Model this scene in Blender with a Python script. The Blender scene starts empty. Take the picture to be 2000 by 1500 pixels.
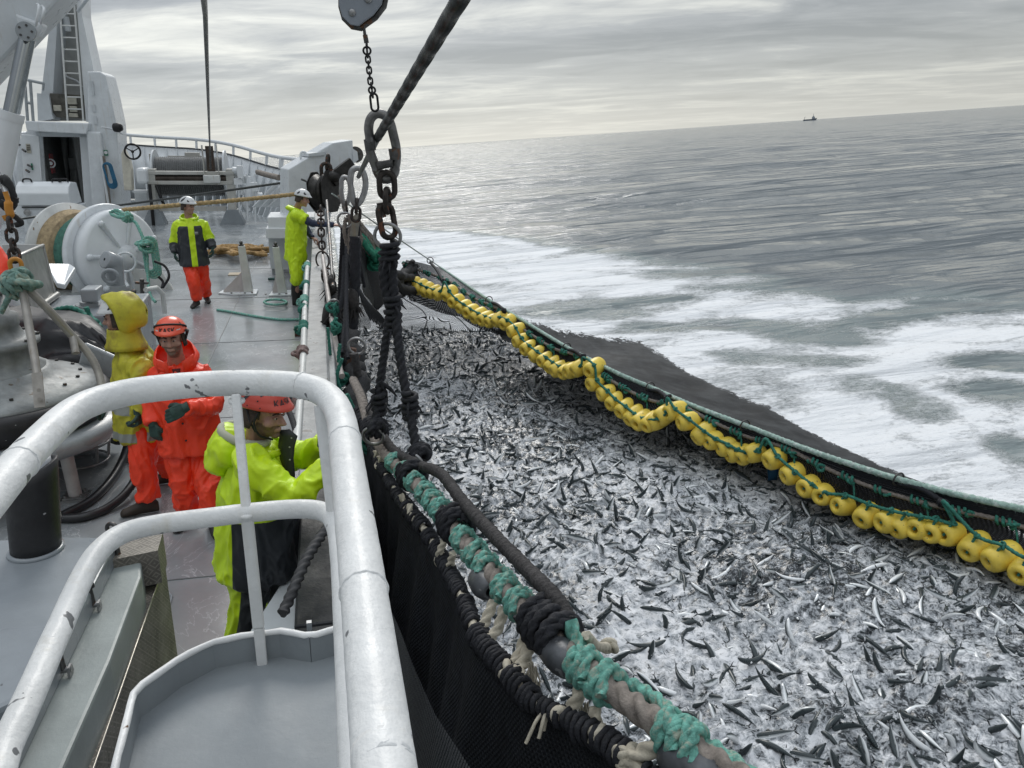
import bpy, bmesh, math, random
from mathutils import Vector as V, Matrix, Quaternion, noise as mnoise

sc = bpy.context.scene
COL = sc.collection
rad = math.radians

# ---------------------------------------------------------------- camera
FPX, CX, CY = 1503.0, 1000.0, 750.0          # focal length and centre in 2000 x 1500 pixels
def cray(px, py):
    return V(((px - CX) / FPX, (CY - py) / FPX, -1.0)).normalized()
_up = cray(2000, 205).cross(cray(545, 304)).normalized()
if _up.y < 0: _up = -_up
_F = cray(622, 256)
_SZ = cray(1622, 274).cross(_F).normalized()
if _SZ.y < 0: _SZ = -_SZ
_SX = _F.cross(_SZ)
_Y = (_F - _up * _F.dot(_up)).normalized()
_X = _Y.cross(_up)
WM = Matrix((_X, _Y, _up))                    # camera axes -> world axes (z is true up, the sea is z = 0)
CAMZ, HS = 4.8, 3.0                           # eye above the sea, eye above the deck
RS = Matrix((WM @ _SX, WM @ _F, WM @ _SZ)).transposed()   # ship axes -> world (the ship heels to the net)
CAMP = V((0, 0, CAMZ))
MW = Matrix.Identity(4)
MS = Matrix.Translation(CAMP) @ RS.to_4x4() @ Matrix.Translation((0, 0, -HS))

cam = bpy.data.cameras.new("camera")
cam.sensor_width = 36.0
cam.lens = 36.0 * FPX / 2000.0
cam.clip_start, cam.clip_end = 0.05, 60000
camo = bpy.data.objects.new("camera", cam)
camo.matrix_world = Matrix.Translation(CAMP) @ WM.to_4x4()
COL.objects.link(camo)
sc.camera = camo

# ---------------------------------------------------------------- sky, sun, exposure
SUN_EL, SUN_AZ = rad(38), rad(8)              # azimuth from +Y towards +X
w = bpy.data.worlds.new("World"); sc.world = w; w.use_nodes = True
nt = w.node_tree; nt.nodes.clear()
def wn(t, **k):
    n = nt.nodes.new(t)
    for a, b in k.items(): setattr(n, a, b)
    return n
def wl(a, b): nt.links.new(a, b)
def wmath(op, a, b=None, c=None, clamp=False):
    n = wn("ShaderNodeMath", operation=op); n.use_clamp = clamp
    for i, x in enumerate((a, b, c)):
        if x is None: continue
        if isinstance(x, (int, float)): n.inputs[i].default_value = x
        else: wl(x, n.inputs[i])
    return n.outputs[0]
tc = wn("ShaderNodeTexCoord")
sp = wn("ShaderNodeSeparateXYZ"); wl(tc.outputs["Generated"], sp.inputs[0])
zc = wmath('MAXIMUM', sp.outputs[2], 0.0)
den = wmath('ADD', zc, 0.055)
cmb = wn("ShaderNodeCombineXYZ")
wl(wmath('DIVIDE', sp.outputs[0], den), cmb.inputs[0]); wl(wmath('DIVIDE', sp.outputs[1], den), cmb.inputs[1])
def wnoise(scale, detail, rough, dist, off):
    mp = wn("ShaderNodeMapping"); wl(cmb.outputs[0], mp.inputs[0])
    mp.inputs["Location"].default_value = off; mp.inputs["Scale"].default_value = (0.66, 1.0, 1.0)
    n = wn("ShaderNodeTexNoise"); wl(mp.outputs[0], n.inputs["Vector"])
    n.inputs["Scale"].default_value = scale; n.inputs["Detail"].default_value = detail
    n.inputs["Roughness"].default_value = rough; n.inputs["Distortion"].default_value = dist
    return n.outputs[0]
n1 = wnoise(0.46, 8, 0.57, 0.9, (3.1, 1.7, 0)); n2 = wnoise(1.5, 7, 0.60, 0.8, (8.2, 4.4, 0))
cl = wmath('ADD', wmath('MULTIPLY', n1, 0.68), wmath('MULTIPLY', n2, 0.32))
rmp = wn("ShaderNodeValToRGB"); wl(cl, rmp.inputs[0])
e = rmp.color_ramp.elements
e[0].position = 0.38; e[0].color = (0.215, 0.24, 0.275, 1)
e[1].position = 0.66; e[1].color = (0.86, 0.87, 0.82, 1)
k = e.new(0.51); k.color = (0.375, 0.40, 0.43, 1)
# pale band above the horizon, brighter towards the hidden sun; brighter again high overhead
hz = wmath('POWER', wmath('SUBTRACT', 1.0, zc), 11.0)
mixh = wn("ShaderNodeMix", data_type='RGBA'); wl(wmath('MULTIPLY', hz, 0.80), mixh.inputs[0])
wl(rmp.outputs[0], mixh.inputs[6]); mixh.inputs[7].default_value = (0.77, 0.785, 0.735, 1)
sdir = V((math.sin(SUN_AZ) * math.cos(SUN_EL), math.cos(SUN_AZ) * math.cos(SUN_EL), math.sin(SUN_EL)))
azd = V((math.sin(SUN_AZ - .2), math.cos(SUN_AZ - .2), 0.2)).normalized()
dt = wn("ShaderNodeVectorMath", operation='DOT_PRODUCT'); wl(tc.outputs["Generated"], dt.inputs[0]); dt.inputs[1].default_value = azd
glow = wmath('POWER', wmath('MAXIMUM', dt.outputs[1], 0.0), 5.0)
gain = wmath('ADD', wmath('MULTIPLY', glow, 0.28), wmath('ADD', 0.75, wmath('MULTIPLY', wmath('POWER', zc, 3.2), 2.9)))
sky = wn("ShaderNodeTexSky", sky_type='NISHITA'); sky.sun_disc = False
sky.sun_elevation = SUN_EL; sky.sun_rotation = SUN_AZ
gm = wn("ShaderNodeVectorMath", operation='SCALE'); wl(mixh.outputs[2], gm.inputs[0]); wl(wmath('MULTIPLY', gain, 9.6), gm.inputs[3])
mx = wn("ShaderNodeMix", data_type='RGBA'); mx.inputs[0].default_value = 0.94
wl(sky.outputs[0], mx.inputs[6]); wl(gm.outputs[0], mx.inputs[7])
bg = wn("ShaderNodeBackground"); bg.inputs[1].default_value = 0.1; wl(mx.outputs[2], bg.inputs[0])
wo = wn("ShaderNodeOutputWorld"); wl(bg.outputs[0], wo.inputs[0])

sl = bpy.data.lights.new("sun", 'SUN'); sl.energy = 1.3; sl.angle = rad(22); sl.color = (1.0, 0.97, 0.92)
so = bpy.data.objects.new("sun", sl); COL.objects.link(so)
so.rotation_euler = (-sdir).to_track_quat('-Z', 'Y').to_euler()
vs = sc.view_settings
vs.view_transform = 'Standard'; vs.look = 'None'; vs.exposure = 0.2; vs.gamma = 1.0
try: vs.use_curve_mapping = False
except Exception: pass
sc.render.engine = 'CYCLES'
sc.cycles.max_bounces = 6; sc.cycles.transparent_max_bounces = 24; sc.cycles.caustics_reflective = False
sc.cycles.use_denoising = True

# ---------------------------------------------------------------- placing by eye: pixel rays to ship or sea coordinates
def sray(px, py): return RS.transposed() @ (WM @ cray(px, py))
def dk(px, py, h=0.0):                          # ship point at height h above the deck
    r = sray(px, py); t = (h - HS) / r.z
    return V((r.x * t, r.y * t, h))
def at(px, py, y):                              # ship point at distance y ahead
    r = sray(px, py); t = y / r.y
    return V((r.x * t, y, HS + r.z * t))
def sea(px, py, z=0.0):                         # world point at height z
    r = WM @ cray(px, py); t = (z - CAMZ) / r.z
    return V((r.x * t, r.y * t, z))
def s2w(p): return MS @ V(p)
def w2s(p): return MS.inverted() @ V(p)
def atw(px, py, y): return s2w(at(px, py, y))
def proj(wp):                                   # world point -> 2000 x 1500 pixel
    c = WM.transposed() @ (V(wp) - CAMP)
    return (CX - FPX * c.x / c.z, CY + FPX * c.y / c.z)

# ---------------------------------------------------------------- materials
MATS = {}
def M(name, col, rough=.5, metal=0., var=.12, vscale=6., bump=0., bscale=60., chips=None, chipscale=9., chipth=.68,
      wet=0., spec=.5, streak=None, sheen=0., col2=None, th2=.55, coat=0.):
    if name in MATS: return MATS[name]
    m = bpy.data.materials.new(name); m.use_nodes = True; MATS[name] = m
    t = m.node_tree; b = t.nodes["Principled BSDF"]
    L = t.links.new
    tcn = t.nodes.new("ShaderNodeTexCoord")
    def nz(scale, detail=5, rough_=.6, vec=None, dist=0.):
        n = t.nodes.new("ShaderNodeTexNoise"); L(vec or tcn.outputs["Object"], n.inputs["Vector"])
        n.inputs["Scale"].default_value = scale; n.inputs["Detail"].default_value = detail
        n.inputs["Roughness"].default_value = rough_; n.inputs["Distortion"].default_value = dist
        return n.outputs[0]
    def ramp(x, a, c, lo=0., hi=1.):
        n = t.nodes.new("ShaderNodeMapRange"); n.inputs[1].default_value = a; n.inputs[2].default_value = c
        n.inputs[3].default_value = lo; n.inputs[4].default_value = hi; L(x, n.inputs[0]); return n.outputs[0]
    def mix(f, a, c):
        n = t.nodes.new("ShaderNodeMix"); n.data_type = 'RGBA'; L(f, n.inputs[0])
        for s, x in ((6, a), (7, c)):
            if isinstance(x, tuple): n.inputs[s].default_value = (*x[:3], 1)
            else: L(x, n.inputs[s])
        return n.outputs[2]
    base = nz(vscale)
    dark = tuple(c * (1 - var * 1.6) for c in col); lite = tuple(min(1., c * (1 + var)) for c in col)
    c = mix(ramp(base, .3, .7), dark, lite)
    if col2:
        c = mix(ramp(nz(vscale * .7, 6, .65, dist=.4), th2 - .05, th2 + .07), c, col2)
    if streak:                                   # rust or water runs, stretched along the thing's own height
        mp = t.nodes.new("ShaderNodeMapping"); mp.inputs["Scale"].default_value = (14, 14, .9); L(tcn.outputs["Object"], mp.inputs[0])
        c = mix(ramp(nz(1.0, 4, .6, mp.outputs[0]), .60, .78, 0, .75), c, streak)
    if chips:
        cn = nz(chipscale, 3, .5); cf = ramp(cn, chipth, chipth + .012)
        c = mix(cf, c, chips)
    L(c, b.inputs["Base Color"])
    b.inputs["Metallic"].default_value = metal
    b.inputs["Specular IOR Level"].default_value = spec
    if coat: b.inputs["Coat Weight"].default_value = coat; b.inputs["Coat Roughness"].default_value = .12
    if sheen: b.inputs["Sheen Weight"].default_value = sheen
    if wet:
        L(ramp(nz(vscale * .35, 4, .6, dist=.6), .38, .62, max(.05, rough - wet), rough), b.inputs["Roughness"])
    else:
        L(ramp(nz(vscale * 2.3), .3, .7, max(.03, rough - .08), min(1, rough + .08)), b.inputs["Roughness"])
    if bump:
        bn = t.nodes.new("ShaderNodeBump"); bn.inputs["Strength"].default_value = bump; bn.inputs["Distance"].default_value = .01
        L(nz(bscale, 4), bn.inputs["Height"]); L(bn.outputs[0], b.inputs["Normal"])
    return m

# ---------------------------------------------------------------- mesh builder
def frame_of(d, hint=None):
    d = V(d).normalized(); h = V(hint) if hint is not None else (V((0, 0, 1)) if abs(d.z) < .9 else V((0, 1, 0)))
    a = h.cross(d)
    if a.length < 1e-5: a = V((1, 0, 0)).cross(d)
    a.normalize(); return a, d.cross(a).normalized(), d
class B:
    """collects shapes in ship (default) or world coordinates"""
    def __init__(s, fr=None): s.v = []; s.f = []; s.sm = []; s.mi = []; s.uv = {}; s.fr = MS if fr is None else fr; s.m = 0
    def add(s, vs, fs, smooth=False, uvs=None):
        o = len(s.v); s.v += [V(x) for x in vs]
        for k, f in enumerate(fs):
            if uvs is not None: s.uv[len(s.f)] = [uvs[i] for i in f]
            s.f.append([i + o for i in f]); s.sm.append(smooth); s.mi.append(s.m)
        return s
    def box(s, c, size, rot=None, taper=1.):
        c = V(c); hx, hy, hz = [q / 2 for q in size]; vs = []
        for z in (-1, 1):
            k = taper if z > 0 else 1.
            for x, y in ((-1, -1), (1, -1), (1, 1), (-1, 1)):
                p = V((x * hx * k, y * hy * k, z * hz)); vs.append(c + (rot @ p if rot else p))
        return s.add(vs, [(3, 2, 1, 0), (4, 5, 6, 7), (0, 1, 5, 4), (1, 2, 6, 5), (2, 3, 7, 6), (3, 0, 4, 7)])
    def bb(s, lo, hi): lo, hi = V(lo), V(hi); return s.box((lo + hi) / 2, [abs(q) for q in (hi - lo)])
    def beam(s, p, q, wd, ht, up=None, wd2=None, ht2=None):
        p, q = V(p), V(q); a, b, d = frame_of(q - p, up); vs = []
        for c, w_, h_ in ((p, wd, ht), (q, wd2 or wd, ht2 or ht)):
            for x, y in ((-1, -1), (1, -1), (1, 1), (-1, 1)): vs.append(c + a * x * w_ / 2 + b * y * h_ / 2)
        return s.add(vs, [(3, 2, 1, 0), (4, 5, 6, 7), (0, 1, 5, 4), (1, 2, 6, 5), (2, 3, 7, 6), (3, 0, 4, 7)])
    def prism(s, poly, ext):
        n = len(poly); e = V(ext); vs = [V(p) for p in poly] + [V(p) + e for p in poly]
        return s.add(vs, [list(range(n))[::-1], list(range(n, 2 * n))] + [(i, (i + 1) % n, n + (i + 1) % n, n + i) for i in range(n)])
    def cyl(s, p, q, r, r2=None, n=20, caps=True):
        p, q = V(p), V(q); r2 = r if r2 is None else r2; a, b, d = frame_of(q - p)
        vs = []
        for c, rr in ((p, r), (q, r2)):
            for i in range(n):
                t = 2 * math.pi * i / n; vs.append(c + (a * math.cos(t) + b * math.sin(t)) * rr)
        s.add(vs, [(i, (i + 1) % n, n + (i + 1) % n, n + i) for i in range(n)], True)
        if caps: s.add(vs, [list(range(n))[::-1], list(range(n, 2 * n))])
        return s
    def lathe(s, o, axis, prof, n=32, hint=None, smooth=True):
        o = V(o); a, b, d = frame_of(axis, hint); vs = []; fs = []
        for (r, z) in prof:
            for i in range(n):
                t = 2 * math.pi * i / n; vs.append(o + d * z + (a * math.cos(t) + b * math.sin(t)) * max(r, 1e-4))
        for k in range(len(prof) - 1):
            for i in range(n): fs.append((k * n + i, k * n + (i + 1) % n, (k + 1) * n + (i + 1) % n, (k + 1) * n + i))
        return s.add(vs, fs, smooth)
    def sphere(s, c, r, n=16, rot=None):
        c = V(c); r = (r, r, r) if isinstance(r, (int, float)) else r; vs = []; fs = []; m = max(6, n // 2)
        for j in range(m + 1):
            ph = math.pi * j / m
            for i in range(n):
                t = 2 * math.pi * i / n
                p = V((math.sin(ph) * math.cos(t) * r[0], math.sin(ph) * math.sin(t) * r[1], math.cos(ph) * r[2]))
                vs.append(c + (rot @ p if rot else p))
        for j in range(m):
            for i in range(n): fs.append((j * n + i, (j + 1) * n + i, (j + 1) * n + (i + 1) % n, j * n + (i + 1) % n))
        return s.add(vs, fs, True)
    def tube(s, pts, r, n=10, closed=False, strands=0, pitch=0., depth=.16, caps=True, flat=1., jit=0., hint=None):
        P = [V(p) for p in pts]; N = len(P); R = r if isinstance(r, (list, tuple)) else [r] * N
        vs = []; fs = []; a = None; ph = 0.
        for i in range(N):
            d = (P[(i + 1) % N] - P[i - 1]) if closed else (P[min(i + 1, N - 1)] - P[max(i - 1, 0)])
            if d.length < 1e-9: d = V((0, 0, 1))
            d.normalize()
            if a is None: a = frame_of(d, hint)[0]
            else:
                a = a - d * a.dot(d)
                a = a.normalized() if a.length > 1e-6 else frame_of(d)[0]
            b = d.cross(a)
            if i and pitch: ph += 2 * math.pi * (P[i] - P[i - 1]).length / pitch
            for k in range(n):
                t = 2 * math.pi * k / n; rr = R[i]
                if strands: rr *= 1 - depth + depth * 1.6 * abs(math.cos((strands * (t - ph)) / 2))
                if jit: rr *= 1 + jit * random.uniform(-1, 1)
                vs.append(P[i] + (a * math.cos(t) + b * math.sin(t) * flat) * rr)
        for i in range(N if closed else N - 1):
            j = (i + 1) % N
            for k in range(n): fs.append((i * n + k, i * n + (k + 1) % n, j * n + (k + 1) % n, j * n + k))
        s.add(vs, fs, True)
        if caps and not closed: s.add(vs, [list(range(n))[::-1], list(range((N - 1) * n, N * n))])
        return s
    def loft(s, rings, smooth=True, caps=True):
        n = len(rings[0]); vs = [V(p) for r in rings for p in r]
        s.add(vs, [(i * n + k, i * n + (k + 1) % n, (i + 1) * n + (k + 1) % n, (i + 1) * n + k) for i in range(len(rings) - 1) for k in range(n)], smooth)
        if caps: s.add(vs, [list(range(n))[::-1], list(range((len(rings) - 1) * n, len(rings) * n))], smooth)
        return s
    def torus(s, c, axis, Rr, r, n=28, m=10, sq=1.):
        c = V(c); a, b, d = frame_of(axis)
        return s.tube([c + (a * math.cos(2 * math.pi * i / n) + b * math.sin(2 * math.pi * i / n) * sq) * Rr for i in range(n)], r, m, closed=True)
    def link(s, c, d, nrm, Ln, Wd, r, n=8):
        c, d = V(c), V(d).normalized(); a = V(nrm); a = (a - d * a.dot(d)).normalized(); pts = []; h = max(0, Ln / 2 - Wd / 2)
        for k in range(9): t = math.pi * k / 8; pts.append(c + d * (h + math.sin(t) * Wd / 2) + a * math.cos(t) * Wd / 2)
        for k in range(9): t = math.pi * k / 8; pts.append(c - d * (h + math.sin(t) * Wd / 2) - a * math.cos(t) * Wd / 2)
        return s.tube(pts, r, n, closed=True)
    def grid(s, P, uv=None, smooth=True, flip=False):
        n, m = len(P), len(P[0]); vs = [V(p) for row in P for p in row]; fs = []
        for i in range(n - 1):
            for j in range(m - 1):
                f = (i * m + j, i * m + j + 1, (i + 1) * m + j + 1, (i + 1) * m + j); fs.append(f[::-1] if flip else f)
        return s.add(vs, fs, smooth, [q for row in uv for q in row] if uv else None)
    def mesh(s, name, mats, inv):
        me = bpy.data.meshes.new(name)
        mm = inv @ s.fr
        me.from_pydata([mm @ p for p in s.v], [], s.f); me.update()
        for q in (mats if isinstance(mats, (list, tuple)) else [mats]): me.materials.append(q)
        me.polygons.foreach_set("use_smooth", s.sm); me.polygons.foreach_set("material_index", s.mi)
        if s.uv:
            ul = me.uv_layers.new(name="UVMap")
            for fi, q in s.uv.items():
                for k, li in enumerate(me.polygons[fi].loop_indices): ul.data[li].uv = q[k]
        return me
    def part(s, name, mats, parent, label=None, bevel=0., kind=None, solid=0., subsurf=0):
        inv = WMAT[parent.name].inverted()
        o = bpy.data.objects.new(name, s.mesh(name, mats, inv)); COL.objects.link(o); o.parent = parent
        WMAT[o.name] = WMAT[parent.name].copy()
        return _fin(o, label, None, None, kind, bevel, solid, subsurf)
    def thing(s, name, mats, label=None, cat=None, group=None, kind=None, bevel=0., origin=None, solid=0., subsurf=0):
        if origin is None:
            xs = [p.x for p in s.v]; ys = [p.y for p in s.v]; zs = [p.z for p in s.v]
            origin = V(((min(xs) + max(xs)) / 2, (min(ys) + max(ys)) / 2, min(zs)))
        mw = s.fr @ Matrix.Translation(origin)
        o = bpy.data.objects.new(name, s.mesh(name, mats, mw.inverted())); COL.objects.link(o); o.matrix_world = mw
        WMAT[o.name] = mw
        return _fin(o, label, cat, group, kind, bevel, solid, subsurf)
WMAT = {}
def _fin(o, label, cat, group, kind, bevel=0., solid=0., subsurf=0):
    if label: o["label"] = label
    if cat: o["category"] = cat
    if group: o["group"] = group
    if kind: o["kind"] = kind
    if solid:
        md = o.modifiers.new("solid", 'SOLIDIFY'); md.thickness = solid; md.offset = 0
    if bevel:
        md = o.modifiers.new("bevel", 'BEVEL'); md.width = bevel; md.segments = 2; md.limit_method = 'ANGLE'; md.angle_limit = rad(40)
        md.harden_normals = False
    if subsurf:
        md = o.modifiers.new("sub", 'SUBSURF'); md.levels = md.render_levels = subsurf
    return o
def thing(name, label, cat, origin, group=None, fr=None, rot=None):
    o = bpy.data.objects.new(name, None); COL.objects.link(o)
    mw = (MS if fr is None else fr) @ Matrix.Translation(V(origin))
    if rot is not None: mw = mw @ rot.to_4x4()
    o.matrix_world = mw; o.empty_display_size = .2; WMAT[o.name] = mw
    return _fin(o, label, cat, group, None)
def spline(pts, n=8):
    """Catmull-Rom through 3-D points"""
    P = [V(p) for p in pts]
    if len(P) < 3: return [P[0].lerp(P[-1], i / n) for i in range(n + 1)]
    out = []
    for i in range(len(P) - 1):
        p0, p1, p2, p3 = P[max(i - 1, 0)], P[i], P[i + 1], P[min(i + 2, len(P) - 1)]
        if i == 0: p0 = p1 * 2 - p2
        if i == len(P) - 2: p3 = p2 * 2 - p1
        for k in range(n):
            t = k / n
            out.append(((p1 * 2) + (p2 - p0) * t + (p0 * 2 - p1 * 5 + p2 * 4 - p3) * t * t + (p1 * 3 - p0 - p2 * 3 + p3) * t ** 3) * .5)
    return out + [P[-1]]
def even(pts, step):
    """points re-spaced along a polyline"""
    out = [pts[0].copy()]; acc = 0.
    for a, b in zip(pts, pts[1:]):
        L = (b - a).length; t = step - acc
        while t <= L: out.append(a.lerp(b, t / L)); t += step
        acc = (acc + L) % step
    if (out[-1] - pts[-1]).length > step * .3: out.append(pts[-1].copy())
    return out
def length(pts): return sum((b - a).length for a, b in zip(pts, pts[1:]))
def rope(b, pts, r, step=None, strands=3, pitch=None, n=12, jit=0.02, depth=.2, sm=8):
    pitch = pitch or r * 7.5; st = min(step or r, max(pitch / 13, .004)) if r > .009 else (step or r)
    p = even(spline(pts, sm) if len(pts) > 2 else [V(q) for q in pts], st)
    return b.tube(p, r, n, strands=strands, pitch=pitch, depth=depth, jit=jit)
def coil(b, pts, R, r, turns_per_m, n=7, start=0., jit=.12, seg=10):
    if n >= 8: n, seg = 18, 40
    """a small rope wound round a line"""
    P = even(pts, 1. / turns_per_m / seg); out = []; a = None
    for i, p in enumerate(P):
        d = (P[min(i + 1, len(P) - 1)] - P[max(i - 1, 0)])
        if d.length < 1e-8: continue
        d.normalize()
        if a is None: a = frame_of(d)[0]
        a = (a - d * a.dot(d)).normalized(); c = d.cross(a); t = start + 2 * math.pi * i / seg
        q = R * (1 + jit * 1.6 * mnoise.noise(V((i * 5. / seg, start * 3.1, R * 40)))); out.append(p + (a * math.cos(t) + c * math.sin(t)) * q)
    return b.tube(out, r, n, strands=3, pitch=r * (7 if n > 8 else 6), depth=.40 if n > 8 else .25) if len(out) > 2 else b
def knot(b, c, R, r, k=3, seed=0):
    """a lumpy knot: a few tilted turns of rope"""
    rng = random.Random(seed); fine = r > .0145
    for i in range(k):
        ax = V((rng.uniform(-1, 1), rng.uniform(-1, 1), rng.uniform(-1, 1))).normalized()
        b.torus(V(c) + V((rng.uniform(-1, 1), rng.uniform(-1, 1), rng.uniform(-1, 1))) * R * .35, ax, R * rng.uniform(.6, 1.), r, 14, 7) if not fine else _kt(b, V(c) + V((rng.uniform(-1, 1), rng.uniform(-1, 1), rng.uniform(-1, 1))) * R * .35, ax, R * rng.uniform(.6, 1.), r)
    return b
def _kt(b, c, ax, R, r):
    u, v, _ = frame_of(ax); b.tube([c + (u * math.cos(2 * math.pi * i / 40) + v * math.sin(2 * math.pi * i / 40) * .8) * R for i in range(40)], r, 18, closed=True, strands=3, pitch=2 * math.pi * R * .9 / max(1, round(2 * math.pi * R * .9 / (r * 7))), depth=.38)
def chain(b, pts, Ln, Wd, r, nrm=(0, 1, 0), n=7):
    P = even([V(p) for p in pts], Ln - 2.2 * r); k = 0
    for p, q in zip(P, P[1:]):
        d = q - p; a, c, _ = frame_of(d, nrm); b.link((p + q) / 2, d, a if k % 2 else c, Ln, Wd, r, n); k += 1
    return b
def rotz(a): return Matrix.Rotation(a, 3, 'Z')
# ================================================================ SEA
random.seed(4)
def lerp_tab(tab, x):
    if x <= tab[0][0]: return tab[0][1]
    for (a, b), (c, d) in zip(tab, tab[1:]):
        if x <= c: return b + (d - b) * (x - a) / (c - a)
    return tab[-1][1]
def sstep(a, b, x):
    t = max(0., min(1., (x - a) / (b - a))); return t * t * (3 - 2 * t)

WDIR = V((math.sin(rad(24)), math.cos(rad(24)), 0)); WPER = V((WDIR.y, -WDIR.x, 0))
def swell(x, y, d):
    p = V((x, y, 0)); a = p.dot(WDIR); b = p.dot(WPER); z = 0.
    z += .30 * math.sin(a / 5.1 + 1.6 * mnoise.noise(V((a * .012, b * .02, 3.)))) * (.55 + .45 * mnoise.noise(V((a * .02, b * .013, 9.))))
    z += .20 * mnoise.noise(V((a * .22, b * .06, 1.))) + .11 * mnoise.noise(V((a * .5, b * .16, 5.)))
    if d < 60: z += .05 * mnoise.noise(V((a * 1.3, b * .6, 7.)))
    return z
# where the wash from the thruster lies: the outer limit of the white water, as points on the sea
FOAM_OUT = [sea(*q) for q in ((690, 436), (770, 442), (900, 452), (1040, 468), (1160, 488), (1290, 508), (1420, 522), (1540, 556), (1660, 588), (1760, 572), (1880, 574), (2010, 585), (2300, 610), (2900, 700))]
HOLES = [(sea(1265, 583), 4.0, 1.0, .75), (sea(1130, 607), 4.6, 2.4, .8), (sea(1385, 533), 5.0, 1.6, 1.), (sea(1270, 640), 2.4, 1.2, .6), (sea(1460, 635), 3.2, 1.6, .9), (sea(1385, 633), 1.3, .5, .9), (sea(1590, 655), 3.2, 1.3, .8),
         (sea(1690, 630), 2.2, .8, .9), (sea(1480, 690), 2.2, 1.2, .7), (sea(1960, 705), 2.4, 1.3, 1.), (sea(1940, 765), 1.8, .9, .8), (sea(1760, 612), 2.4, .6, .9), (sea(1860, 592), 3., .35, 1.),
         (sea(1990, 880), 1.1, .8, .8), (sea(1800, 800), 1.2, .7, .55), (sea(1700, 760), 1.5, .7, .6), (sea(980, 560), 3.5, 1.0, .3), (sea(1480, 560), 4.6, 1.2, .8), (sea(1620, 700), 1.6, .5, .6)]
FOAM_AZ = sorted((math.atan2(q.x, q.y), math.hypot(q.x, q.y)) for q in FOAM_OUT)
def foam_at(p):
    x, y = p.x, p.y
    if x < .05: return 0.
    az = math.atan2(x, y); r = math.hypot(x, y)
    rb = lerp_tab(FOAM_AZ, az); best = (rb - r) * .8 + 1.6; inside = 1.
    # the near side of the line is the ship's side
    f = sstep(-1.2, 4.0, best * inside + 1.2 * mnoise.noise(V((x * .35, y * .2, 2.))))
    for c, ra, rb, k in HOLES:
        ra *= .5; rb = max(.75, rb * .6)
        u = (x - c.x) * WPER.x + (y - c.y) * WPER.y; v = (x - c.x) * WDIR.x + (y - c.y) * WDIR.y
        u += 1.2 * ra * .5 * mnoise.noise(V((x * .5, y * .5, 4.))); v += rb * .7 * mnoise.noise(V((x * .6, y * .6, 8.)))
        f -= k * .50 * sstep(1.35, .35, math.hypot(u / ra, v / rb))
    return max(0., min(1., f))

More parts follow.
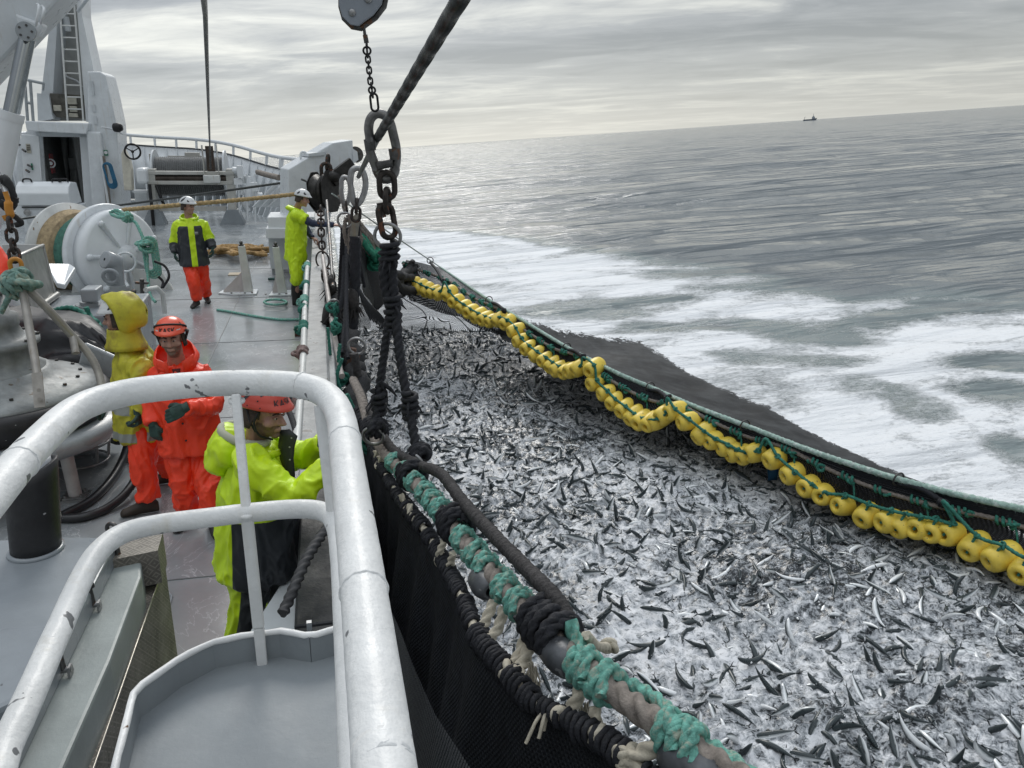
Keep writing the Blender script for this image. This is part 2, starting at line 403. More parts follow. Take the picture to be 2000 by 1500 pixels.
def sea_material():
    m = bpy.data.materials.new("sea_water"); m.use_nodes = True; t = m.node_tree; b = t.nodes["Principled BSDF"]; L = t.links.new
    geo = t.nodes.new("ShaderNodeNewGeometry")
    def mapping(rot, scale):
        n = t.nodes.new("ShaderNodeMapping"); n.inputs["Rotation"].default_value = (0, 0, rot); n.inputs["Scale"].default_value = scale
        L(geo.outputs["Position"], n.inputs[0]); return n.outputs[0]
    def noise(vec, scale, detail=5, rough=.55, dist=0.):
        n = t.nodes.new("ShaderNodeTexNoise"); L(vec, n.inputs["Vector"]); n.inputs["Scale"].default_value = scale
        n.inputs["Detail"].default_value = detail; n.inputs["Roughness"].default_value = rough; n.inputs["Distortion"].default_value = dist; return n.outputs[0]
    def mth(op, a, c=None, clamp=False):
        n = t.nodes.new("ShaderNodeMath"); n.operation = op; n.use_clamp = clamp
        for i, x in enumerate((a, c)):
            if x is None: continue
            if isinstance(x, (int, float)): n.inputs[i].default_value = x
            else: L(x, n.inputs[i])
        return n.outputs[0]
    def mr(x, a, c, lo=0., hi=1.):
        n = t.nodes.new("ShaderNodeMapRange"); n.inputs[1].default_value = a; n.inputs[2].default_value = c; n.inputs[3].default_value = lo; n.inputs[4].default_value = hi
        n.interpolation_type = 'SMOOTHSTEP'; L(x, n.inputs[0]); return n.outputs[0]
    def mixc(f, a, c):
        n = t.nodes.new("ShaderNodeMix"); n.data_type = 'RGBA'; L(f, n.inputs[0])
        for s, x in ((6, a), (7, c)):
            if isinstance(x, tuple): n.inputs[s].default_value = (*x, 1)
            else: L(x, n.inputs[s])
        return n.outputs[2]
    wv = mapping(rad(24), (.24, 1., 1.))
    at_ = t.nodes.new("ShaderNodeAttribute"); at_.attribute_name = "foam"
    reg = at_.outputs["Fac"]
    # long soft wash streaks and lace-like bubbles
    fv = mapping(rad(20), (.62, 1., 1.))
    f1 = noise(fv, .42, 8, .62, 1.6); f2 = noise(fv, 2.4, 7, .7, 1.3); f3 = noise(fv, 16., 4, .7)
    fsum = mth('ADD', mth('MULTIPLY', f1, .46), mth('ADD', mth('MULTIPLY', f2, .30), mth('MULTIPLY', f3, .24)))
    thr = mth('SUBTRACT', .86, mth('MULTIPLY', reg, .50))
    dlt = mth('SUBTRACT', fsum, thr)
    foam = mr(dlt, -.045, .13)
    aer = mth('MULTIPLY', mr(reg, .12, .75), mr(fsum, .30, .55))
    deep = (.135, .155, .165)
    c = mixc(mth('MULTIPLY', aer, .85), deep, (.25, .30, .295))
    c = mixc(foam, c, (.78, .80, .82))
    L(c, b.inputs["Base Color"])
    L(mr(foam, 0., .6, .07, .75), b.inputs["Roughness"])
    b.inputs["IOR"].default_value = 1.33
    h0 = noise(wv, .30, 2, .5); h1 = noise(wv, .85, 3, .5); h2 = noise(wv, 2.6, 4, .55); h3 = noise(mapping(rad(24), (.6, 1, 1)), 11., 3, .5)
    hh = mth('ADD', mth('ADD', mth('MULTIPLY', h0, 2.3), mth('MULTIPLY', h1, .80)), mth('ADD', mth('MULTIPLY', h2, .17), mth('MULTIPLY', h3, .022)))
    hh = mth('ADD', hh, mth('MULTIPLY', mth('MULTIPLY', fsum, foam), .16))
    bn = t.nodes.new("ShaderNodeBump"); bn.inputs["Strength"].default_value = .74; bn.inputs["Distance"].default_value = 1.
    L(hh, bn.inputs["Height"]); L(bn.outputs[0], b.inputs["Normal"])
    return m

def build_sea():
    NA, NR = 400, 380
    A0, A1 = rad(-85), rad(105); R0, R1 = 1.2, 42000.
    vs = []; foam = []
    for j in range(NR):
        r = R0 * (R1 / R0) ** (j / (NR - 1))
        if j == 0: r = 0.2
        fade = 1. - sstep(220, 900, r)
        for i in range(NA):
            a = A0 + (A1 - A0) * i / (NA - 1); x, y = r * math.sin(a), r * math.cos(a)
            k = fade * (sstep(3, 14, x) * .75 + .25 * sstep(20, 60, r)) if r < 900 else 0.
            z = swell(x, y, r) * k if k > 0 else 0.
            vs.append((x, y, z)); foam.append(foam_at(V((x, y, 0))) if r < 140 else 0.)
    fs = [(j * NA + i, (j + 1) * NA + i, (j + 1) * NA + i + 1, j * NA + i + 1) for j in range(NR - 1) for i in range(NA - 1)]
    # the rest of the ring, behind the camera
    NB = 60
    base = len(vs)
    for j in range(0, NR, 19):
        r = max(.2, R0 * (R1 / R0) ** (j / (NR - 1)))
        for i in range(NB + 1):
            a = A1 + (2 * math.pi - (A1 - A0)) * i / NB; vs.append((r * math.sin(a), r * math.cos(a), -.02)); foam.append(0.)
    nj = len(range(0, NR, 19))
    fs += [(base + j * (NB + 1) + i, base + (j + 1) * (NB + 1) + i, base + (j + 1) * (NB + 1) + i + 1, base + j * (NB + 1) + i + 1) for j in range(nj - 1) for i in range(NB)]
    me = bpy.data.meshes.new("sea"); me.from_pydata(vs, [], [f[::-1] for f in fs]); me.update()
    at_ = me.attributes.new("foam", 'FLOAT', 'POINT'); at_.data.foreach_set("value", foam)
    me.polygons.foreach_set("use_smooth", [True] * len(me.polygons)); me.materials.append(sea_material())
    o = bpy.data.objects.new("sea", me); COL.objects.link(o); o["kind"] = "structure"; WMAT["sea"] = MW.copy()
build_sea()

# ---------------------------------------------------------------- far ship on the horizon
def far_ship():
    D = 4200.; r = WM @ cray(1582, 233); c = V((r.x, r.y, 0)).normalized() * D
    ax = V((c.y, -c.x, 0)).normalized(); d = c.normalized(); S = D / FPX
    fr = Matrix.Translation(c) @ Matrix((ax, d, V((0, 0, 1)))).transposed().to_4x4()
    t = thing("fishing_ship", "small dark fishing ship far off on the horizon", "ship", (0, 0, 0), fr=fr)
    hullm = M("far_hull_hazed", (.13, .155, .19), .7); upm = M("far_white_hazed", (.36, .39, .42), .6)  # both colours lightened to carry the distance haze
    b = B(fr); h = [V((-11 * S, 0, 0)), V((10 * S, 0, 0)), V((11.5 * S, 0, 3.6 * S)), V((4 * S, 0, 2.4 * S)), V((-11 * S, 0, 2.2 * S))]
    b.prism([p - V((0, 8, 0)) for p in h], (0, 16, 0)); b.part("hull", hullm, t)
    b = B(fr); b.bb((3 * S, -6, 2 * S), (8 * S, 6, 5.6 * S)); b.bb((4 * S, -5, 5.6 * S), (7 * S, 5, 7 * S)); b.part("wheelhouse", upm, t, bevel=.6)
    b = B(fr); b.cyl((5.5 * S, 0, 7 * S), (5.5 * S, 0, 11 * S), 1.0, .5, 8); b.part("mast", hullm, t)
    b = B(fr); b.cyl((-9 * S, 0, 2 * S), (-9 * S, 0, 6 * S), .9, .6, 8); b.cyl((-9 * S, 0, 6 * S), (-6 * S, 0, 6.4 * S), .7, .5, 8); b.part("gantry", hullm, t)
far_ship()

# ================================================================ NET POOL
FL_PX = [(779, 543), (793, 546), (808, 553), (822, 560), (835, 566), (848, 570), (861, 573), (878, 573), (891, 588), (906, 599), (920, 608), (935, 616), (949, 622), (962, 626), (976, 623), (991, 629),
         (1008, 645), (1019, 665), (1034, 679), (1050, 691), (1067, 702), (1081, 712), (1094, 720), (1108, 724), (1121, 722), (1135, 717), (1161, 718), (1166, 746), (1187, 767), (1203, 783), (1222, 797), (1240, 811),
         (1256, 820), (1272, 823), (1287, 819), (1302, 808), (1319, 802), (1346, 822), (1376, 845), (1398, 859), (1424, 871), (1441, 881), (1459, 884), (1481, 882), (1519, 893), (1554, 923), (1586, 948), (1613, 964),
         (1652, 986), (1697, 1004), (1741, 1017), (1767, 1023), (1799, 1029), (1827, 1034), (1860, 1041), (1905, 1066), (1957, 1086), (2003, 1112)]
ZT = [(690, 2.3), (775, 1.9), (870, 1.7), (1000, 1.25), (1150, .92), (1300, .68), (1500, .5), (2000, .36), (2300, .32)]
def fz(px): return lerp_tab(ZT, px)
FBASE = [(690, 510), (779, 549), (862, 578), (962, 627), (1081, 706), (1108, 723), (1272, 821), (1459, 888), (1586, 948), (1741, 1014), (1860, 1048), (2003, 1112), (2300, 1240)]
def hang(px, py, dz=0.):
    """a point on the float line: as far off as the line's sagging course, lifted where the straps hold it up"""
    q = sea(px, lerp_tab(FBASE, px), fz(px)); D = math.hypot(q.x, q.y); r = WM @ cray(px, py); t = D / math.hypot(r.x, r.y)
    return CAMP + r * t + V((0, 0, dz))
FLP = [hang(x, y) for x, y in FL_PX]
FLINE = [V((1.35, 17.2, 2.2))] + FLP + [FLP[-1] + V((.18, -.45, 0)), FLP[-1] + V((.5, -1.6, -.02)), FLP[-1] + V((.9, -3.6, -.05))]
def float_x(y):
    best = None
    for a, b in zip(FLINE, FLINE[1:]):
        if min(a.y, b.y) <= y <= max(a.y, b.y) and abs(a.y - b.y) > 1e-6:
            return a.x + (b.x - a.x) * (y - a.y) / (b.y - a.y)
    return FLINE[0].x if y > FLINE[0].y else FLINE[-1].x
POOL_FAR = [sea(*q) for q in ((650, 640), (740, 650), (800, 655), (870, 658), (940, 658), (1000, 655))]
def pool_h(x, y):
    n = mnoise.noise
    h = .11 * n(V((x * .7, y * .7, 1.))) + .06 * n(V((x * 2.1, y * 2.1, 4.)))
    r = 1 - abs(n(V((x * 4.6, y * 4.6, 2.)))); h += .055 * r * r
    r = 1 - abs(n(V((x * 11., y * 11., 6.)))); h += .040 * r * r + .028 * n(V((x * 19., y * 19., 3.)))
    return h + .03
def pool_material():
    m = bpy.data.materials.new("churned_water"); m.use_nodes = True; t = m.node_tree; b = t.nodes["Principled BSDF"]; L = t.links.new
    geo = t.nodes.new("ShaderNodeNewGeometry")
    def noise(scale, detail=5, rough=.6, dist=0., off=(0, 0, 0)):
        mp = t.nodes.new("ShaderNodeMapping"); mp.inputs["Location"].default_value = off; L(geo.outputs["Position"], mp.inputs[0])
        n = t.nodes.new("ShaderNodeTexNoise"); L(mp.outputs[0], n.inputs["Vector"]); n.inputs["Scale"].default_value = scale
        n.inputs["Detail"].default_value = detail; n.inputs["Roughness"].default_value = rough; n.inputs["Distortion"].default_value = dist; return n.outputs[0]
    def mth(op, a, c=None):
        n = t.nodes.new("ShaderNodeMath"); n.operation = op
        for i, x in enumerate((a, c)):
            if x is None: continue
            if isinstance(x, (int, float)): n.inputs[i].default_value = x
            else: L(x, n.inputs[i])
        return n.outputs[0]
    def mr(x, a, c, lo=0., hi=1.):
        n = t.nodes.new("ShaderNodeMapRange"); n.inputs[1].default_value = a; n.inputs[2].default_value = c; n.inputs[3].default_value = lo; n.inputs[4].default_value = hi
        n.interpolation_type = 'SMOOTHSTEP'; L(x, n.inputs[0]); return n.outputs[0]
    def mixc(f, a, c):
        n = t.nodes.new("ShaderNodeMix"); n.data_type = 'RGBA'; L(f, n.inputs[0])
        for s, x in ((6, a), (7, c)):
            if isinstance(x, tuple): n.inputs[s].default_value = (*x, 1)
            else: L(x, n.inputs[s])
        return n.outputs[2]
    big = noise(.55, 3, .5, .3); mid = noise(3.4, 8, .66, 2.6); fine = noise(11, 6, .66, 3.0)
    spk = noise(95, 2, .5, 0, (4, 2, 0))
    s_ = mth('ADD', mth('MULTIPLY', big, .26), mth('ADD', mth('MULTIPLY', mid, .44), mth('MULTIPLY', fine, .30)))
    f = mr(s_, .455, .55)
    sp_ = mr(spk, .66, .70)
    col = mixc(mr(s_, .432, .50), (.026, .030, .033), (.30, .32, .34)); col = mixc(mr(s_, .482, .58), col, (.70, .715, .74))
    col = mixc(mth('MULTIPLY', sp_, .75), col, (.72, .74, .78))
    L(col, b.inputs["Base Color"]); L(mr(f, 0, .8, .10, .48), b.inputs["Roughness"]); b.inputs["IOR"].default_value = 1.33
    bn = t.nodes.new("ShaderNodeBump"); bn.inputs["Strength"].default_value = .45; bn.inputs["Distance"].default_value = .02
    L(s_, bn.inputs["Height"]); L(bn.outputs[0], b.inputs["Normal"])
    return m
POOLM = pool_material()
PEDGE = [sea(985, 652, .03), sea(1003, 655, .03)] + [sea(x, lerp_tab(FBASE, x) - 12, .03) for x, y in FL_PX if x > 1025]
PEDGE += [PEDGE[-1] + V((.5, -1.6, 0)), PEDGE[-1] + V((.8, -5, 0))]
def pool_bounds(y):
    if y > PEDGE[0].y: return (.25, PEDGE[0].x - (y - PEDGE[0].y) * 1.2)
    for a, b in zip(PEDGE, PEDGE[1:]):
        if b.y <= y <= a.y: return (.25, a.x + (b.x - a.x) * (y - a.y) / (b.y - a.y))
    return (.25, PEDGE[-1].x)
def build_pool():
    vs = []; NX = 190; ys = []; y = .6
    while y < 21.2: ys.append(y); y += .026 + .0022 * max(0, y - 3)
    for y in ys:
        a, c = pool_bounds(y)
        for i in range(NX):
            x = a + (c - a) * i / (NX - 1); e = min(1., (c - x) / .5, (21.2 - y) / 1.) ; vs.append((x, y, .04 + pool_h(x, y) * max(0., e) + .11 * max(0., e) - .1))
    fs = [(j * NX + i, j * NX + i + 1, (j + 1) * NX + i + 1, (j + 1) * NX + i) for j in range(len(ys) - 1) for i in range(NX - 1)]
    b = B(MW); b.add(vs, fs, True)
    b.thing("churned_water", POOLM, "white water churned up by the fish inside the net", kind="structure", origin=(0, 0, 0))
def pool_z(x, y): return .05 + pool_h(x, y)
build_pool()

# ---------------------------------------------------------------- mackerel
def fish_material():
    m = bpy.data.materials.new("mackerel_skin"); m.use_nodes = True; t = m.node_tree; b = t.nodes["Principled BSDF"]; L = t.links.new
    uv = t.nodes.new("ShaderNodeUVMap"); sx = t.nodes.new("ShaderNodeSeparateXYZ"); L(uv.outputs[0], sx.inputs[0])
    def mth(op, a, c=None):
        n = t.nodes.new("ShaderNodeMath"); n.operation = op
        for i, x in enumerate((a, c)):
            if x is None: continue
            if isinstance(x, (int, float)): n.inputs[i].default_value = x
            else: L(x, n.inputs[i])
        return n.outputs[0]
    def mr(x, a, c):
        n = t.nodes.new("ShaderNodeMapRange"); n.inputs[1].default_value = a; n.inputs[2].default_value = c; L(x, n.inputs[0]); return n.outputs[0]
    def mixc(f, a, c):
        n = t.nodes.new("ShaderNodeMix"); n.data_type = 'RGBA'; L(f, n.inputs[0])
        for s, x in ((6, a), (7, c)):
            if isinstance(x, tuple): n.inputs[s].default_value = (*x, 1)
            else: L(x, n.inputs[s])
        return n.outputs[2]
    wob = mth('MULTIPLY', mth('SINE', mth('MULTIPLY', sx.outputs[1], 34.)), .016)
    bars = mr(mth('SINE', mth('MULTIPLY', mth('ADD', sx.outputs[0], wob), 150.)), -.1, .35)
    back = mixc(bars, (.018, .023, .026), (.075, .095, .10))
    c = mixc(mr(sx.outputs[1], .50, .62), back, (.36, .39, .40))
    c = mixc(mr(sx.outputs[1], .64, .84), c, (.84, .86, .87))
    L(c, b.inputs["Base Color"]); b.inputs["Roughness"].default_value = .28; b.inputs["Specular IOR Level"].default_value = .28
    mt = t.nodes.new("ShaderNodeMapRange"); mt.inputs[1].default_value = .5; mt.inputs[2].default_value = .62; mt.inputs[3].default_value = 0; mt.inputs[4].default_value = .12
    L(sx.outputs[1], mt.inputs[0]); L(mt.outputs[0], b.inputs["Metallic"])
    return m
FISHM = fish_material()
def fish_geom(bend, n=10, seg=11, tail=True):
    """a mackerel of length 1: spindle body, deep-forked tail, two back fins; u runs nose to tail, v runs from back (0) to belly (1)"""
    prof = [(0, .004), (.03, .03), (.10, .062), (.2, .083), (.34, .092), (.5, .085), (.64, .066), (.77, .042), (.87, .022), (.92, .016)]
    vs = []; fs = []; uv = []
    def spine(u):
        a = bend * (u - .45); R = 1. / max(abs(bend), 1e-3)
        if abs(bend) < .02: return V((.5 - u, 0, 0)), V((0, 1, 0))
        s = 1 if bend > 0 else -1
        return V((-R * math.sin(abs(a) if a * s > 0 else -abs(a)), s * (R - R * math.cos(a)), 0)) , V((s * -math.sin(a) * -1 * s, math.cos(a), 0))
    for u, r in prof:
        c, nr = spine(u)
        for i in range(n):
            t = 2 * math.pi * i / n
            vs.append(c + nr * math.sin(t) * r * .74 + V((0, 0, math.cos(t) * r))); uv.append((u, 1 - abs(math.cos(t / 2)) ** 1 if False else (1 - math.cos(t)) / 2))
    m = len(prof)
    for k in range(m - 1):
        for i in range(n): fs.append((k * n + i, (k + 1) * n + i, (k + 1) * n + (i + 1) % n, k * n + (i + 1) % n))
    fs.append(list(range(n))); fs.append(list(range((m - 1) * n, m * n))[::-1])
    if tail:
        def add(pts, v):
            o = len(vs); vs.extend(pts); uv.extend([(.5, v)] * len(pts)); return o
        for sgn in (1, -1):
            c0, nr = spine(.90); c1, _ = spine(.95); c2, n2 = spine(1.03)
            w_ = nr * .006
            o = add([c0 + w_, c0 - w_, c1 + V((0, 0, sgn * .008)), c2 + V((0, 0, sgn * .105)), c1 + V((0, 0, sgn * .062))], .15)
            fs.append((o, o + 2, o + 3, o + 4)); fs.append((o + 1, o + 4, o + 3, o + 2)); fs.append((o, o + 4, o + 1))
        for u0, u1, h in ((.30, .40, .05), (.60, .68, .035)):
            c0, nr = spine(u0); c1, _ = spine(u1); z0 = lerp_tab(prof, u0); z1 = lerp_tab(prof, u1); w_ = nr * .004
            o = add([c0 + V((0, 0, z0)) + w_, c1 + V((0, 0, z1)) + w_, c0.lerp(c1, .5) + V((0, 0, z0 + h)), c0 + V((0, 0, z0)) - w_, c1 + V((0, 0, z1)) - w_], .1)
            fs.append((o, o + 1, o + 2)); fs.append((o + 3, o + 2, o + 4))
        for sgn in (1, -1):                      # breast fins
            c0, nr = spine(.24); c1, _ = spine(.30); c2, n2 = spine(.36)
            o = add([c0 + nr * sgn * .06, c1 + nr * sgn * .06, c2 + n2 * sgn * .10 + V((0, 0, -.02)), c0 + nr * sgn * .055 - V((0, 0, .01))], .2)
            fs.append((o, o + 1, o + 2)); fs.append((o + 3, o + 2, o + 1))
    return vs, fs, uv
def in_view(p, mg=20):
    c = WM.transposed() @ (V(p) - CAMP)
    if c.z > -.3: return False
    x, y = CX - FPX * c.x / c.z, CY + FPX * c.y / c.z
    return -mg < x < 2000 + mg and -mg < y < 1500 + mg
BENDS = [0.01, .6, -.6, 1.15, -1.15, 1.7, -1.6, .3]
def build_fish():
    rng = random.Random(11)
    protos = []
    for k, bd in enumerate(BENDS):
        vs, fs, uv = fish_geom(bd, 12)
        me = bpy.data.meshes.new("mackerel"); me.from_pydata(vs, [], fs); ul = me.uv_layers.new(name="UVMap")
        for lp in me.loops: ul.data[lp.index].uv = uv[lp.vertex_index]
        me.polygons.foreach_set("use_smooth", [True] * len(me.polygons)); me.materials.append(FISHM); me.update(); protos.append(me)
    cand = []
    for _ in range(60000):
        y = rng.uniform(1.6, 20.6); a, c = pool_bounds(y); x = rng.uniform(a + .1, c - .15)
        p = V((x, y, pool_z(x, y)))
        if in_view(p): cand.append(p)
    cand.sort(key=lambda p: (p - CAMP).length)
    cell = {}; chosen = []
    def free(p, dmin):
        i, j = int(p.x / .3), int(p.y / .3)
        for a in (-1, 0, 1):
            for c in (-1, 0, 1):
                for q in cell.get((i + a, j + c), ()):
                    if (q - p).length < dmin: return False
        return True
    rng2 = random.Random(5); light = cand[:]; 
    for p in light:
        d = (p - CAMP).length
        if rng2.random() < (.8 if d < 7.5 else .5) and free(p, .118 if d < 7.5 else .138 if d < 9.5 else .125 if d < 13 else .15):
            chosen.append(p); cell.setdefault((int(p.x / .3), int(p.y / .3)), []).append(p)
    def pose(p, r, leap):
        yaw = r.uniform(0, 2 * math.pi); pitch = r.gauss(0, .24); roll = r.choice((r.gauss(0, .5), r.gauss(0, .6), r.gauss(0, .7), r.gauss(.9, .4), r.gauss(-.9, .4), r.gauss(1.9, .5), r.gauss(-1.9, .5)) + ((r.gauss(3.1, .6), r.gauss(1.8, .5)) if p.y < 6.5 else ()))
        if leap: pitch = r.choice((-1, 1)) * r.uniform(.5, 1.25)
        m = Matrix.Rotation(yaw, 4, 'Z') @ Matrix.Rotation(pitch, 4, 'Y') @ Matrix.Rotation(roll, 4, 'X')
        s = r.uniform(.28, .41); dz = r.gauss(-.026, .022) + (.04 if leap else 0)
        return Matrix.Translation(V((p.x, p.y, p.z + dz))) @ m @ Matrix.Scale(s, 4), roll, s, pitch
    n = 0; sv = []; sf = []; su = []
    low = [fish_geom(bd, 7) for bd in BENDS]
    for p in chosen:
        leap = rng.random() < .13; k = rng.randrange(len(BENDS)); mw, roll, s, pitch = pose(p, rng, leap)
        px, py = proj(p)
        if n < 300 and py < 1530 and px > 760:
            o = bpy.data.objects.new("mackerel", protos[k]); COL.objects.link(o); o.matrix_world = mw; WMAT[o.name] = mw
            r = abs((roll + math.pi) % (2 * math.pi) - math.pi)
            look = "dark striped back" if r < .95 else "silver flank" if r < 2.1 else "white belly"
            body = "straight" if abs(BENDS[k]) < .4 else "bent" if abs(BENDS[k]) < .9 else "arched"
            act = "leaping" if leap and pitch > 0 else "diving" if leap else "lying"
            ri = int(max(0, min(7, (px - 760) // 155))); rj = int(max(0, min(4, (py - 1000) // 100)))
            row = ("in the net's middle", "below the net's middle", "in the lower half", "in the lower quarter", "at the bottom")[rj]
            colw = ("beside the lashed rope", "close to the lashed rope", "right of the rope knots", "left of pool centre", "at pool centre", "right of pool centre", "towards the yellow floats", "at the right edge")[ri]
            _fin(o, f"{body} mackerel showing {look}, {act} {colw}, {row}", "fish", "mackerel crowded in the net pool", None); n += 1
        else:
            vs, fs, uv = low[k]; o = len(sv)
            sv += [mw @ q for q in vs]; sf += [[i + o for i in f] for f in fs]; su += uv
    p = sea(1398, 803, .17); o = bpy.data.objects.new("mackerel", protos[3]); COL.objects.link(o); o.matrix_world = Matrix.Translation(p) @ Matrix.Rotation(-.15, 4, 'Z') @ Matrix.Rotation(2.2, 4, 'X') @ Matrix.Scale(.46, 4); WMAT[o.name] = o.matrix_world.copy()
    _fin(o, "single silver mackerel lying on the dark outer netting beyond the head rope", "fish", None, None)
    me = bpy.data.meshes.new("mackerel_shoal"); me.from_pydata(sv, [], sf); ul = me.uv_layers.new(name="UVMap")
    for lp in me.loops: ul.data[lp.index].uv = su[lp.vertex_index]
    me.polygons.foreach_set("use_smooth", [True] * len(me.polygons)); me.materials.append(FISHM)
    o = bpy.data.objects.new("mackerel_shoal", me); COL.objects.link(o); WMAT[o.name] = MW.copy()
    _fin(o, "mass of smaller and farther mackerel thrashing in the white foam", "fish shoal", None, "stuff")
    # spray: drops and flecks of foam thrown up between the fish
    b = B(MW); r3 = random.Random(3)
    for _ in range(16000):
        p = r3.choice(cand); d = (p - CAMP).length
        if d > 15 and r3.random() < .6: continue
        c = V((p.x + r3.uniform(-.1, .1), p.y + r3.uniform(-.1, .1), p.z + abs(r3.gauss(.0, .06)) + .01)); q = r3.uniform(.002, .006) * (2.1 if r3.random() < .12 else 1)
        b.add([c + V(t) * q for t in ((1, 0, 0), (-.5, .87, 0), (-.5, -.87, 0), (0, 0, 1.2), (0, 0, -1))], [(0, 1, 3), (1, 2, 3), (2, 0, 3), (1, 0, 4), (2, 1, 4), (0, 2, 4)], True)
    b.thing("foam_spray", M("spray", (.8, .82, .85), .4, var=.02), "drops of spray thrown up by the thrashing fish", "spray", kind="stuff", origin=(0, 0, 0))
build_fish()

# ================================================================ NETTING
def net_material(name, col, cell, wire, fray=None, bias=0., shine=.35):
    m = bpy.data.materials.new(name); m.use_nodes = True; t = m.node_tree; b = t.nodes["Principled BSDF"]; L = t.links.new; out = t.nodes["Material Output"]
    uv = t.nodes.new("ShaderNodeUVMap"); sx = t.nodes.new("ShaderNodeSeparateXYZ"); L(uv.outputs[0], sx.inputs[0])
    def mth(op, a, c=None):
        n = t.nodes.new("ShaderNodeMath"); n.operation = op
        for i, x in enumerate((a, c)):
            if x is None: continue
            if isinstance(x, (int, float)): n.inputs[i].default_value = x
            else: L(x, n.inputs[i])
        return n.outputs[0]
    u, v = sx.outputs[0], sx.outputs[1]
    p = mth('FRACT', mth('DIVIDE', mth('ADD', u, mth('MULTIPLY', v, .8)), cell)); q = mth('FRACT', mth('DIVIDE', mth('SUBTRACT', u, mth('MULTIPLY', v, .8)), cell))
    a = mth('MAXIMUM', mth('LESS_THAN', p, wire), mth('LESS_THAN', q, wire))
    if bias: a = mth('MAXIMUM', a, bias)
    if fray:
        tcn = t.nodes.new("ShaderNodeNewGeometry"); n = t.nodes.new("ShaderNodeTexNoise"); L(tcn.outputs["Position"], n.inputs["Vector"]); n.inputs["Scale"].default_value = 7.; n.inputs["Detail"].default_value = 7; n.inputs["Roughness"].default_value = .75
        at_ = t.nodes.new("ShaderNodeAttribute"); at_.attribute_name = "edge"
        n9 = t.nodes.new("ShaderNodeTexNoise"); L(tcn.outputs["Position"], n9.inputs["Vector"]); n9.inputs["Scale"].default_value = 34.; n9.inputs["Detail"].default_value = 3
        fl = mth('GREATER_THAN', mth('SUBTRACT', n9.outputs[0], mth('MULTIPLY', at_.outputs["Fac"], .8)), .52)
        mw_ = t.nodes.new("ShaderNodeMix"); mw_.data_type = 'RGBA'; L(fl, mw_.inputs[0]); nb = t.nodes.new("ShaderNodeTexNoise"); L(tcn.outputs["Position"], nb.inputs["Vector"]); nb.inputs["Scale"].default_value = 2.2; nb.inputs["Detail"].default_value = 7; nb.inputs["Roughness"].default_value = .7; rb_ = t.nodes.new("ShaderNodeMapRange"); rb_.inputs[1].default_value = .42; rb_.inputs[2].default_value = .68; L(nb.outputs[0], rb_.inputs[0])
        mb = t.nodes.new("ShaderNodeMix"); mb.data_type = 'RGBA'; L(rb_.outputs[0], mb.inputs[0]); mb.inputs[6].default_value = (*col, 1); mb.inputs[7].default_value = (.055, .058, .060, 1); L(mb.outputs[2], mw_.inputs[6]); mw_.inputs[7].default_value = (.45, .47, .49, 1)
        a = mth('MULTIPLY', a, mth('GREATER_THAN', mth('ADD', n.outputs[0], mth('MULTIPLY', at_.outputs["Fac"], 1.)), .60))
    b.inputs["Base Color"].default_value = (*col, 1); b.inputs["Roughness"].default_value = .6; b.inputs["Specular IOR Level"].default_value = shine
    if fray: L(mw_.outputs[2], b.inputs["Base Color"])
    tr = t.nodes.new("ShaderNodeBsdfTransparent"); ms = t.nodes.new("ShaderNodeMixShader"); L(a, ms.inputs[0]); L(tr.outputs[0], ms.inputs[1]); L(b.outputs[0], ms.inputs[2]); L(ms.outputs[0], out.inputs[0])
    return m
NET_FINE = net_material("net_fine", (.016, .017, .020), .05, .55, bias=.35, shine=.15)
NET_THIN = net_material("net_thin", (.022, .025, .028), .05, .32)
NET_OUT = net_material("net_outer", (.012, .013, .014), .06, .55, fray=True, bias=.90, shine=.2)
ROPE_G = M("rope_green", (.035, .20, .15), .8, var=.35, vscale=30, bump=.5, bscale=200)
ROPE_GP = M("rope_pale_green", (.33, .47, .41), .85, var=.25, vscale=25, bump=.6, bscale=150, col2=(.55, .62, .58), th2=.56)
ROPE_TQ = M("rope_turquoise", (.165, .43, .355), .85, var=.35, vscale=60, bump=.6, bscale=300, col2=(.36, .41, .33), th2=.57)
ROPE_BR = M("rope_brown_grey", (.23, .20, .175), .85, var=.3, vscale=30, bump=.5, bscale=160)
ROPE_BK = M("rope_black", (.012, .013, .018), .75, var=.3, vscale=30, bump=.6, bscale=120)
ROPE_DK = M("rope_dark_grey", (.045, .042, .042), .8, var=.4, vscale=40, bump=.8, bscale=140)
ROPE_WH = M("rope_cream", (.55, .50, .40), .85, var=.18, vscale=30, bump=.4, bscale=160)
ROPE_TN = M("rope_tan", (.42, .30, .15), .85, var=.3, vscale=20, bump=.4, bscale=120)
STEEL = M("steel_galvanised", (.33, .33, .33), .42, .75, var=.2, vscale=18, bump=.15)
STEEL_DK = M("steel_dark_wet", (.10, .098, .095), .42, .6, var=.35, vscale=20, bump=.35, bscale=50, chips=(.14, .08, .05), chipscale=14, chipth=.62)
RUST = M("rusty_chain", (.045, .036, .031), .65, .35, var=.4, vscale=25, bump=.5, bscale=70, chips=(.14, .055, .03), chipscale=20, chipth=.62)

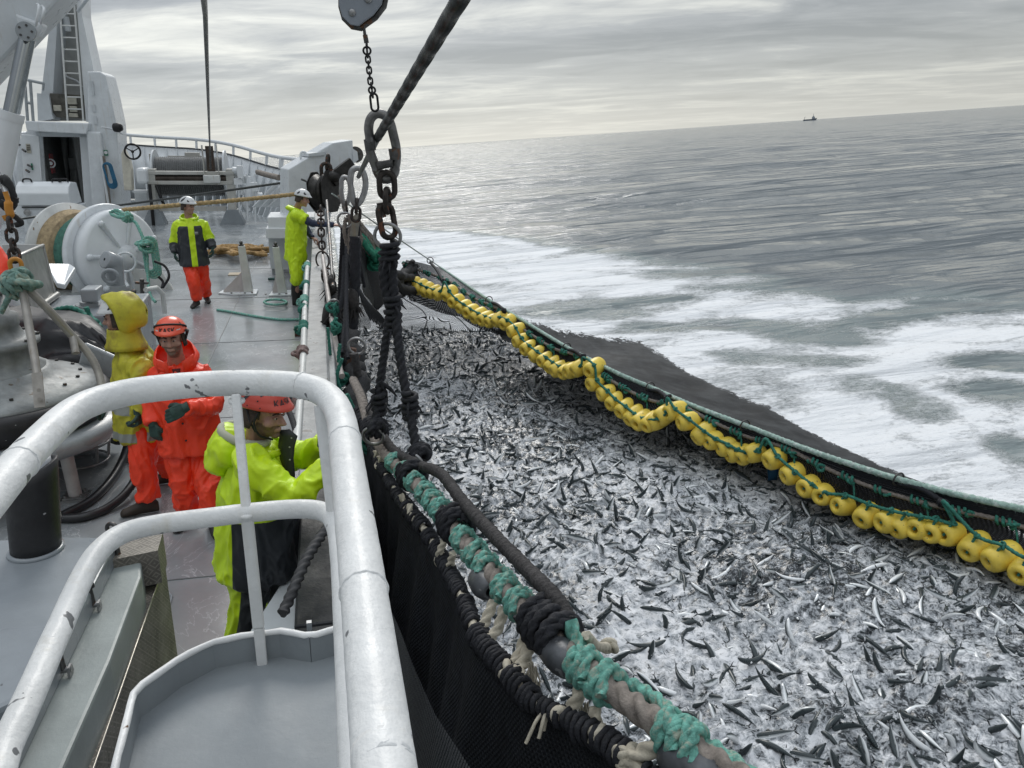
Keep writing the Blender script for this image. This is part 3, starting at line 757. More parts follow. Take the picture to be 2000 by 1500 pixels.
HL_PX = [(860, 522), (955, 586), (1000, 613), (1107, 678), (1200, 726), (1270, 756), (1350, 791), (1455, 831), (1600, 886), (1755, 936), (1900, 973), (2010, 997)]
HEAD = [sea(x, y, fz(x) + lerp_tab([(860, .25), (1200, .36), (2000, .5)], x)) for x, y in HL_PX]
HEAD += [HEAD[-1] + (HEAD[-1] - HEAD[-2]).normalized() * 1.5]
HEADS = spline(HEAD, 8)
def resample(pts, n):
    P = [V(p) for p in pts]; L = length(P); out = []; 
    for i in range(n):
        t = L * i / (n - 1); acc = 0.
        for a, b in zip(P, P[1:]):
            l = (b - a).length
            if acc + l >= t - 1e-9: out.append(a.lerp(b, (t - acc) / max(l, 1e-9))); break
            acc += l
        else: out.append(P[-1].copy())
    return out
def sheet(rows, nrow, n, sag=0., nz=0., zmin=None):
    R = [resample(r, n) for r in rows]; G = []; U = []
    for k in range(nrow):
        t = k / (nrow - 1) * (len(R) - 1); i = min(int(t), len(R) - 2); f = t - i; row = []; uu = []; acc = 0.
        for j in range(n):
            p0, p1 = R[max(i - 1, 0)][j], R[i][j]; p2 = R[i + 1][j]; p = p1.lerp(p2, f)
            p = p + V((0, 0, -sag * 4 * f * (1 - f)))
            if nz: p += V((mnoise.noise(p * 1.7), mnoise.noise(p * 1.7 + V((9, 0, 0))), mnoise.noise(p * 1.7 + V((0, 9, 0))))) * nz
            if zmin is not None: p.z = max(p.z, zmin)
            if j: acc += (p - row[-1]).length
            row.append(p); uu.append((acc, k * .0 + (0 if not G else U[-1][j][1] + (p - G[-1][j]).length)))
        G.append(row); U.append(uu)
    return G, U
def net_seine():
    t = thing("purse_seine", "black purse seine net hung beside the ship, its outer wall floating behind the yellow floats", "fishing net", FLINE[len(FLINE) // 2], fr=MW)
    # wall between head rope, cork line and float line
    A = resample([V((1.5, 17.0, 2.45))] + HEADS, 90); Fl = resample(FLINE[:-2], 90)
    low = []
    for i, p in enumerate(Fl):
        k = sstep(1.0, 2.0, p.z); low.append(p + V((.08 + .12 * k, .05, -.20 - .36 * k)))
    G, U = sheet([A, [a.lerp(f_, .5) - V((0, 0, .03)) for a, f_ in zip(A, Fl)], Fl, low], 14, 90, 0., .015)
    b = B(MW); b.grid(G, U); b.part("net_wall", NET_FINE, t)
    # outer wall, floating on the sea beyond the head rope
    OUT = [(955, 590), (1000, 611), (1090, 640), (1180, 655), (1245, 660), (1290, 685), (1330, 715), (1400, 752), (1500, 792), (1600, 852), (1700, 897), (1800, 940), (1900, 985), (1990, 1036), (2080, 1090)]
    O = resample([sea(x, y, lerp_tab([(955, 1.5), (1000, 1.2), (1180, .45), (1260, .16), (1400, .07), (2080, .07)], x)) for x, y in OUT], 120)
    H = resample([p for p in HEADS if p.y < 13.9], 120); 
    mid = [h.lerp(o, .35) for h, o in zip(H, O)]
    for p in mid: p.z *= .62
    mid2 = [h.lerp(o, .7) for h, o in zip(H, O)]
    for p in mid2: p.z = max(.09, p.z * .55)
    G, U = sheet([H, mid, mid2, O], 26, 120, 0., .035, .06)
    b = B(MW); b.grid(G, U); o = b.part("outer_netting", NET_OUT, t)
    e = o.data.attributes.new("edge", 'FLOAT', 'POINT')
    e.data.foreach_set("value", [min(1., (25 - k) / 7.) * .62 if k < 26 else 0 for k in range(26) for j in range(120)])
    # end wall: see-through netting that climbs out of the fish to the floats and the gathering post
    top = resample([s2w(at(700, 520, 13.6)), s2w(at(735, 548, 14.6))] + [p + V((.05, .05, -.2)) for p in FLP[:17]], 60)
    bot = resample([sea(*q) for q in ((690, 640), (740, 652), (800, 657), (870, 662), (940, 662), (985, 658), (1030, 690))], 60)
    for p in bot: p.z = .05
    G, U = sheet([top, [a.lerp(c, .5) + V((.12, .25, -.12)) for a, c in zip(top, bot)], bot], 16, 60, 0., .03)
    b = B(MW); b.grid(G, U); b.part("end_wall", NET_THIN, t)
    b = B(MW)
    for k in (6, 17, 29, 40, 51):                # seams in the end wall
        rope(b, [G[i][min(59, k + i // 2)] + V((-.01, -.02, .01)) for i in range(0, 16, 3)], .011, .05, n=6)
    b.part("seam", ROPE_BK, t)
    # gathered black netting between post and floats
    b = B(MW); rng = random.Random(2)
    for k in range(12):
        p, q = s2w(at(694 + rng.uniform(-6, 8), 455 + k * 8, 13.4)), FLP[0] + V((rng.uniform(-.2, .5), rng.uniform(-.3, .6), rng.uniform(-.35, .35)))
        m_ = p.lerp(q, .5) + V((0, 0, -.15 - .3 * rng.random()))
        P = spline([p, m_, q], 14); b.tube([x + V((mnoise.noise(x * 3 + V((k, 0, 0))), 0, mnoise.noise(x * 3 + V((0, k, 0))))) * .06 for x in P], [.06 + .05 * math.sin(math.pi * i / (len(P) - 1)) for i in range(len(P))], 8, jit=.12)
    b.part("gathered_netting", M("net_heap", (.012, .013, .016), .8, var=.5, vscale=40, bump=1., bscale=90), t)
    b = B(MW)
    A2 = resample([a.lerp(f_, .42) + V((0, 0, .02)) for a, f_ in zip(A, Fl)], 70)
    rope(b, A2, .026, .05, n=9); b.part("cork_rope", ROPE_BR, t)
    b = B(MW)
    pl = even(A2, .42)
    for i, p in enumerate(pl[:-1]):
        q = pl[i + 1]; coil(b, [p.lerp(q, .1), p.lerp(q, .42)], .040, .017, 17, 6, i, .3); knot(b, p.lerp(q, .5) + V((-.01, -.01, -.01)), .055, .016, 2, i)
        if i % 2: rope(b, [p.lerp(q, .5), p.lerp(q, .56) + V((-.03, -.04, -.09)), p.lerp(q, .6) + V((-.05, -.06, -.2))], .012, .03, n=6)
    b.part("cork_lashing", ROPE_G, t)
    return t
SEINE = net_seine()
def head_rope():
    t = thing("head_rope", "fuzzy pale green rope stretched above the yellow floats, with rings and black straps", "rope", HEAD[5], fr=MW)
    b = B(MW); far = spline([s2w(at(648, 378, 13.9)), s2w(at(690, 406, 14.3)), s2w(at(770, 461, 15.5)), HEAD[0], HEAD[1]], 8)
    b.tube(even(far, .1), .014, 8); b.part("wire", M("wire_rope_pale", (.36, .40, .38), .5, .3, var=.2), t)
    P = even(HEADS, .03); R = [lerp_tab([(6, .036), (16, .030), (19, .022), (22, .018)], p.y) for p in P]
    b = B(MW); b.tube(P, R, 12, strands=3, pitch=.22, depth=.14, jit=.10); rng = random.Random(8)
    for p, r in zip(P, R):                       # loose fibres of the worn rope
        if p.y > 15: continue
        for _ in range(3):
            d = V((rng.uniform(-1, 1), rng.uniform(-1, 1), rng.uniform(-1, 1))).normalized(); q = p + d * r * .9; e = d.cross(V((0, 0, 1))) * .004
            b.add([q + e, q - e, q + d * rng.uniform(.010, .034) + V((0, rng.uniform(-.015, .015), 0))], [(0, 1, 2), (2, 1, 0)])
    b.part("fuzzy_rope", ROPE_GP, t)
    for px, py, tx, ty in ((840, 512, 866, 550), (955, 588, 985, 606), (1107, 677, 1139, 698), (1270, 754, 1303, 777), (1455, 830, 1496, 857), (1755, 933, 1842, 980)):
        p = min(HEADS + far, key=lambda q: (V((*proj(q), 0)) - V((px, py, 0))).length)
        q = hang(tx, ty)
        b = B(MW); b.torus(p, (HEADS[5] - HEADS[0]).normalized(), .075, .011, 20, 7); b.part("ring", STEEL_DK, t)
        b = B(MW); rope(b, [p + V((0, 0, -.05)), p.lerp(q, .5) + V((0, 0, .02)), q], .03, .03, n=8); knot(b, q, .05, .02, 3, px); b.part("strap", ROPE_BK, t)
head_rope()

# ---------------------------------------------------------------- yellow floats and their line
FLOATM = M("float_yellow", (.86, .64, .09), .42, var=.10, vscale=9, bump=.12, bscale=30, chips=(.40, .30, .09), chipscale=22, chipth=.69)
FLINE_OFF = []
def floats():
    prof = [(.036, -.125), (.044, -.155), (.062, -.168), (.088, -.166), (.108, -.145), (.122, -.10), (.129, -.04), (.129, .04), (.122, .10), (.108, .145), (.088, .166), (.062, .168), (.044, .155), (.036, .125), (.036, -.125)]
    b = B(Matrix.Identity(4)); b.lathe((0, 0, 0), (1, 0, 0), prof, 28)
    me = b.mesh("net_float", FLOATM, Matrix.Identity(4)); rng = random.Random(21)
    b = B(Matrix.Identity(4)); b.torus((.157, 0, 0), (1, 0, 0), .068, .0045, 28, 6); b.torus((-.157, 0, 0), (1, 0, 0), .068, .0045, 28, 6)
    rim = b.mesh("rim", FLOATM, Matrix.Identity(4))
    ordn = ["first", "second", "third", "fourth", "fifth", "sixth", "seventh", "eighth", "ninth", "tenth", "eleventh", "twelfth", "thirteenth", "fourteenth", "fifteenth"]
    bays = [("bay beside the gathered netting", 0, 7), ("second bay from there", 7, 16), ("third bay", 16, 26), ("middle bay", 26, 36), ("short bay before the blue webbing", 36, 44), ("nearest bay", 44, 99)]
    for i, p in enumerate(FLP):
        a = FLP[max(i - 1, 0)]; c = FLP[min(i + 1, len(FLP) - 1)]; d = (c - a).normalized()
        toc = (CAMP - p); toc.z *= .15; toc.normalize()
        lat = (toc - d * toc.dot(d)).normalized()
        rgt = (-toc).cross(V((0, 0, 1))).normalized(); ax = ((toc * .50 - rgt * .70 - V((0, 0, .28))) if i < 46 else (toc * .74 - rgt * .50 - V((0, 0, .15))))
        ax = (ax + V((rng.uniform(-.2, .2), rng.uniform(-.2, .2), rng.uniform(-.2, .2)))).normalized()
        y_, z_, x_ = frame_of(ax, (0, 0, 1))
        rot = Matrix((x_, y_, z_)).transposed(); k = rng.uniform(1.0, 1.1)
        mw = Matrix.Translation(p) @ rot.to_4x4() @ Matrix.Rotation(rng.uniform(0, 6), 4, 'X') @ Matrix.Scale(k, 4)
        bay = [q for q in bays if q[1] <= i < q[2]][0]; j = i - bay[1]
        o = bpy.data.objects.new("net_float", me); COL.objects.link(o); o.matrix_world = mw; WMAT[o.name] = mw
        _fin(o, f"yellow net float, {ordn[j]} from the left in the {bay[0]}", "float", "yellow floats along the net edge", None)
        if i > 36:
            r_ = bpy.data.objects.new("rim", rim); COL.objects.link(r_); r_.parent = o
        FLINE_OFF.append(p + toc * (.168 if i < 48 else .10) + V((0, 0, .075 if i < 48 else .165)))
        FLINE_OFF[-1] = (FLINE_OFF[-1], p + ax * .15)
    # float line
    ties = {7: (868, 550), 16: (1000, 632), 26: (1139, 698), 36: (1303, 777), 44: (1496, 857), 55: (1842, 978)}
    pts = []
    for i, (q, h) in enumerate(FLINE_OFF):
        if i in ties: pts.append(hang(*ties[i]) + (CAMP - hang(*ties[i])).normalized() * .12)
        pts.append(q)
    pts.append(pts[-1] + V((.25, -.5, 0)))
    t = thing("float_line", "dark green braided line looped in front of the yellow floats", "rope", FLP[30], fr=MW)
    b = B(MW); P = spline(pts, 6); rope(b, P, .019, .022, n=9, sm=1); b.part("line", ROPE_G, t)
    b = B(MW)
    for i, (q, h) in enumerate(FLINE_OFF):
        knot(b, q, .032, .012, 3, i)
        if i > 38: rope(b, [q, q.lerp(h, .5) + V((0, 0, .015)), h], .014, .02, n=7)
    b.part("float_hitch", ROPE_G, t)
    b = B(MW)                                    # blue strip of webbing under the floats
    c = sea(1510, 905, .42); side = V((.10, -.05, 0))
    G = [[c + side * (s - .5) * (1 + .25 * k / 5) + V((0, .02 * math.sin(k + s * 3), -.05 * k)) for s in (0, .33, .66, 1)] for k in range(6)]
    b.grid(G); b.part("blue_webbing", M("webbing_blue", (.02, .11, .22), .7), t, solid=.006)
floats()
# ================================================================ SHIP: deck, hull, bulwark
random.seed(9)
WHITE = M("paint_white", (.66, .69, .71), .32, var=.06, vscale=4, bump=.10, bscale=22, streak=(.50, .46, .40), coat=.15)
WHITE_RAIL = M("paint_white_rail", (.76, .765, .755), .48, var=.07, vscale=9, bump=.42, bscale=34, chips=(.17, .175, .18), chipscale=19, chipth=.675, coat=.06, streak=(.60, .57, .50))
WHITE_OLD = M("paint_white_worn", (.60, .61, .59), .45, var=.1, vscale=5, bump=.2, bscale=30, chips=(.20, .14, .09), chipscale=12, chipth=.70, streak=(.36, .29, .21))
GREYP = M("paint_grey", (.25, .275, .295), .38, var=.10, vscale=3.5, bump=.08, bscale=70, wet=.20, coat=.15, chips=(.12, .13, .14), chipscale=16, chipth=.74)
GREYL = M("paint_light_grey", (.32, .345, .36), .36, var=.10, vscale=4, bump=.12, bscale=36, wet=.18, streak=(.26, .25, .23))
GREEN_GREY = M("paint_green_grey", (.27, .30, .29), .45, var=.12, vscale=4, bump=.10, bscale=60, wet=.12)
BLACKP = M("paint_black", (.022, .024, .027), .55, var=.3, vscale=8, bump=.35, bscale=44, spec=.3)
RUBBER = M("rubber_black", (.018, .018, .02), .5, var=.3, vscale=9, bump=.15, chips=(.35, .35, .36), chipscale=34, chipth=.76)
STAIN = M("steel_stainless", (.40, .40, .385), .38, .75, var=.15, vscale=5, streak=(.26, .24, .20))
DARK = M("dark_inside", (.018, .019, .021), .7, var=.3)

def deck_material():
    m = M("deck_paint", (.285, .306, .316), .29, var=.14, vscale=1.6, bump=.12, bscale=28, wet=.29)
    t = m.node_tree; b = t.nodes["Principled BSDF"]; L = t.links.new
    src = b.inputs["Base Color"].links[0].from_socket
    tcn = t.nodes.new("ShaderNodeTexCoord"); mp = t.nodes.new("ShaderNodeMapping"); mp.inputs["Scale"].default_value = (1.5, .8, 1); L(tcn.outputs["Object"], mp.inputs[0])
    n = t.nodes.new("ShaderNodeTexNoise"); L(mp.outputs[0], n.inputs["Vector"]); n.inputs["Scale"].default_value = 1.6; n.inputs["Detail"].default_value = 6; n.inputs["Roughness"].default_value = .6; n.inputs["Distortion"].default_value = 1.6
    # thin pale scuff lines: where a noise field crosses one value
    a = t.nodes.new("ShaderNodeMath"); a.operation = 'SUBTRACT'; L(n.outputs[0], a.inputs[0]); a.inputs[1].default_value = .5
    c = t.nodes.new("ShaderNodeMath"); c.operation = 'ABSOLUTE'; L(a.outputs[0], c.inputs[0])
    r = t.nodes.new("ShaderNodeMapRange"); r.inputs[1].default_value = .002; r.inputs[2].default_value = .010; r.inputs[3].default_value = .8; r.inputs[4].default_value = 0; L(c.outputs[0], r.inputs[0])
    n2 = t.nodes.new("ShaderNodeTexNoise"); L(tcn.outputs["Object"], n2.inputs["Vector"]); n2.inputs["Scale"].default_value = .5
    r2 = t.nodes.new("ShaderNodeMapRange"); r2.inputs[1].default_value = .40; r2.inputs[2].default_value = .55; L(n2.outputs[0], r2.inputs[0])
    q = t.nodes.new("ShaderNodeMath"); q.operation = 'MULTIPLY'; L(r.outputs[0], q.inputs[0]); L(r2.outputs[0], q.inputs[1])
    mx_ = t.nodes.new("ShaderNodeMix"); mx_.data_type = 'RGBA'; L(q.outputs[0], mx_.inputs[0]); L(src, mx_.inputs[6]); mx_.inputs[7].default_value = (.52, .55, .56, 1)
    # faint pinkish brown traffic stain along the walkway
    sx = t.nodes.new("ShaderNodeSeparateXYZ"); L(tcn.outputs["Object"], sx.inputs[0])
    n3 = t.nodes.new("ShaderNodeTexNoise"); L(tcn.outputs["Object"], n3.inputs["Vector"]); n3.inputs["Scale"].default_value = 1.1; n3.inputs["Detail"].default_value = 4
    d1 = t.nodes.new("ShaderNodeMath"); d1.operation = 'ADD'; L(sx.outputs[0], d1.inputs[0]); d1.inputs[1].default_value = -6.05
    d2 = t.nodes.new("ShaderNodeMath"); d2.operation = 'ABSOLUTE'; L(d1.outputs[0], d2.inputs[0])
    d3 = t.nodes.new("ShaderNodeMapRange"); d3.inputs[1].default_value = .2; d3.inputs[2].default_value = .8; d3.inputs[3].default_value = .32; d3.inputs[4].default_value = 0; L(d2.outputs[0], d3.inputs[0])
    d4 = t.nodes.new("ShaderNodeMapRange"); d4.inputs[1].default_value = .40; d4.inputs[2].default_value = .56; L(n3.outputs[0], d4.inputs[0])
    d5 = t.nodes.new("ShaderNodeMath"); d5.operation = 'MULTIPLY'; L(d3.outputs[0], d5.inputs[0]); L(d4.outputs[0], d5.inputs[1])
    m2 = t.nodes.new("ShaderNodeMix"); m2.data_type = 'RGBA'; L(d5.outputs[0], m2.inputs[0]); L(mx_.outputs[2], m2.inputs[6]); m2.inputs[7].default_value = (.24, .205, .205, 1)
    L(m2.outputs[2], b.inputs["Base Color"])
    return m
DECKM = deck_material()
SIDE = [(.02, -8), (.02, 8), (.0, 16), (-.15, 22), (-.7, 26.5), (-1.9, 31), (-4.0, 35.5), (-6.8, 38.5), (-9.6, 35.5), (-12, 30), (-13.3, 24), (-13.6, 8), (-13.6, -8)]
def deck():
    pts = [V((x, y, 0)) for x, y in SIDE]
    b = B(); b.prism([p - V((0, 0, .05)) for p in pts], (0, 0, .05)); b.thing("deck", DECKM, kind="structure", origin=(-6.8, 10, 0))
    b = B()                                      # welded seams in the plating
    for y in (5.1, 8.4, 11.7, 15.0, 18.3, 21.6): b.bb((-9, y - .006, .001), (-.25, y + .006, .005))
    for x in (-1.62, -3.6, -5.6): b.bb((x - .005, 4.0, .0015), (x + .005, 22, .0055))
    b.thing("deck_seam", M("weld_seam", (.16, .17, .175), .5), kind="structure")
    hm = M("hull_dark", (.022, .03, .04), .4, var=.2)
    b = B(); top = [p - V((0, 0, .05)) for p in pts]; bot = [V((-6.8 + (p.x + 6.8) * .97, p.y * .985, -5.)) for p in pts]
    n = len(pts); b.add(top + bot, [(i, n + i, n + (i + 1) % n, (i + 1) % n) for i in range(n)] + [list(range(n, 2 * n))]); b.thing("hull", hm, kind="structure")
deck()
def bulwark():
    t = thing("bulwark", "grey steel bulwark with a flat worn cap along the ship's side beside the net", "ship's side wall", (-.05, 9, 0))
    b = B(); b.bb((-.06, -2, .0), (.0, 22.2, .985)); b.bb((.002, -2, -.4), (.045, 22, .80)); b.part("plate", GREYL, t)
    b = B(); b.bb((-.235, 4.35, .985), (-.035, 22.2, 1.02)); b.bb((-.034, 4.35, .93), (.03, 22.2, .99)); b.part("cap", M("cap_grey", (.235, .245, .245), .5, var=.2, vscale=5, bump=.35, bscale=30, chips=(.13, .12, .11), chipscale=10, chipth=.66), t, bevel=.012)
    b = B(); b.bb((-.215, 2.88, .975), (-.045, 4.34, 1.025)); b.bb((-.215, 1.0, .975), (-.045, 2.868, 1.027)); b.bb((-.042, 1.0, .93), (.035, 4.34, 1.0)); b.part("black_cap", BLACKP, t, bevel=.012)
    for y in range(5, 22, 2):
        b = B(); b.prism([(-.065, y, .01), (-.32, y, .01), (-.20, y, .5), (-.10, y, .97), (-.065, y, .97)], (0, .012, 0)); b.part("bracket", GREYL, t)
    b = B(); b.prism([(-.62, 2.72, .62), (-.55, 3.05, .66), (-.24, 3.9, .72), (-.24, 2.3, .60), (-.5, 2.45, .60)], (0, 0, .05)); b.cyl((-.54, 2.78, .66), (-.54, 2.78, .70), .055, n=18); b.prism([(-.62, 2.6, .30), (-.24, 2.4, .3), (-.24, 3.3, .3)], (0, 0, .04)); b.part("lug_plate", WHITE, t, bevel=.01)
bulwark()
def side_pipe():
    t = thing("side_pipe", "white pipe lashed along the inside of the bulwark with rope turns", "pipe", (-.3, 9, 1.0))
    P = [at(601, 512, 12.6), at(596, 590, 9.6), at(593, 680, 7.4), at(588, 760, 6.2), at(582, 838, 5.3), at(576, 900, 4.75)]
    b = B(); b.tube(spline(P, 6), .032, 14); b.part("tube", WHITE_OLD, t)
    for k, ((px, py, y), m_) in enumerate((((600, 520, 12.3), ROPE_TQ), ((597, 556, 10.8), ROPE_G), ((594, 588, 9.7), ROPE_TQ), ((594, 603, 9.3), ROPE_G), ((593, 640, 8.3), ROPE_G), ((591, 688, 7.25), M("rope_mauve", (.22, .16, .15), .85, var=.3, vscale=30)), ((588, 775, 6.05), MATS["rope_mauve"]))):
        c = at(px, py, y); b = B(); L_ = .10 if k % 2 else .16
        coil(b, [c - V((0, L_, 0)), c + V((0, L_, 0))], .043, .014, 32, 7, k); knot(b, c + V((-.03, 0, -.02)), .055, .016, 3, k)
        if k in (0, 2): rope(b, [c, c + V((-.05, -.1, -.12)), c + V((-.06, -.12, -.26))], .014, .03)
        b.part("lashing", m_, t)
    for y in (5.2, 8.0, 11.0):
        p = min(spline(P, 12), key=lambda q: abs(q.y - y)); b = B(); b.beam(p, (-.07, y, p.z - .22), .03, .012); b.part("bracket", GREYL, t)
side_pipe()

# ================================================================ FOREGROUND: guard rail, tray, hatch coaming, tread plate
def guard_rail():
    t = thing("guard_rail", "thick chipped white tube guard rail curving across the near left corner", "railing", (-.3, 1.4, 1.8))
    h = 2.45
    top = [dk(x, y, h) for x, y in ((-300, 1330), (-160, 1145), (0, 950), (78, 862), (150, 800), (230, 771), (330, 756), (450, 748), (560, 750), (614, 760), (648, 782), (667, 822), (678, 900), (691, 1000), (704, 1100), (728, 1300), (751, 1500), (757, 1550))]
    top += [V((top[-1].x + .01, -.1, h)), V((top[-1].x + .03, -1.2, h))]
    b = B(); b.tube(spline([V((top[0].x - .25, top[0].y - .5, h))] + top, 9), .0295, 24, jit=.008); b.part("top_rail", WHITE_RAIL, t)
    Q = spline(top, 9)
    for px, py in ((36, 908), (590, 752), (672, 860), (712, 1165)):
        i = min(range(1, len(Q) - 1), key=lambda k: (V((*proj(s2w(Q[k])), 0)) - V((px, py, 0))).length); d = (Q[i + 1] - Q[i - 1]).normalized(); u, v_, _ = frame_of(d)
        b = B(); b.tube([Q[i] + (u * math.cos(2 * math.pi * k / 40) + v_ * math.sin(2 * math.pi * k / 40)) * .0293 + d * .0016 * math.sin(k * 1.9) for k in range(40)], .0022, 7, closed=True, jit=.2); b.part("weld_seam", WHITE_RAIL, t)
    hm = 2.19
    mid = [dk(x, y, hm) for x, y in ((-120, 1690), (20, 1440), (110, 1240), (165, 1120), (200, 1070), (245, 1040), (310, 1024), (400, 1012), (500, 1000), (585, 994), (632, 1000), (655, 1025), (666, 1090), (676, 1230), (688, 1420), (696, 1560))]
    mid += [V((mid[-1].x, .1, hm)), V((mid[-1].x, -1.2, hm))]
    b = B(); b.tube(spline([V((mid[0].x - .2, mid[0].y - .6, hm))] + mid, 9), .0215, 18, jit=.008); b.part("mid_rail", WHITE_RAIL, t)
    p = dk(461, 770, 2.43); q = dk(482, 1005, 2.19); f_ = dk(503, 1306, 1.80)
    b = B(); b.beam(p, q, .020, .020, (0, 1, 0)); b.beam(q + V((0, .0, .0)), V((q.x + .002, q.y - .003, 1.90)), .026, .018, (0, 1, 0)); b.beam((q.x + .002, q.y - .003, 1.9), (q.x + .002, q.y - .003, 1.79), .024, .016, (0, 1, 0)); b.part("stanchion", WHITE_RAIL, t, bevel=.004)
    for c in (p, q): 
        b = B(); b.torus(c + V((0, 0, -.016 if c is p else .0)), (0, 0, 1), .013, .006, 18, 8); b.part("weld", WHITE_RAIL, t)
    a = dk(628, 792, 2.43); c = dk(654, 1012, 2.19)
    b = B(); b.cyl(a, c, .0165, n=14); b.part("stanchion", WHITE_RAIL, t)
guard_rail()
def tray():
    t = thing("platform_tray", "grey painted platform with a raised white edged lip inside the guard rail", "platform", (-.3, 1.2, 1.8))
    pts = [(205, 1600), (225, 1500), (262, 1350), (345, 1290), (415, 1254), (490, 1240), (545, 1233), (605, 1243), (660, 1228), (720, 1215), (760, 1290)]
    top = [dk(x, y, 1.87) for x, y in pts]
    top = [V((top[0].x - .02, -.5, 1.87))] + top + [V((top[-1].x + .02, -.5, 1.87))]
    fl = [V((p.x, p.y, 1.80)) for p in top]
    b = B(); b.prism([p - V((0, 0, .02)) for p in fl], (0, 0, .02)); b.part("floor", M("paint_tray", (.26, .285, .30), .58, var=.08, vscale=3, bump=.12, bscale=60, chips=(.36, .38, .39), chipscale=30, chipth=.735, col2=(.235, .255, .27)), t)
    b = B()
    for p, q in zip(top, top[1:]): b.add([p, q, V((q.x, q.y, 1.795)), V((p.x, p.y, 1.795))], [(0, 1, 2, 3)])
    b.part("lip", MATS["paint_tray"], t, solid=.007)
    b = B(); P = even(top, .03); b.tube([p + V((0, 0, .001 + .0012 * math.sin(i * 1.7))) for i, p in enumerate(P)], .0078, 8, jit=.15); b.part("lip_edge", M("white_edge", (.86, .86, .85), .4, chips=(.16, .09, .05), chipscale=14, chipth=.63, bump=.2), t)
    b = B(); c = dk(410, 1302, 1.801); b.cyl(c, c + V((0, 0, .002)), .013, n=20); b.part("drain_hole", M("drain", (.09, .09, .085), .5), t)
    b = B()                                      # gusset in the right hand corner
    c = dk(607, 1262, 1.80); b.beam(c + V((0, 0, .0)), c + V((0, .0, .07)), .012, .012); b.part("gusset", GREYP, t)
tray()
def hatch():
    # slab and channel of the fish hatch
    t = thing("fish_hatch", "grey green painted hatch coaming with swing bolts below the mid rail", "hatch", (-1.6, 2.2, .9))
    h = 1.30
    s = [(-420, 1085), (0, 1052), (120, 1046), (232, 1046), (180, 1130), (80, 1345), (-40, 1400), (-420, 1460)]
    S_ = [dk(x, y, h) for x, y in s]
    b = B(); b.prism([p - V((0, 0, .11)) for p in S_], (0, 0, .11)); b.part("cover_plate", GREYP, t, bevel=.02)
    hc = 1.22
    c1 = [dk(x, y, hc) for x, y in ((222, 1084), (258, 1072), (276, 1092), (276, 1125), (215, 1290), (118, 1510), (60, 1650), (-70, 1650), (10, 1440), (100, 1290))]
    b = B(); b.prism([p - V((0, 0, .85)) for p in c1], (0, 0, .85)); b.part("coaming", GREEN_GREY, t, bevel=.012)
    a, c = dk(222, 1064, 1.29), dk(4, 1500, 1.29)
    b = B(); b.beam(a - V((.01, 0, .03)), c - V((.01, 0, .03)), .04, .09); b.part("upstand", GREYP, t, bevel=.01)
    for px, py in ((216, 1078), (166, 1172), (108, 1300)):
        p = dk(px + 18, py + 18, hc + .005); k = V((-.012, .01, .13))
        b = B(); b.cyl(p + V((-.026, 0, .02)), p + V((.026, 0, .02)), .011, n=10)
        for e in (-.02, .02): b.prism([p + V((e - .004, -.022, 0)), p + V((e - .004, .022, 0)), p + V((e - .004, .014, .034)), p + V((e - .004, -.014, .034))], (.008, 0, 0))
        b.part("clamp_lug", STEEL, t)
        b = B(); b.cyl(p + V((0, 0, .02)), p + k, .011, n=10); b.cyl(p + k * .70, p + k * .84, .022, n=6); b.torus(p + k + V((0, 0, .020)), (.5, 1, 0), .026, .009, 18, 8); b.part("swing_bolt", STEEL_DK, t)
    t2 = thing("exhaust_funnel", "short black rubber funnel pipe standing on the grey hatch cover", "funnel", dk(70, 1098, h))
    c = dk(71, 1075, h); tp = at(60, 918, c.y + .05); r0, r1 = .088, .098; rings = []; n = 28; ax = (tp - c)
    for k in range(9):
        f_ = k / 8; q = c.lerp(tp, f_); r = r0 + (r1 - r0) * f_; rings.append([q + V((math.cos(2 * math.pi * i / n) * r, math.sin(2 * math.pi * i / n) * r, (.045 * math.cos(2 * math.pi * i / n) + .0 * math.sin(2 * math.pi * i / n)) * f_)) for i in range(n)])
    b = B(); b.loft(rings, True, False); b.part("pipe", RUBBER, t2, solid=.014)
    b = B(); q = c.lerp(tp, .94); b.loft([[q + V((math.cos(2 * math.pi * i / n) * .078, math.sin(2 * math.pi * i / n) * .078, z + .043 * math.cos(2 * math.pi * i / n))) for i in range(n)] for z in (-.25, -.02, .03)], True, False); b.part("liner", M("liner_grey", (.42, .44, .46), .4), t2, solid=.006)
    b = B(); b.torus(c + V((0, 0, .004)), (0, 0, 1), .096, .012, 30, 8); b.part("weld_collar", GREYP, t2)
hatch()
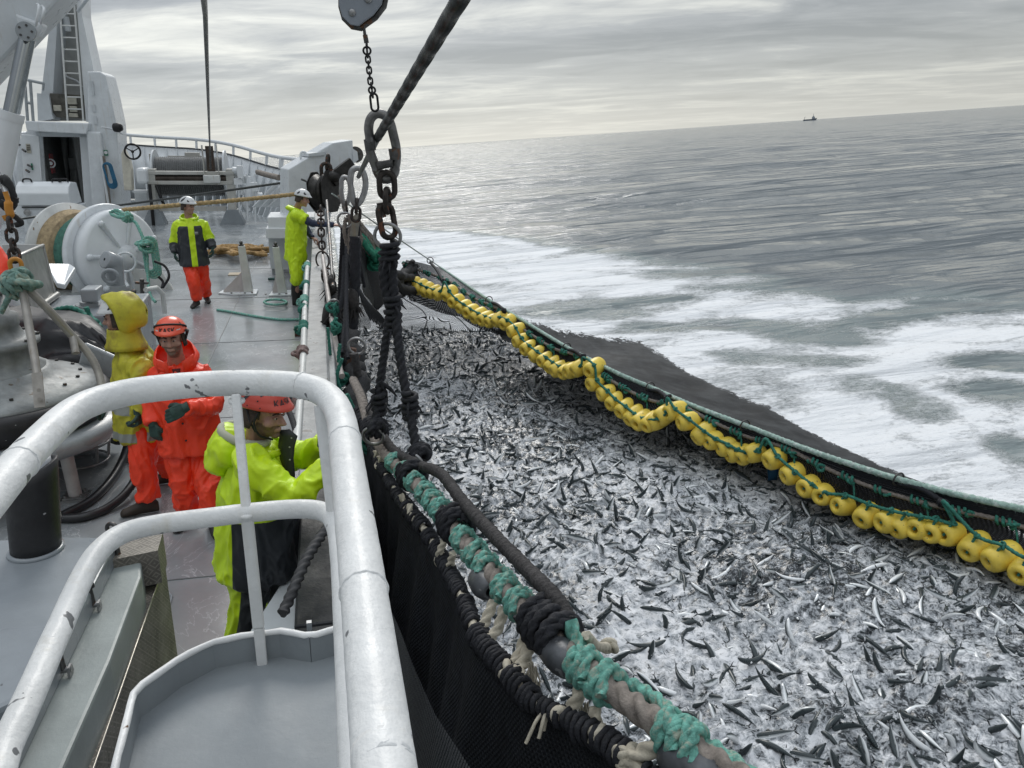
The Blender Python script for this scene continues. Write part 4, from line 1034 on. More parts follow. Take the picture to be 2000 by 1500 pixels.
def tread_material():
    m = M("tread_plate", (.185, .17, .145), .55, .25, var=.35, vscale=7)
    t = m.node_tree; b = t.nodes["Principled BSDF"]; L = t.links.new
    uvn = t.nodes.new("ShaderNodeUVMap"); sx = t.nodes.new("ShaderNodeSeparateXYZ"); L(uvn.outputs[0], sx.inputs[0])
    def mth(op, a, c=None):
        n = t.nodes.new("ShaderNodeMath"); n.operation = op
        for i, x in enumerate((a, c)):
            if x is None: continue
            if isinstance(x, (int, float)): n.inputs[i].default_value = x
            else: L(x, n.inputs[i])
        return n.outputs[0]
    K = math.pi / .030; u, v = sx.outputs[0], sx.outputs[1]
    cell = mth('GREATER_THAN', mth('MULTIPLY', mth('SINE', mth('MULTIPLY', u, K)), mth('SINE', mth('MULTIPLY', v, K))), 0.)
    def bars(sgn): return mth('GREATER_THAN', mth('SINE', mth('MULTIPLY', mth('ADD' if sgn > 0 else 'SUBTRACT', u, v), K * 2.6)), .45)
    ad = t.nodes.new("ShaderNodeMath"); ad.operation = 'ADD'; L(mth('MULTIPLY', bars(1), cell), ad.inputs[0]); L(mth('MULTIPLY', bars(-1), mth('SUBTRACT', 1., cell)), ad.inputs[1])
    src = b.inputs["Base Color"].links[0].from_socket; mx_ = t.nodes.new("ShaderNodeMix"); mx_.data_type = "RGBA"; L(mth("MULTIPLY", ad.outputs[0], .55), mx_.inputs[0]); L(src, mx_.inputs[6]); mx_.inputs[7].default_value = (.36, .33, .29, 1); L(mx_.outputs[2], b.inputs["Base Color"])
    bn = t.nodes.new("ShaderNodeBump"); bn.inputs["Strength"].default_value = .8; bn.inputs["Distance"].default_value = .006; L(ad.outputs[0], bn.inputs["Height"]); L(bn.outputs[0], b.inputs["Normal"])
    return m
TREAD = tread_material()
def uvbox(b, quads):
    """quads with their own flat texture coordinates in metres"""
    for q in quads:
        q = [V(p) for p in q]; u = (q[1] - q[0]).normalized(); n = u.cross(q[-1] - q[0]).normalized(); v = n.cross(u)
        b.add(q, [tuple(range(len(q)))], False, [((p - q[0]).dot(u), (p - q[0]).dot(v)) for p in q])
    return b
def tread_cover():
    t = thing("tread_plate_cover", "worn brown grey checker plate cover running beside the hatch", "tread plate", (-.9, 2.6, .4))
    hT = 1.06
    a0, a1 = dk(296, 1108, hT), dk(322, 1100, hT); b0, b1 = dk(128, 1560, hT), dk(162, 1560, hT)
    d = V((0, 0, 1.0)); r1, rb = a1 - V((0, 0, .2)), b1 - V((0, 0, .2))
    b = B(); uvbox(b, [(a0, b0, b1, a1), (a1, b1, b1 - d, a1 - d), (a0, a1, a1 - d, a0 - d)]); b.part("cover", TREAD, t)
    b = B(); b.tube([a1 + V((0, 0, .002)), b1 + V((0, 0, .002))], .004, 6); b.part("fold_edge", M("fold_bright", (.5, .47, .42), .35, .7), t)
    hE = 1.26
    e = [dk(x, y, hE) for x, y in ((225, 1050), (302, 1036), (318, 1040), (308, 1075), (208, 1096))]
    e2 = [p - V((0, 0, .16)) for p in e]
    b = B(); uvbox(b, [(e[0], e[4], e[3], e[1]), (e[1], e[3], e[2]), (e[3], e[2], e2[2], e2[3]), (e[4], e[3], e2[3], e2[4]), (e[2], e[1], e2[1], e2[2])]); b.part("end_box", TREAD, t)
    b = B(); p = dk(290, 1100, 1.12); b.bb(p + V((-.05, -.10, -.22)), p + V((.04, .0, .0))); b.part("painted_gap_shade", DARK, t)  # dark block added as the shade in the gap under the end box
    for px, py in ((296, 1138), (258, 1242), (205, 1388), (172, 1478)):
        b = B(); p = dk(px, py, hT); b.sphere(p + V((0, 0, .002)), (.008, .008, .005), 12); b.part("rivet", STEEL, t)
    b = B(); P = [dk(x, y, .004) for x, y in ((310, 1160), (331, 1158), (336, 1165), (326, 1203), (318, 1208), (302, 1206))]; b.tube(P, .006, 8); b.thing("deck_ring", GREYL, "thin grey pull handle lying flat on the deck beside the tread plate", "handle")
tread_cover()

# ================================================================ NEAR NET ROPE
CORE = [(690, 742, 6.4), (705, 775, 5.7), (722, 832, 5.0), (752, 885, 4.35), (800, 932, 3.75), (850, 985, 3.25), (900, 1048, 2.85), (960, 1122, 2.45), (1030, 1197, 2.1), (1110, 1277, 1.83), (1200, 1350, 1.6), (1300, 1424, 1.41), (1400, 1492, 1.27), (1480, 1545, 1.17), (1620, 1630, 1.03)]
CPTS = spline([at(*p) for p in CORE], 10)
EDGE = [(700, 800, 5.6), (716, 842, 5.0), (742, 905, 4.4), (778, 968, 3.8), (826, 1030, 3.3), (868, 1100, 2.9), (905, 1170, 2.5), (935, 1245, 2.2), (985, 1305, 1.98), (1040, 1368, 1.80), (1110, 1408, 1.66), (1185, 1450, 1.52), (1250, 1500, 1.40), (1340, 1580, 1.27), (1420, 1660, 1.16)]
EPTS = spline([at(*p) for p in EDGE], 10)
def cp(px, py):                                 # nearest point of the rope to a pixel
    return min(range(len(CPTS)), key=lambda i: (V((*proj(s2w(CPTS[i])), 0)) - V((px, py, 0))).length)
def ep(px, py):
    return EPTS[min(range(len(EPTS)), key=lambda i: (V((*proj(s2w(EPTS[i])), 0)) - V((px, py, 0))).length)]
def near_net():
    t = thing("net_bunt", "fine black netting hanging from the knotted rope down the ship's side", "fishing net", (.3, 2.5, .5))
    n = 90; E_ = resample(EPTS, n); bot = [V((.10, p.y - .05, -.9)) for p in E_]
    mid = [V((p.x * .52 + .10 * .48 + .03 * math.sin(p.y * 5), p.y - .03, p.z * .5 - .45)) for p in E_]
    G, U = sheet([E_, mid, bot], 40, n, 0., .03)
    for i_, row in enumerate(G):
        for j_, p in enumerate(row): p.x += .022 * min(1, i_ / 8) * math.sin(p.y * 17 + 2.2 * mnoise.noise(V((p.y * 2, p.z, 0)))) 
    m = M("net_black_knit", (.013, .015, .019), .72, var=.3, vscale=14, spec=.32)
    tt = m.node_tree; L = tt.links.new; bs = tt.nodes["Principled BSDF"]; uvn = tt.nodes.new("ShaderNodeUVMap")
    hts = []
    for rot in (rad(32), rad(-32)):
        mp = tt.nodes.new("ShaderNodeMapping"); mp.inputs["Rotation"].default_value = (0, 0, rot); L(uvn.outputs[0], mp.inputs[0])
        wv = tt.nodes.new("ShaderNodeTexWave"); wv.inputs["Scale"].default_value = 21.; wv.inputs["Distortion"].default_value = 1.2; wv.inputs["Detail"].default_value = 1; L(mp.outputs[0], wv.inputs["Vector"]); hts.append(wv.outputs["Fac"])
    mu = tt.nodes.new("ShaderNodeMath"); mu.operation = 'MULTIPLY'; L(hts[0], mu.inputs[0]); L(hts[1], mu.inputs[1])
    bn = tt.nodes.new("ShaderNodeBump"); bn.inputs["Strength"].default_value = 1.; bn.inputs["Distance"].default_value = .008; L(mu.outputs[0], bn.inputs["Height"]); L(bn.outputs[0], bs.inputs["Normal"])
    b = B(); b.grid(G, U); b.part("netting", m, t)
    # a second, looser fold of coarser mesh against the hull
    top = resample([at(*q) for q in ((742, 1080, 2.3), (768, 1190, 1.85), (800, 1290, 1.52), (842, 1390, 1.28), (905, 1500, 1.08), (960, 1580, .95))], n); bot2 = [V((.07, p.y * .9, p.z - .75)) for p in top]
    G, U = sheet([top, [a_.lerp(c_, .5) + V((.03, 0, 0)) for a_, c_ in zip(top, bot2)], bot2], 26, n, -.02, .03); b = B(); b.grid(G, U)
    b.part("loose_fold", net_material("net_coarse", (.06, .063, .066), .012, .34, shine=.8), t)
    # edge rope, seized with black twine
    b = B(); rope(b, EPTS, .017, .02, n=9, sm=1); b.part("edge_rope", ROPE_WH, t)
    b = B(); rng = random.Random(3); s = 0.
    P = even(EPTS, .05); i = 0
    while i < len(P) - 3:
        k = rng.randint(2, 4); coil(b, P[i:i + k + 1], rng.uniform(.022, .034), .010, 40, 6, i, .25); i += k + (1 if rng.random() < .6 else 0)
    b.part("twine_seizing", ROPE_BK, t)
near_net()
def lead_line():
    t = thing("lead_line", "thick grey net rope with turquoise clove hitches, black lashings and lead sinkers", "net rope", CPTS[40])
    b = B(); b.tube(even(CPTS, .010), .031, 24, strands=3, pitch=.20, depth=.34, jit=.015); b.part("core_rope", ROPE_BR, t)
    # black served rope running beside it
    blk = spline([at(*p) for p in ((722, 800, 5.2), (762, 872, 4.35), (812, 905, 3.85), (860, 925, 3.45), (900, 975, 3.05), (950, 1030, 2.68), (1010, 1092, 2.34), (1060, 1142, 2.1), (1094, 1180, 1.99), (1112, 1216, 1.92))], 10)
    b = B(); P = even(blk, .007); b.tube(P, [.026 * (1 + .10 * math.sin(i * 2.1)) for i in range(len(P))], 12, jit=.10); b.part("served_rope", ROPE_DK, t)
    # turquoise line hitched along the core
    hit = [(772, 905), (790, 925), (808, 946), (826, 965), (842, 984), (858, 1000), (905, 1058), (925, 1082), (948, 1112), (985, 1150), (1010, 1180), (1150, 1300), (1180, 1338), (1310, 1425), (1345, 1455)]
    b = B(); prev = None; rng = random.Random(6)
    for k, (px, py) in enumerate(hit):
        i = cp(px, py); c = CPTS[i]; d = (CPTS[min(i + 3, len(CPTS) - 1)] - CPTS[i - 3]).normalized(); R = .041; r = .0138 if k < 11 else .0175
        coil(b, [c - d * .034, c + d * .034], R, r, 25, 12, k * 1.3, .03)
        u, v_, _ = frame_of(d, (0, 0, 1)); q = c + v_ * .05 + u * rng.uniform(-.02, .02)
        rope(b, [c - d * .05 + u * .04, q, c + d * .05 - u * .045], r, .008, n=18, depth=.38); 
        if prev is not None and (prev - c).length < .75:
            m_ = prev.lerp(c, .5); rope(b, [prev + u * .045, m_ + u * .060 + v_ * .012 - V((0, 0, .008)), c + u * .045], r, .008, n=18, depth=.38)
        prev = c
    b.part("turquoise_line", ROPE_TQ, t)
    b = B(); rope(b, [at(1112, 1212, 1.9), at(1128, 1258, 1.85), at(1150, 1295, 1.75)], .0205, .008, n=18, depth=.38);
    b.part("turquoise_line", ROPE_TQ, t); b = B(); rope(b, [at(1160, 1335, 1.72), at(1235, 1372, 1.6), at(1310, 1412, 1.48)], .0205, .008, n=18, depth=.38); b.part("turquoise_line", ROPE_TQ, t); b = B(); rope(b, [at(1340, 1440, 1.43), at(1400, 1470, 1.3), at(1480, 1530, 1.2)], .0225, .008, n=18, depth=.38)
    b.part("turquoise_line", ROPE_TQ, t)
    # black lashings
    for k, (px, py, w_) in enumerate(((728, 845, .22), (800, 930, .10), (888, 1024, .13), (1078, 1200, .12), (1100, 1228, .10))):
        i = cp(px, py); c = CPTS[i]; d = (CPTS[i + 3] - CPTS[i - 3]).normalized(); q = c + V((.012, 0, .01))
        b = B(); coil(b, [q - d * w_ * .5, q + d * w_ * .5], .056, .017, 30, 8, k, .10); coil(b, [q + d * w_ * .35, q - d * w_ * .35], .072, .015, 24, 8, k + 2, .12); b.part("black_lashing", ROPE_BK, t)
    # lead sinkers
    lead = M("lead_grey", (.085, .09, .098), .42, .25, var=.25, vscale=16, bump=.25, bscale=22, chips=(.2, .205, .21), chipscale=18, chipth=.66)
    for px, py, r in ((938, 1138, .050), (1088, 1278, .052), (1098, 1290, .02), (1345, 1500, .056)):
        if r < .03: continue
        i = cp(px, py - 14); d = (CPTS[i + 3] - CPTS[i - 3]).normalized(); c = at(px + (6 if px < 1300 else 14), py + (2 if px < 1300 else 8), CPTS[i].y - .03)
        prof = [(.018, -.085), (.032, -.08), (.046, -.05), (.051, -.01), (.051, .02), (.044, .055), (.03, .08), (.018, .083), (.018, -.085)]
        b = B(); b.lathe(c, d, [(a * r / .05, z * r / .05) for a, z in prof], 24); b.part("sinker", lead, t)
    # cream tails tying rope to net edge
    b = B(); rng = random.Random(12)
    for (a, q, r) in (((735, 880), (716, 905), .018), ((742, 890), (724, 925), .018), ((782, 965), (790, 1000), .014), ((800, 985), (812, 1020), .014), ((868, 1055), (866, 1095), .014), ((885, 1080), (880, 1110), .014), ((965, 1175), (950, 1240), .017), ((985, 1185), (958, 1250), .017), ((1030, 1225), (975, 1325), .017), ((1042, 1238), (1000, 1330), .019), ((1135, 1345), (1090, 1415), .018), ((1160, 1380), (1160, 1440), .016), ((1290, 1450), (1225, 1480), .021), ((1145, 1240), (1190, 1262), .013)):
        i = cp(*a); p = at(a[0], a[1], CPTS[i].y); e = ep(*q) if q[0] != 1190 else at(1190, 1262, CPTS[i].y + .15)
        m_ = p.lerp(e, .5) + V((rng.uniform(-.02, .02), 0, -.02)); rope(b, [p, m_, e], r, .008, n=18, depth=.36)
        knot(b, e, .024, r * .8, 2, a[0])
    b.part("cream_tail", ROPE_WH, t)
    for (px, py, y) in ((1070, 1415, 1.70), (1060, 1430, 1.68), (1035, 1440, 1.7)):
        b = B(); p = ep(1060, 1400); rope(b, [p, p.lerp(at(px, py, y), .6) + V((0, 0, .02)), at(px - 8, py + 12, y)], .0055, .012, n=6); b.part("frayed_end", ROPE_WH, t)
    for (x, y, w_, h_, d) in ((1040, 1290, 9, 40, 1.92), (1140, 1370, 10, 30, 1.72)):
        b = B()
        for k in range(40):
            a = at(x + rng.uniform(-w_, w_), y + rng.uniform(0, h_), d); e = a + V((rng.uniform(-.02, .02), rng.uniform(-.02, .02), -rng.uniform(.07, .18))); b.tube([a, a.lerp(e, .5) + V((rng.uniform(-.01, .01), 0, 0)), e], .0028, 4)
        b.part("frayed_strands", ROPE_WH, t, kind="stuff")
lead_line()

# ================================================================ STROP, RING, HOOK AND WIRE ABOVE THE NET
def strop():
    t = thing("black_strop", "black braided rope strop forked in two legs, hung from a steel ring over the net", "rope sling", at(763, 600, 4.6))
    y = 4.6
    R0 = at(757, 470, y); tp = at(760, 486, y); sp_ = at(768, 612, y - .03)
    b = B()
    for k, dx in enumerate((-.022, .026)):
        rope(b, [tp + V((dx * .6, -.02 * (-1) ** k, .03)), at(757 + dx * 320, 545, y), sp_ + V((dx * .35, 0, 0))], .032 if k else .029, .02, n=14, pitch=.15, depth=.32)
    rope(b, [sp_ + V((-.01, 0, .06)), at(746, 720, y - .06), at(737, 790, y - .12), at(733, 838, y - .2)], .0235, .01, n=15, pitch=.13, depth=.34)
    rope(b, [sp_ + V((.01, 0, .06)), at(782, 700, y - .15), at(800, 800, y - .3), at(815, 885, y - .45)], .026, .01, n=15, pitch=.14, depth=.34)
    b.part("rope_leg", ROPE_BK, t)
    b = B(); rng = random.Random(5)              # splices, whippings and bristling strand ends
    for (px, py, yy, ln, r) in ((768, 612, y - .03, .22, .042), (740, 785, y - .11, .15, .036), (800, 790, y - .29, .16, .040), (760, 492, y, .12, .05)):
        c = at(px, py, yy); coil(b, [c + V((0, 0, ln * .5)), c - V((0, 0, ln * .5))], r, .016, 26, 7, py, .15)
        for _ in range(9):
            d = V((rng.uniform(-1, 1), rng.uniform(-1, 1), -rng.uniform(.3, 1.4))).normalized(); q = c + V((0, 0, rng.uniform(-ln, ln) * .4)); b.tube([q + d * .03, q + d * rng.uniform(.05, .085), q + d * rng.uniform(.09, .14) - V((0, 0, .02))], [.012, .009, .002], 6)
    for px, py in ((776, 775), (748, 760), (757, 790)):
        b.tube([at(742, 745, y - .1), at((742 + px) / 2 + 4, (745 + py) / 2, y - .1), at(px, py, y - .12)], [.014, .013, .003], 6)
    for c, R in ((at(733, 838, y - .2), .055), (at(815, 888, y - .45), .06)): knot(b, c, R, .022, 5, 3); b.sphere(c, R * .62, 12)
    b.part("splice", ROPE_BK, t)
    for (px, py, yy, R, ax) in ((757, 462, y, .076, (.25, 1, .1)), (729, 852, y - .2, .062, (.3, 1, .3)), (811, 905, y - .5, .066, (1, .8, .3))):
        b = B(); b.torus(at(px, py, yy), ax, R, .0105, 30, 10); b.part("ring", STEEL, t)
    return y
SY_ = strop()
def hook_chain():
    y = SY_
    t = thing("big_hook_link", "heavy pear shaped steel link hanging on the thick wire", "lifting link", at(748, 300, y))
    pts = [(722, 268), (720, 250), (724, 232), (736, 222), (752, 226), (762, 240), (768, 262), (774, 290), (774, 315), (768, 340), (757, 349), (745, 346), (736, 330), (726, 305), (722, 290)]
    P = [at(px, py, y + .05 * math.sin((py - 285) / 60.)) for px, py in pts]
    b = B(); N = len(P); Q = spline(P + [P[0]], 5)[:-1]; b.tube(Q, [.026 if proj(s2w(q))[1] < 330 else .03 for q in Q], 12, closed=True); b.part("link_body", M("steel_worn_grey", (.20, .195, .19), .42, .6, var=.3, vscale=16, bump=.25, bscale=40, chips=(.10, .085, .07), chipscale=14, chipth=.66), t)
    b = B(); b.cyl(at(736, 324, y), at(766, 318, y), .024, n=10); b.part("crossbar", STEEL_DK, t)
    for px, py in ((722, 282), (770, 300)):
        b = B(); b.cyl(at(px, py - 10, y), at(px + 2, py + 12, y), .034, .03, n=12); b.part("clevis_collar", STEEL_DK, t)
    b = B(); b.link(at(756, 362, y), at(757, 380, y) - at(755, 345, y), (1, 0, 0), .145, .085, .017); b.link(at(756, 392, y), (0, 0, 1), (.3, 1, 0), .13, .085, .017); b.part("chain_link", RUST, t)
    b = B(); b.link(at(756, 432, y), at(748, 398, y) - at(760, 460, y), (1, .3, 0), .19, .085, .018); b.cyl(at(742, 396, y), at(748, 424, y), .02, n=10); b.part("shackle", RUST, t)
    # the thick wire
    t = thing("lifting_wire", "thick laid steel wire running up to the crane out of the top of the photo", "wire rope", at(760, 260, y))
    w0, w1 = at(738, 268, y), at(905, -12, 2.15); w2 = at(700, 345, 7.6)
    b = B(); P = [w0.lerp(w1, i / 260) for i in range(261)]; P += [w1 + (w1 - w0).normalized() * .03 * k for k in range(1, 60)]
    b.tube(P, .0225, 16, strands=8, pitch=.16, depth=.16); b.part("strand", M("wire_dark", (.065, .07, .068), .42, .6, var=.25, vscale=30), t)
    b = B(); b.tube(spline([w0 - (w1 - w0).normalized() * .06, w0.lerp(w2, .5), w2], 8), .02, 10); b.part("lower_wire", MATS["wire_dark"], t)
hook_chain()
def block_above():
    y = 4.2
    t = thing("hanging_block", "grey steel cheek block hanging above, with a short chain and eye below it", "pulley block", at(705, 0, y))
    out = [(662, -60), (662, 10), (668, 32), (684, 48), (700, 51), (711, 42), (728, 30), (745, 8), (749, -12), (745, -70)]
    for off, nm in ((0., "cheek_plate"), (.10, "cheek_plate")):
        b = B(); b.prism([at(x, yy, y) + V((off * .3, off, 0)) for x, yy in out], (.004, .016, 0)); b.part(nm, M("block_grey", (.25, .275, .31), .35, .3, var=.12, vscale=6, chips=(.12, .1, .09), chipscale=14, chipth=.7), t, bevel=.004)
    b = B(); P = [at(x, yy, y) + V((.015, .06, 0)) for x, yy in out]; b.tube(P, .017, 8); b.part("spacer_rim", STEEL_DK, t)
    b = B(); c = at(688, 25, y); b.sphere(c - V((0, .004, 0)), (.018, .008, .018), 14); c = at(719, -2, y); b.sphere(c - V((0, .004, 0)), (.02, .009, .02), 14); b.part("bolt_head", STEEL, t)
    b = B(); c = at(703, -60, y) + V((.02, .06, 0)); b.cyl(c - V((0, .035, 0)), c + V((0, .035, 0)), .13, n=32); b.part("sheave", STEEL_DK, t)
    p0 = at(710, 45, y + .05); 
    b = B(); b.tube([p0, at(713, 72, y + .05)], [.006, .0085], 8); b.cyl(at(713, 68, y + .05), at(716, 84, y + .05), .012, n=10); b.part("pendant", STEEL_DK, t)
    b = B(); chain(b, [at(716, 84, y + .05), at(717, 104, y + .05)], .036, .036, .0055); chain(b, [at(717, 100, y + .05), at(724, 166, y + .05)], .036, .022, .0048); chain(b, [at(725, 164, y + .05), at(728, 188, y + .05)], .032, .032, .0055); b.part("chain", M("chain_black", (.02, .02, .021), .5, .4, var=.3), t)
    b = B(); b.link(at(731, 200, y + .05), at(729, 186, y) - at(732, 214, y), (1, 0, 0), .085, .036, .006); b.part("eye", MATS["chain_black"], t)
block_above()
def guy_wire():
    t = thing("guy_wire", "dark steel wire running straight down from above to the winch guide at the bow", "wire rope", at(409, 300, 24))
    b = B(); b.tube([at(397, -14, 5.4), at(401, 30, 7), at(410, 292, 26.3)], [.020, .020, .022], 10, strands=6, pitch=.2, depth=.1); b.part("strand", MATS["wire_dark"], t)
    b = B(); b.tube([at(410, 290, 26.3), at(411, 330, 26.4)], .03, 8); b.part("socket", STEEL_DK, t)
guy_wire()
# ================================================================ DECK GEAR, MAST, CRANE, BOW
random.seed(31)
def plate(b, px, y, dep, dx=0.):
    """outline seen in the picture, at distance y, extruded dep further ahead"""
    P = [at(x, yy, y) for x, yy in px]; return b.prism(P, (dx, dep, 0))
def slab(b, x0, y0, x1, y1, d0, dep):           # upright box between two picture corners
    p, q = at(x0, y0, d0), at(x1, y1, d0); return b.bb((min(p.x, q.x), d0, min(p.z, q.z)), (max(p.x, q.x), d0 + dep, max(p.z, q.z)))
SHADE = M("paint_white_shaded", (.56, .59, .61), .4, var=.06, vscale=2, bump=.08, streak=(.42, .40, .36))  # darker copy of the white paint, shade put into the colour
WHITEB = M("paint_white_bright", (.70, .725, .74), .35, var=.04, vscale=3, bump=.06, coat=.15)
REDP = M("paint_red", (.30, .012, .02), .4, var=.12)
# ---------------------------------------------------------------- mast house
def mast():
    t = thing("mast", "tall white mast tower with a ladder and an open doorway at its foot", "ship's mast", (-8, 30, 0))
    b = B(); plate(b, [(116, -60), (148, -60), (168, 236), (92, 236)], 30.7, .05); b.part("back_plate", M("paint_beige_grey", (.40, .405, .39), .5, var=.08), t)
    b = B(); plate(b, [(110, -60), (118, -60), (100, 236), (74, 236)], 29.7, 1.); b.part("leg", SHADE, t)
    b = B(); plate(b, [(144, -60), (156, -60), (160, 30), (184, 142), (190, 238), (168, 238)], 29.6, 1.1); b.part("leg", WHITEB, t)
    b = B(); plate(b, [(170, 139), (196, 140), (205, 146), (216, 190), (227, 242), (238, 402), (182, 402), (172, 238)], 28.6, 1.4); b.part("tower_casing", WHITE, t, bevel=.04)
    b = B(); slab(b, 176, 158, 184, 185, 28.52, .07); slab(b, 178, 205, 187, 218, 28.55, .04); slab(b, 182, 227, 190, 243, 28.55, .04); b.part("vent_box", SHADE, t)
    b = B()
    for (x0, y0, x1, y1) in ((113, -40, 132, 236), (141, -40, 163, 236)): b.tube([at(x0, y0, 29.5), at(x1, y1, 29.3)], .03, 8)
    for k in range(11):
        f = k / 10.8; y = -20 + 251 * f; b.tube([at(113 + 19 * (y + 40) / 276, y, 29.45), at(141 + 22 * (y + 40) / 276, y + 1, 29.45)], .022, 7)
    b.part("ladder", M("ladder_white", (.62, .63, .61), .45, var=.06), t)
    b = B(); b.cyl(at(128, 33, 30.2), at(133, 61, 30.2), .10, n=16); b.tube(spline([at(120, 8, 30.3), at(119, 30, 30.3), at(121, 44, 30.3)], 4), .03, 8); b.tube(spline([at(124, 128, 30.5), at(129, 148, 30.5), at(150, 158, 30.5), at(160, 170, 30.5)], 5), .03, 8); b.part("horn", WHITE, t)
    b = B(); plate(b, [(97, 182), (167, 186), (171, 232), (110, 229), (98, 212)], 29.62, .04); b.part("recess_shade", M("painted_recess_shade", (.10, .095, .08), .6, var=.3), t)  # flat dark sheet stands in for the shade inside the opening
    for q_ in ((103, 205, 120, 217), (135, 207, 151, 219), (130, 189, 150, 204), (134, 221, 152, 229)): b = B(); slab(b, *q_, 29.52, .09); b.part("control_box", M("beige_box", (.45, .43, .36), .5), t, bevel=.02)
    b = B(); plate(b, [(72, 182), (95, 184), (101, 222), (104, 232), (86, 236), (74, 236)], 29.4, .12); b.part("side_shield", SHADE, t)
    b = B(); P = [(48, 236), (174, 241), (168, 262), (52, 256)]; plate(b, P, 28.3, 2.6); b.part("platform", WHITE, t, bevel=.03)
    b = B()
    for (x0, y0, x1, y1) in ((48, 157, 54, 236), (59, 159, 65, 238), (48, 155, 85, 163), (51, 200, 62, 202)): b.tube([at(x0, y0, 28.5), at(x1, y1, 28.5)], .045, 9)
    b.tube([at(85, 163, 28.5), at(84, 175, 29.5)], .04, 8); b.part("platform_railing", GREYL, t)
    # house below the platform
    b = B(); plate(b, [(52, 256), (82, 258), (92, 400), (60, 420), (30, 420), (34, 300)], 29.1, .08); b.part("house_wall", WHITE, t)
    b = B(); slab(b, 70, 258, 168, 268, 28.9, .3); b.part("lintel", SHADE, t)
    b = B(); plate(b, [(155, 262), (172, 262), (184, 412), (166, 412)], 28.9, .5); b.part("door_frame", WHITEB, t)
    b = B(); plate(b, [(168, 256), (196, 258), (212, 406), (180, 410)], 28.4, .5); b.part("pillar", WHITE, t, bevel=.05)
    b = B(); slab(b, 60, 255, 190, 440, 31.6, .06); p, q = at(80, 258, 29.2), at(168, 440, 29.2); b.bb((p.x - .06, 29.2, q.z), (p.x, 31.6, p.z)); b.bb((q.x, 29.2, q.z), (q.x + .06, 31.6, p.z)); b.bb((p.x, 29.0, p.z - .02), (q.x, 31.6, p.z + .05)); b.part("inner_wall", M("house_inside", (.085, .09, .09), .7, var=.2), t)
    b = B()
    for x, r in ((125, .12), (146, .2)): b.cyl(at(x, 268, 31.2), at(x + 4, 395, 31.2), r, n=12)
    b.tube(spline([at(97, 300, 30.5), at(105, 330, 30.4), at(100, 352, 30.5), at(108, 372, 30.6)], 5), .05, 8); slab(b, 133, 308, 152, 330, 30.9, .3); b.part("inside_pipe", M("inside_pipe", (.16, .17, .17), .5), t)
    b = B(); slab(b, 86, 300, 103, 339, 29.6, .35); b.part("red_cabinet", REDP, t, bevel=.03)
    b = B(); b.torus(at(99, 319, 29.56), (0, 1, 0), .13, .025, 20, 6); b.cyl(at(99, 319, 29.57), at(99, 319, 29.6), .06, n=14); b.part("white_sign_ring", WHITEB, t)
    b = B(); plate(b, [(40, 262), (76, 265), (82, 354), (46, 354)], 28.85, .05); o = b.part("open_door", WHITEB, t, bevel=.02)
    for (x0, y0, x1, y1, mn, nm) in ((50, 281, 61, 299, "beige_box", "notice"), (60, 319, 65, 332, "sign_green", "exit_sign")):
        c = B(); slab(c, x0, y0, x1, y1, 28.82, .02); c.part(nm, MATS.get(mn) or M("sign_green", (.02, .20, .11), .5), o)
    c = B()
    for y_ in (284, 288, 292): slab(c, 52, y_, 59, y_ + 1.4, 28.80, .015)
    c.part("notice_text", DARK, o)
    c = B(); 
    for (x0, y0, x1, y1) in ((54, 322, 62, 326), (51, 332, 57, 336), (44, 292, 50, 296)): c.cyl(at(x0, y0, 28.8), at(x1, y1, 28.7), .035, n=8)
    c.part("dog_lever", STEEL_DK, o)
    b = B(); slab(b, 202, 293, 211, 304, 28.55, .03); s_ = b.part("green_sign", MATS["sign_green"], t)
    c = B(); q = at(206.5, 298, 28.53); c.cyl(q, q + V((0, .015, 0)), .055, n=16); c.part("sign_symbol", WHITEB, s_)
    b = B()
    for k in range(5): b.tube(spline([at(199 + k, 305, 28.3), at(204 + k * 1.2, 345, 28.2), at(209 + k * 1.5, 398, 28.3)], 5), .035, 7)
    b.part("hanging_rope", ROPE_BR, t)
    b = B()
    for k in range(4): b.link(at(212 + k, 340 + k, 28.1), (.15, 0, -1), (1, 0, 0), .65 + .05 * k, .17 + .03 * k, .026)
    b.part("blue_rope_coil", M("rope_blue", (.03, .14, .25), .8, var=.2), t)
    b = B(); b.lathe(at(222, 249, 28.2), (1, -.3, 0), [(.02, 0), (.13, .02), (.15, .16), (.10, .26), (.02, .27)], 14); b.part("searchlight", MATS["chain_black"], t)
    b = B(); b.tube([at(197, 305, 28.2), at(203, 340, 28.2), at(212, 402, 28.2)], .04, 8); b.tube([at(198, 248, 28.3), at(226, 254, 28.5), at(240, 262, 28.9)], .03, 8); b.part("conduit", WHITEB, t)
    b = B(); b.tube([at(152, 22, 29.4), at(171, -2, 29.)], .05, 8); b.tube([at(171, -2, 29.), at(190, -26, 28.6)], .05, 8); b.part("stay", SHADE, t)
mast()
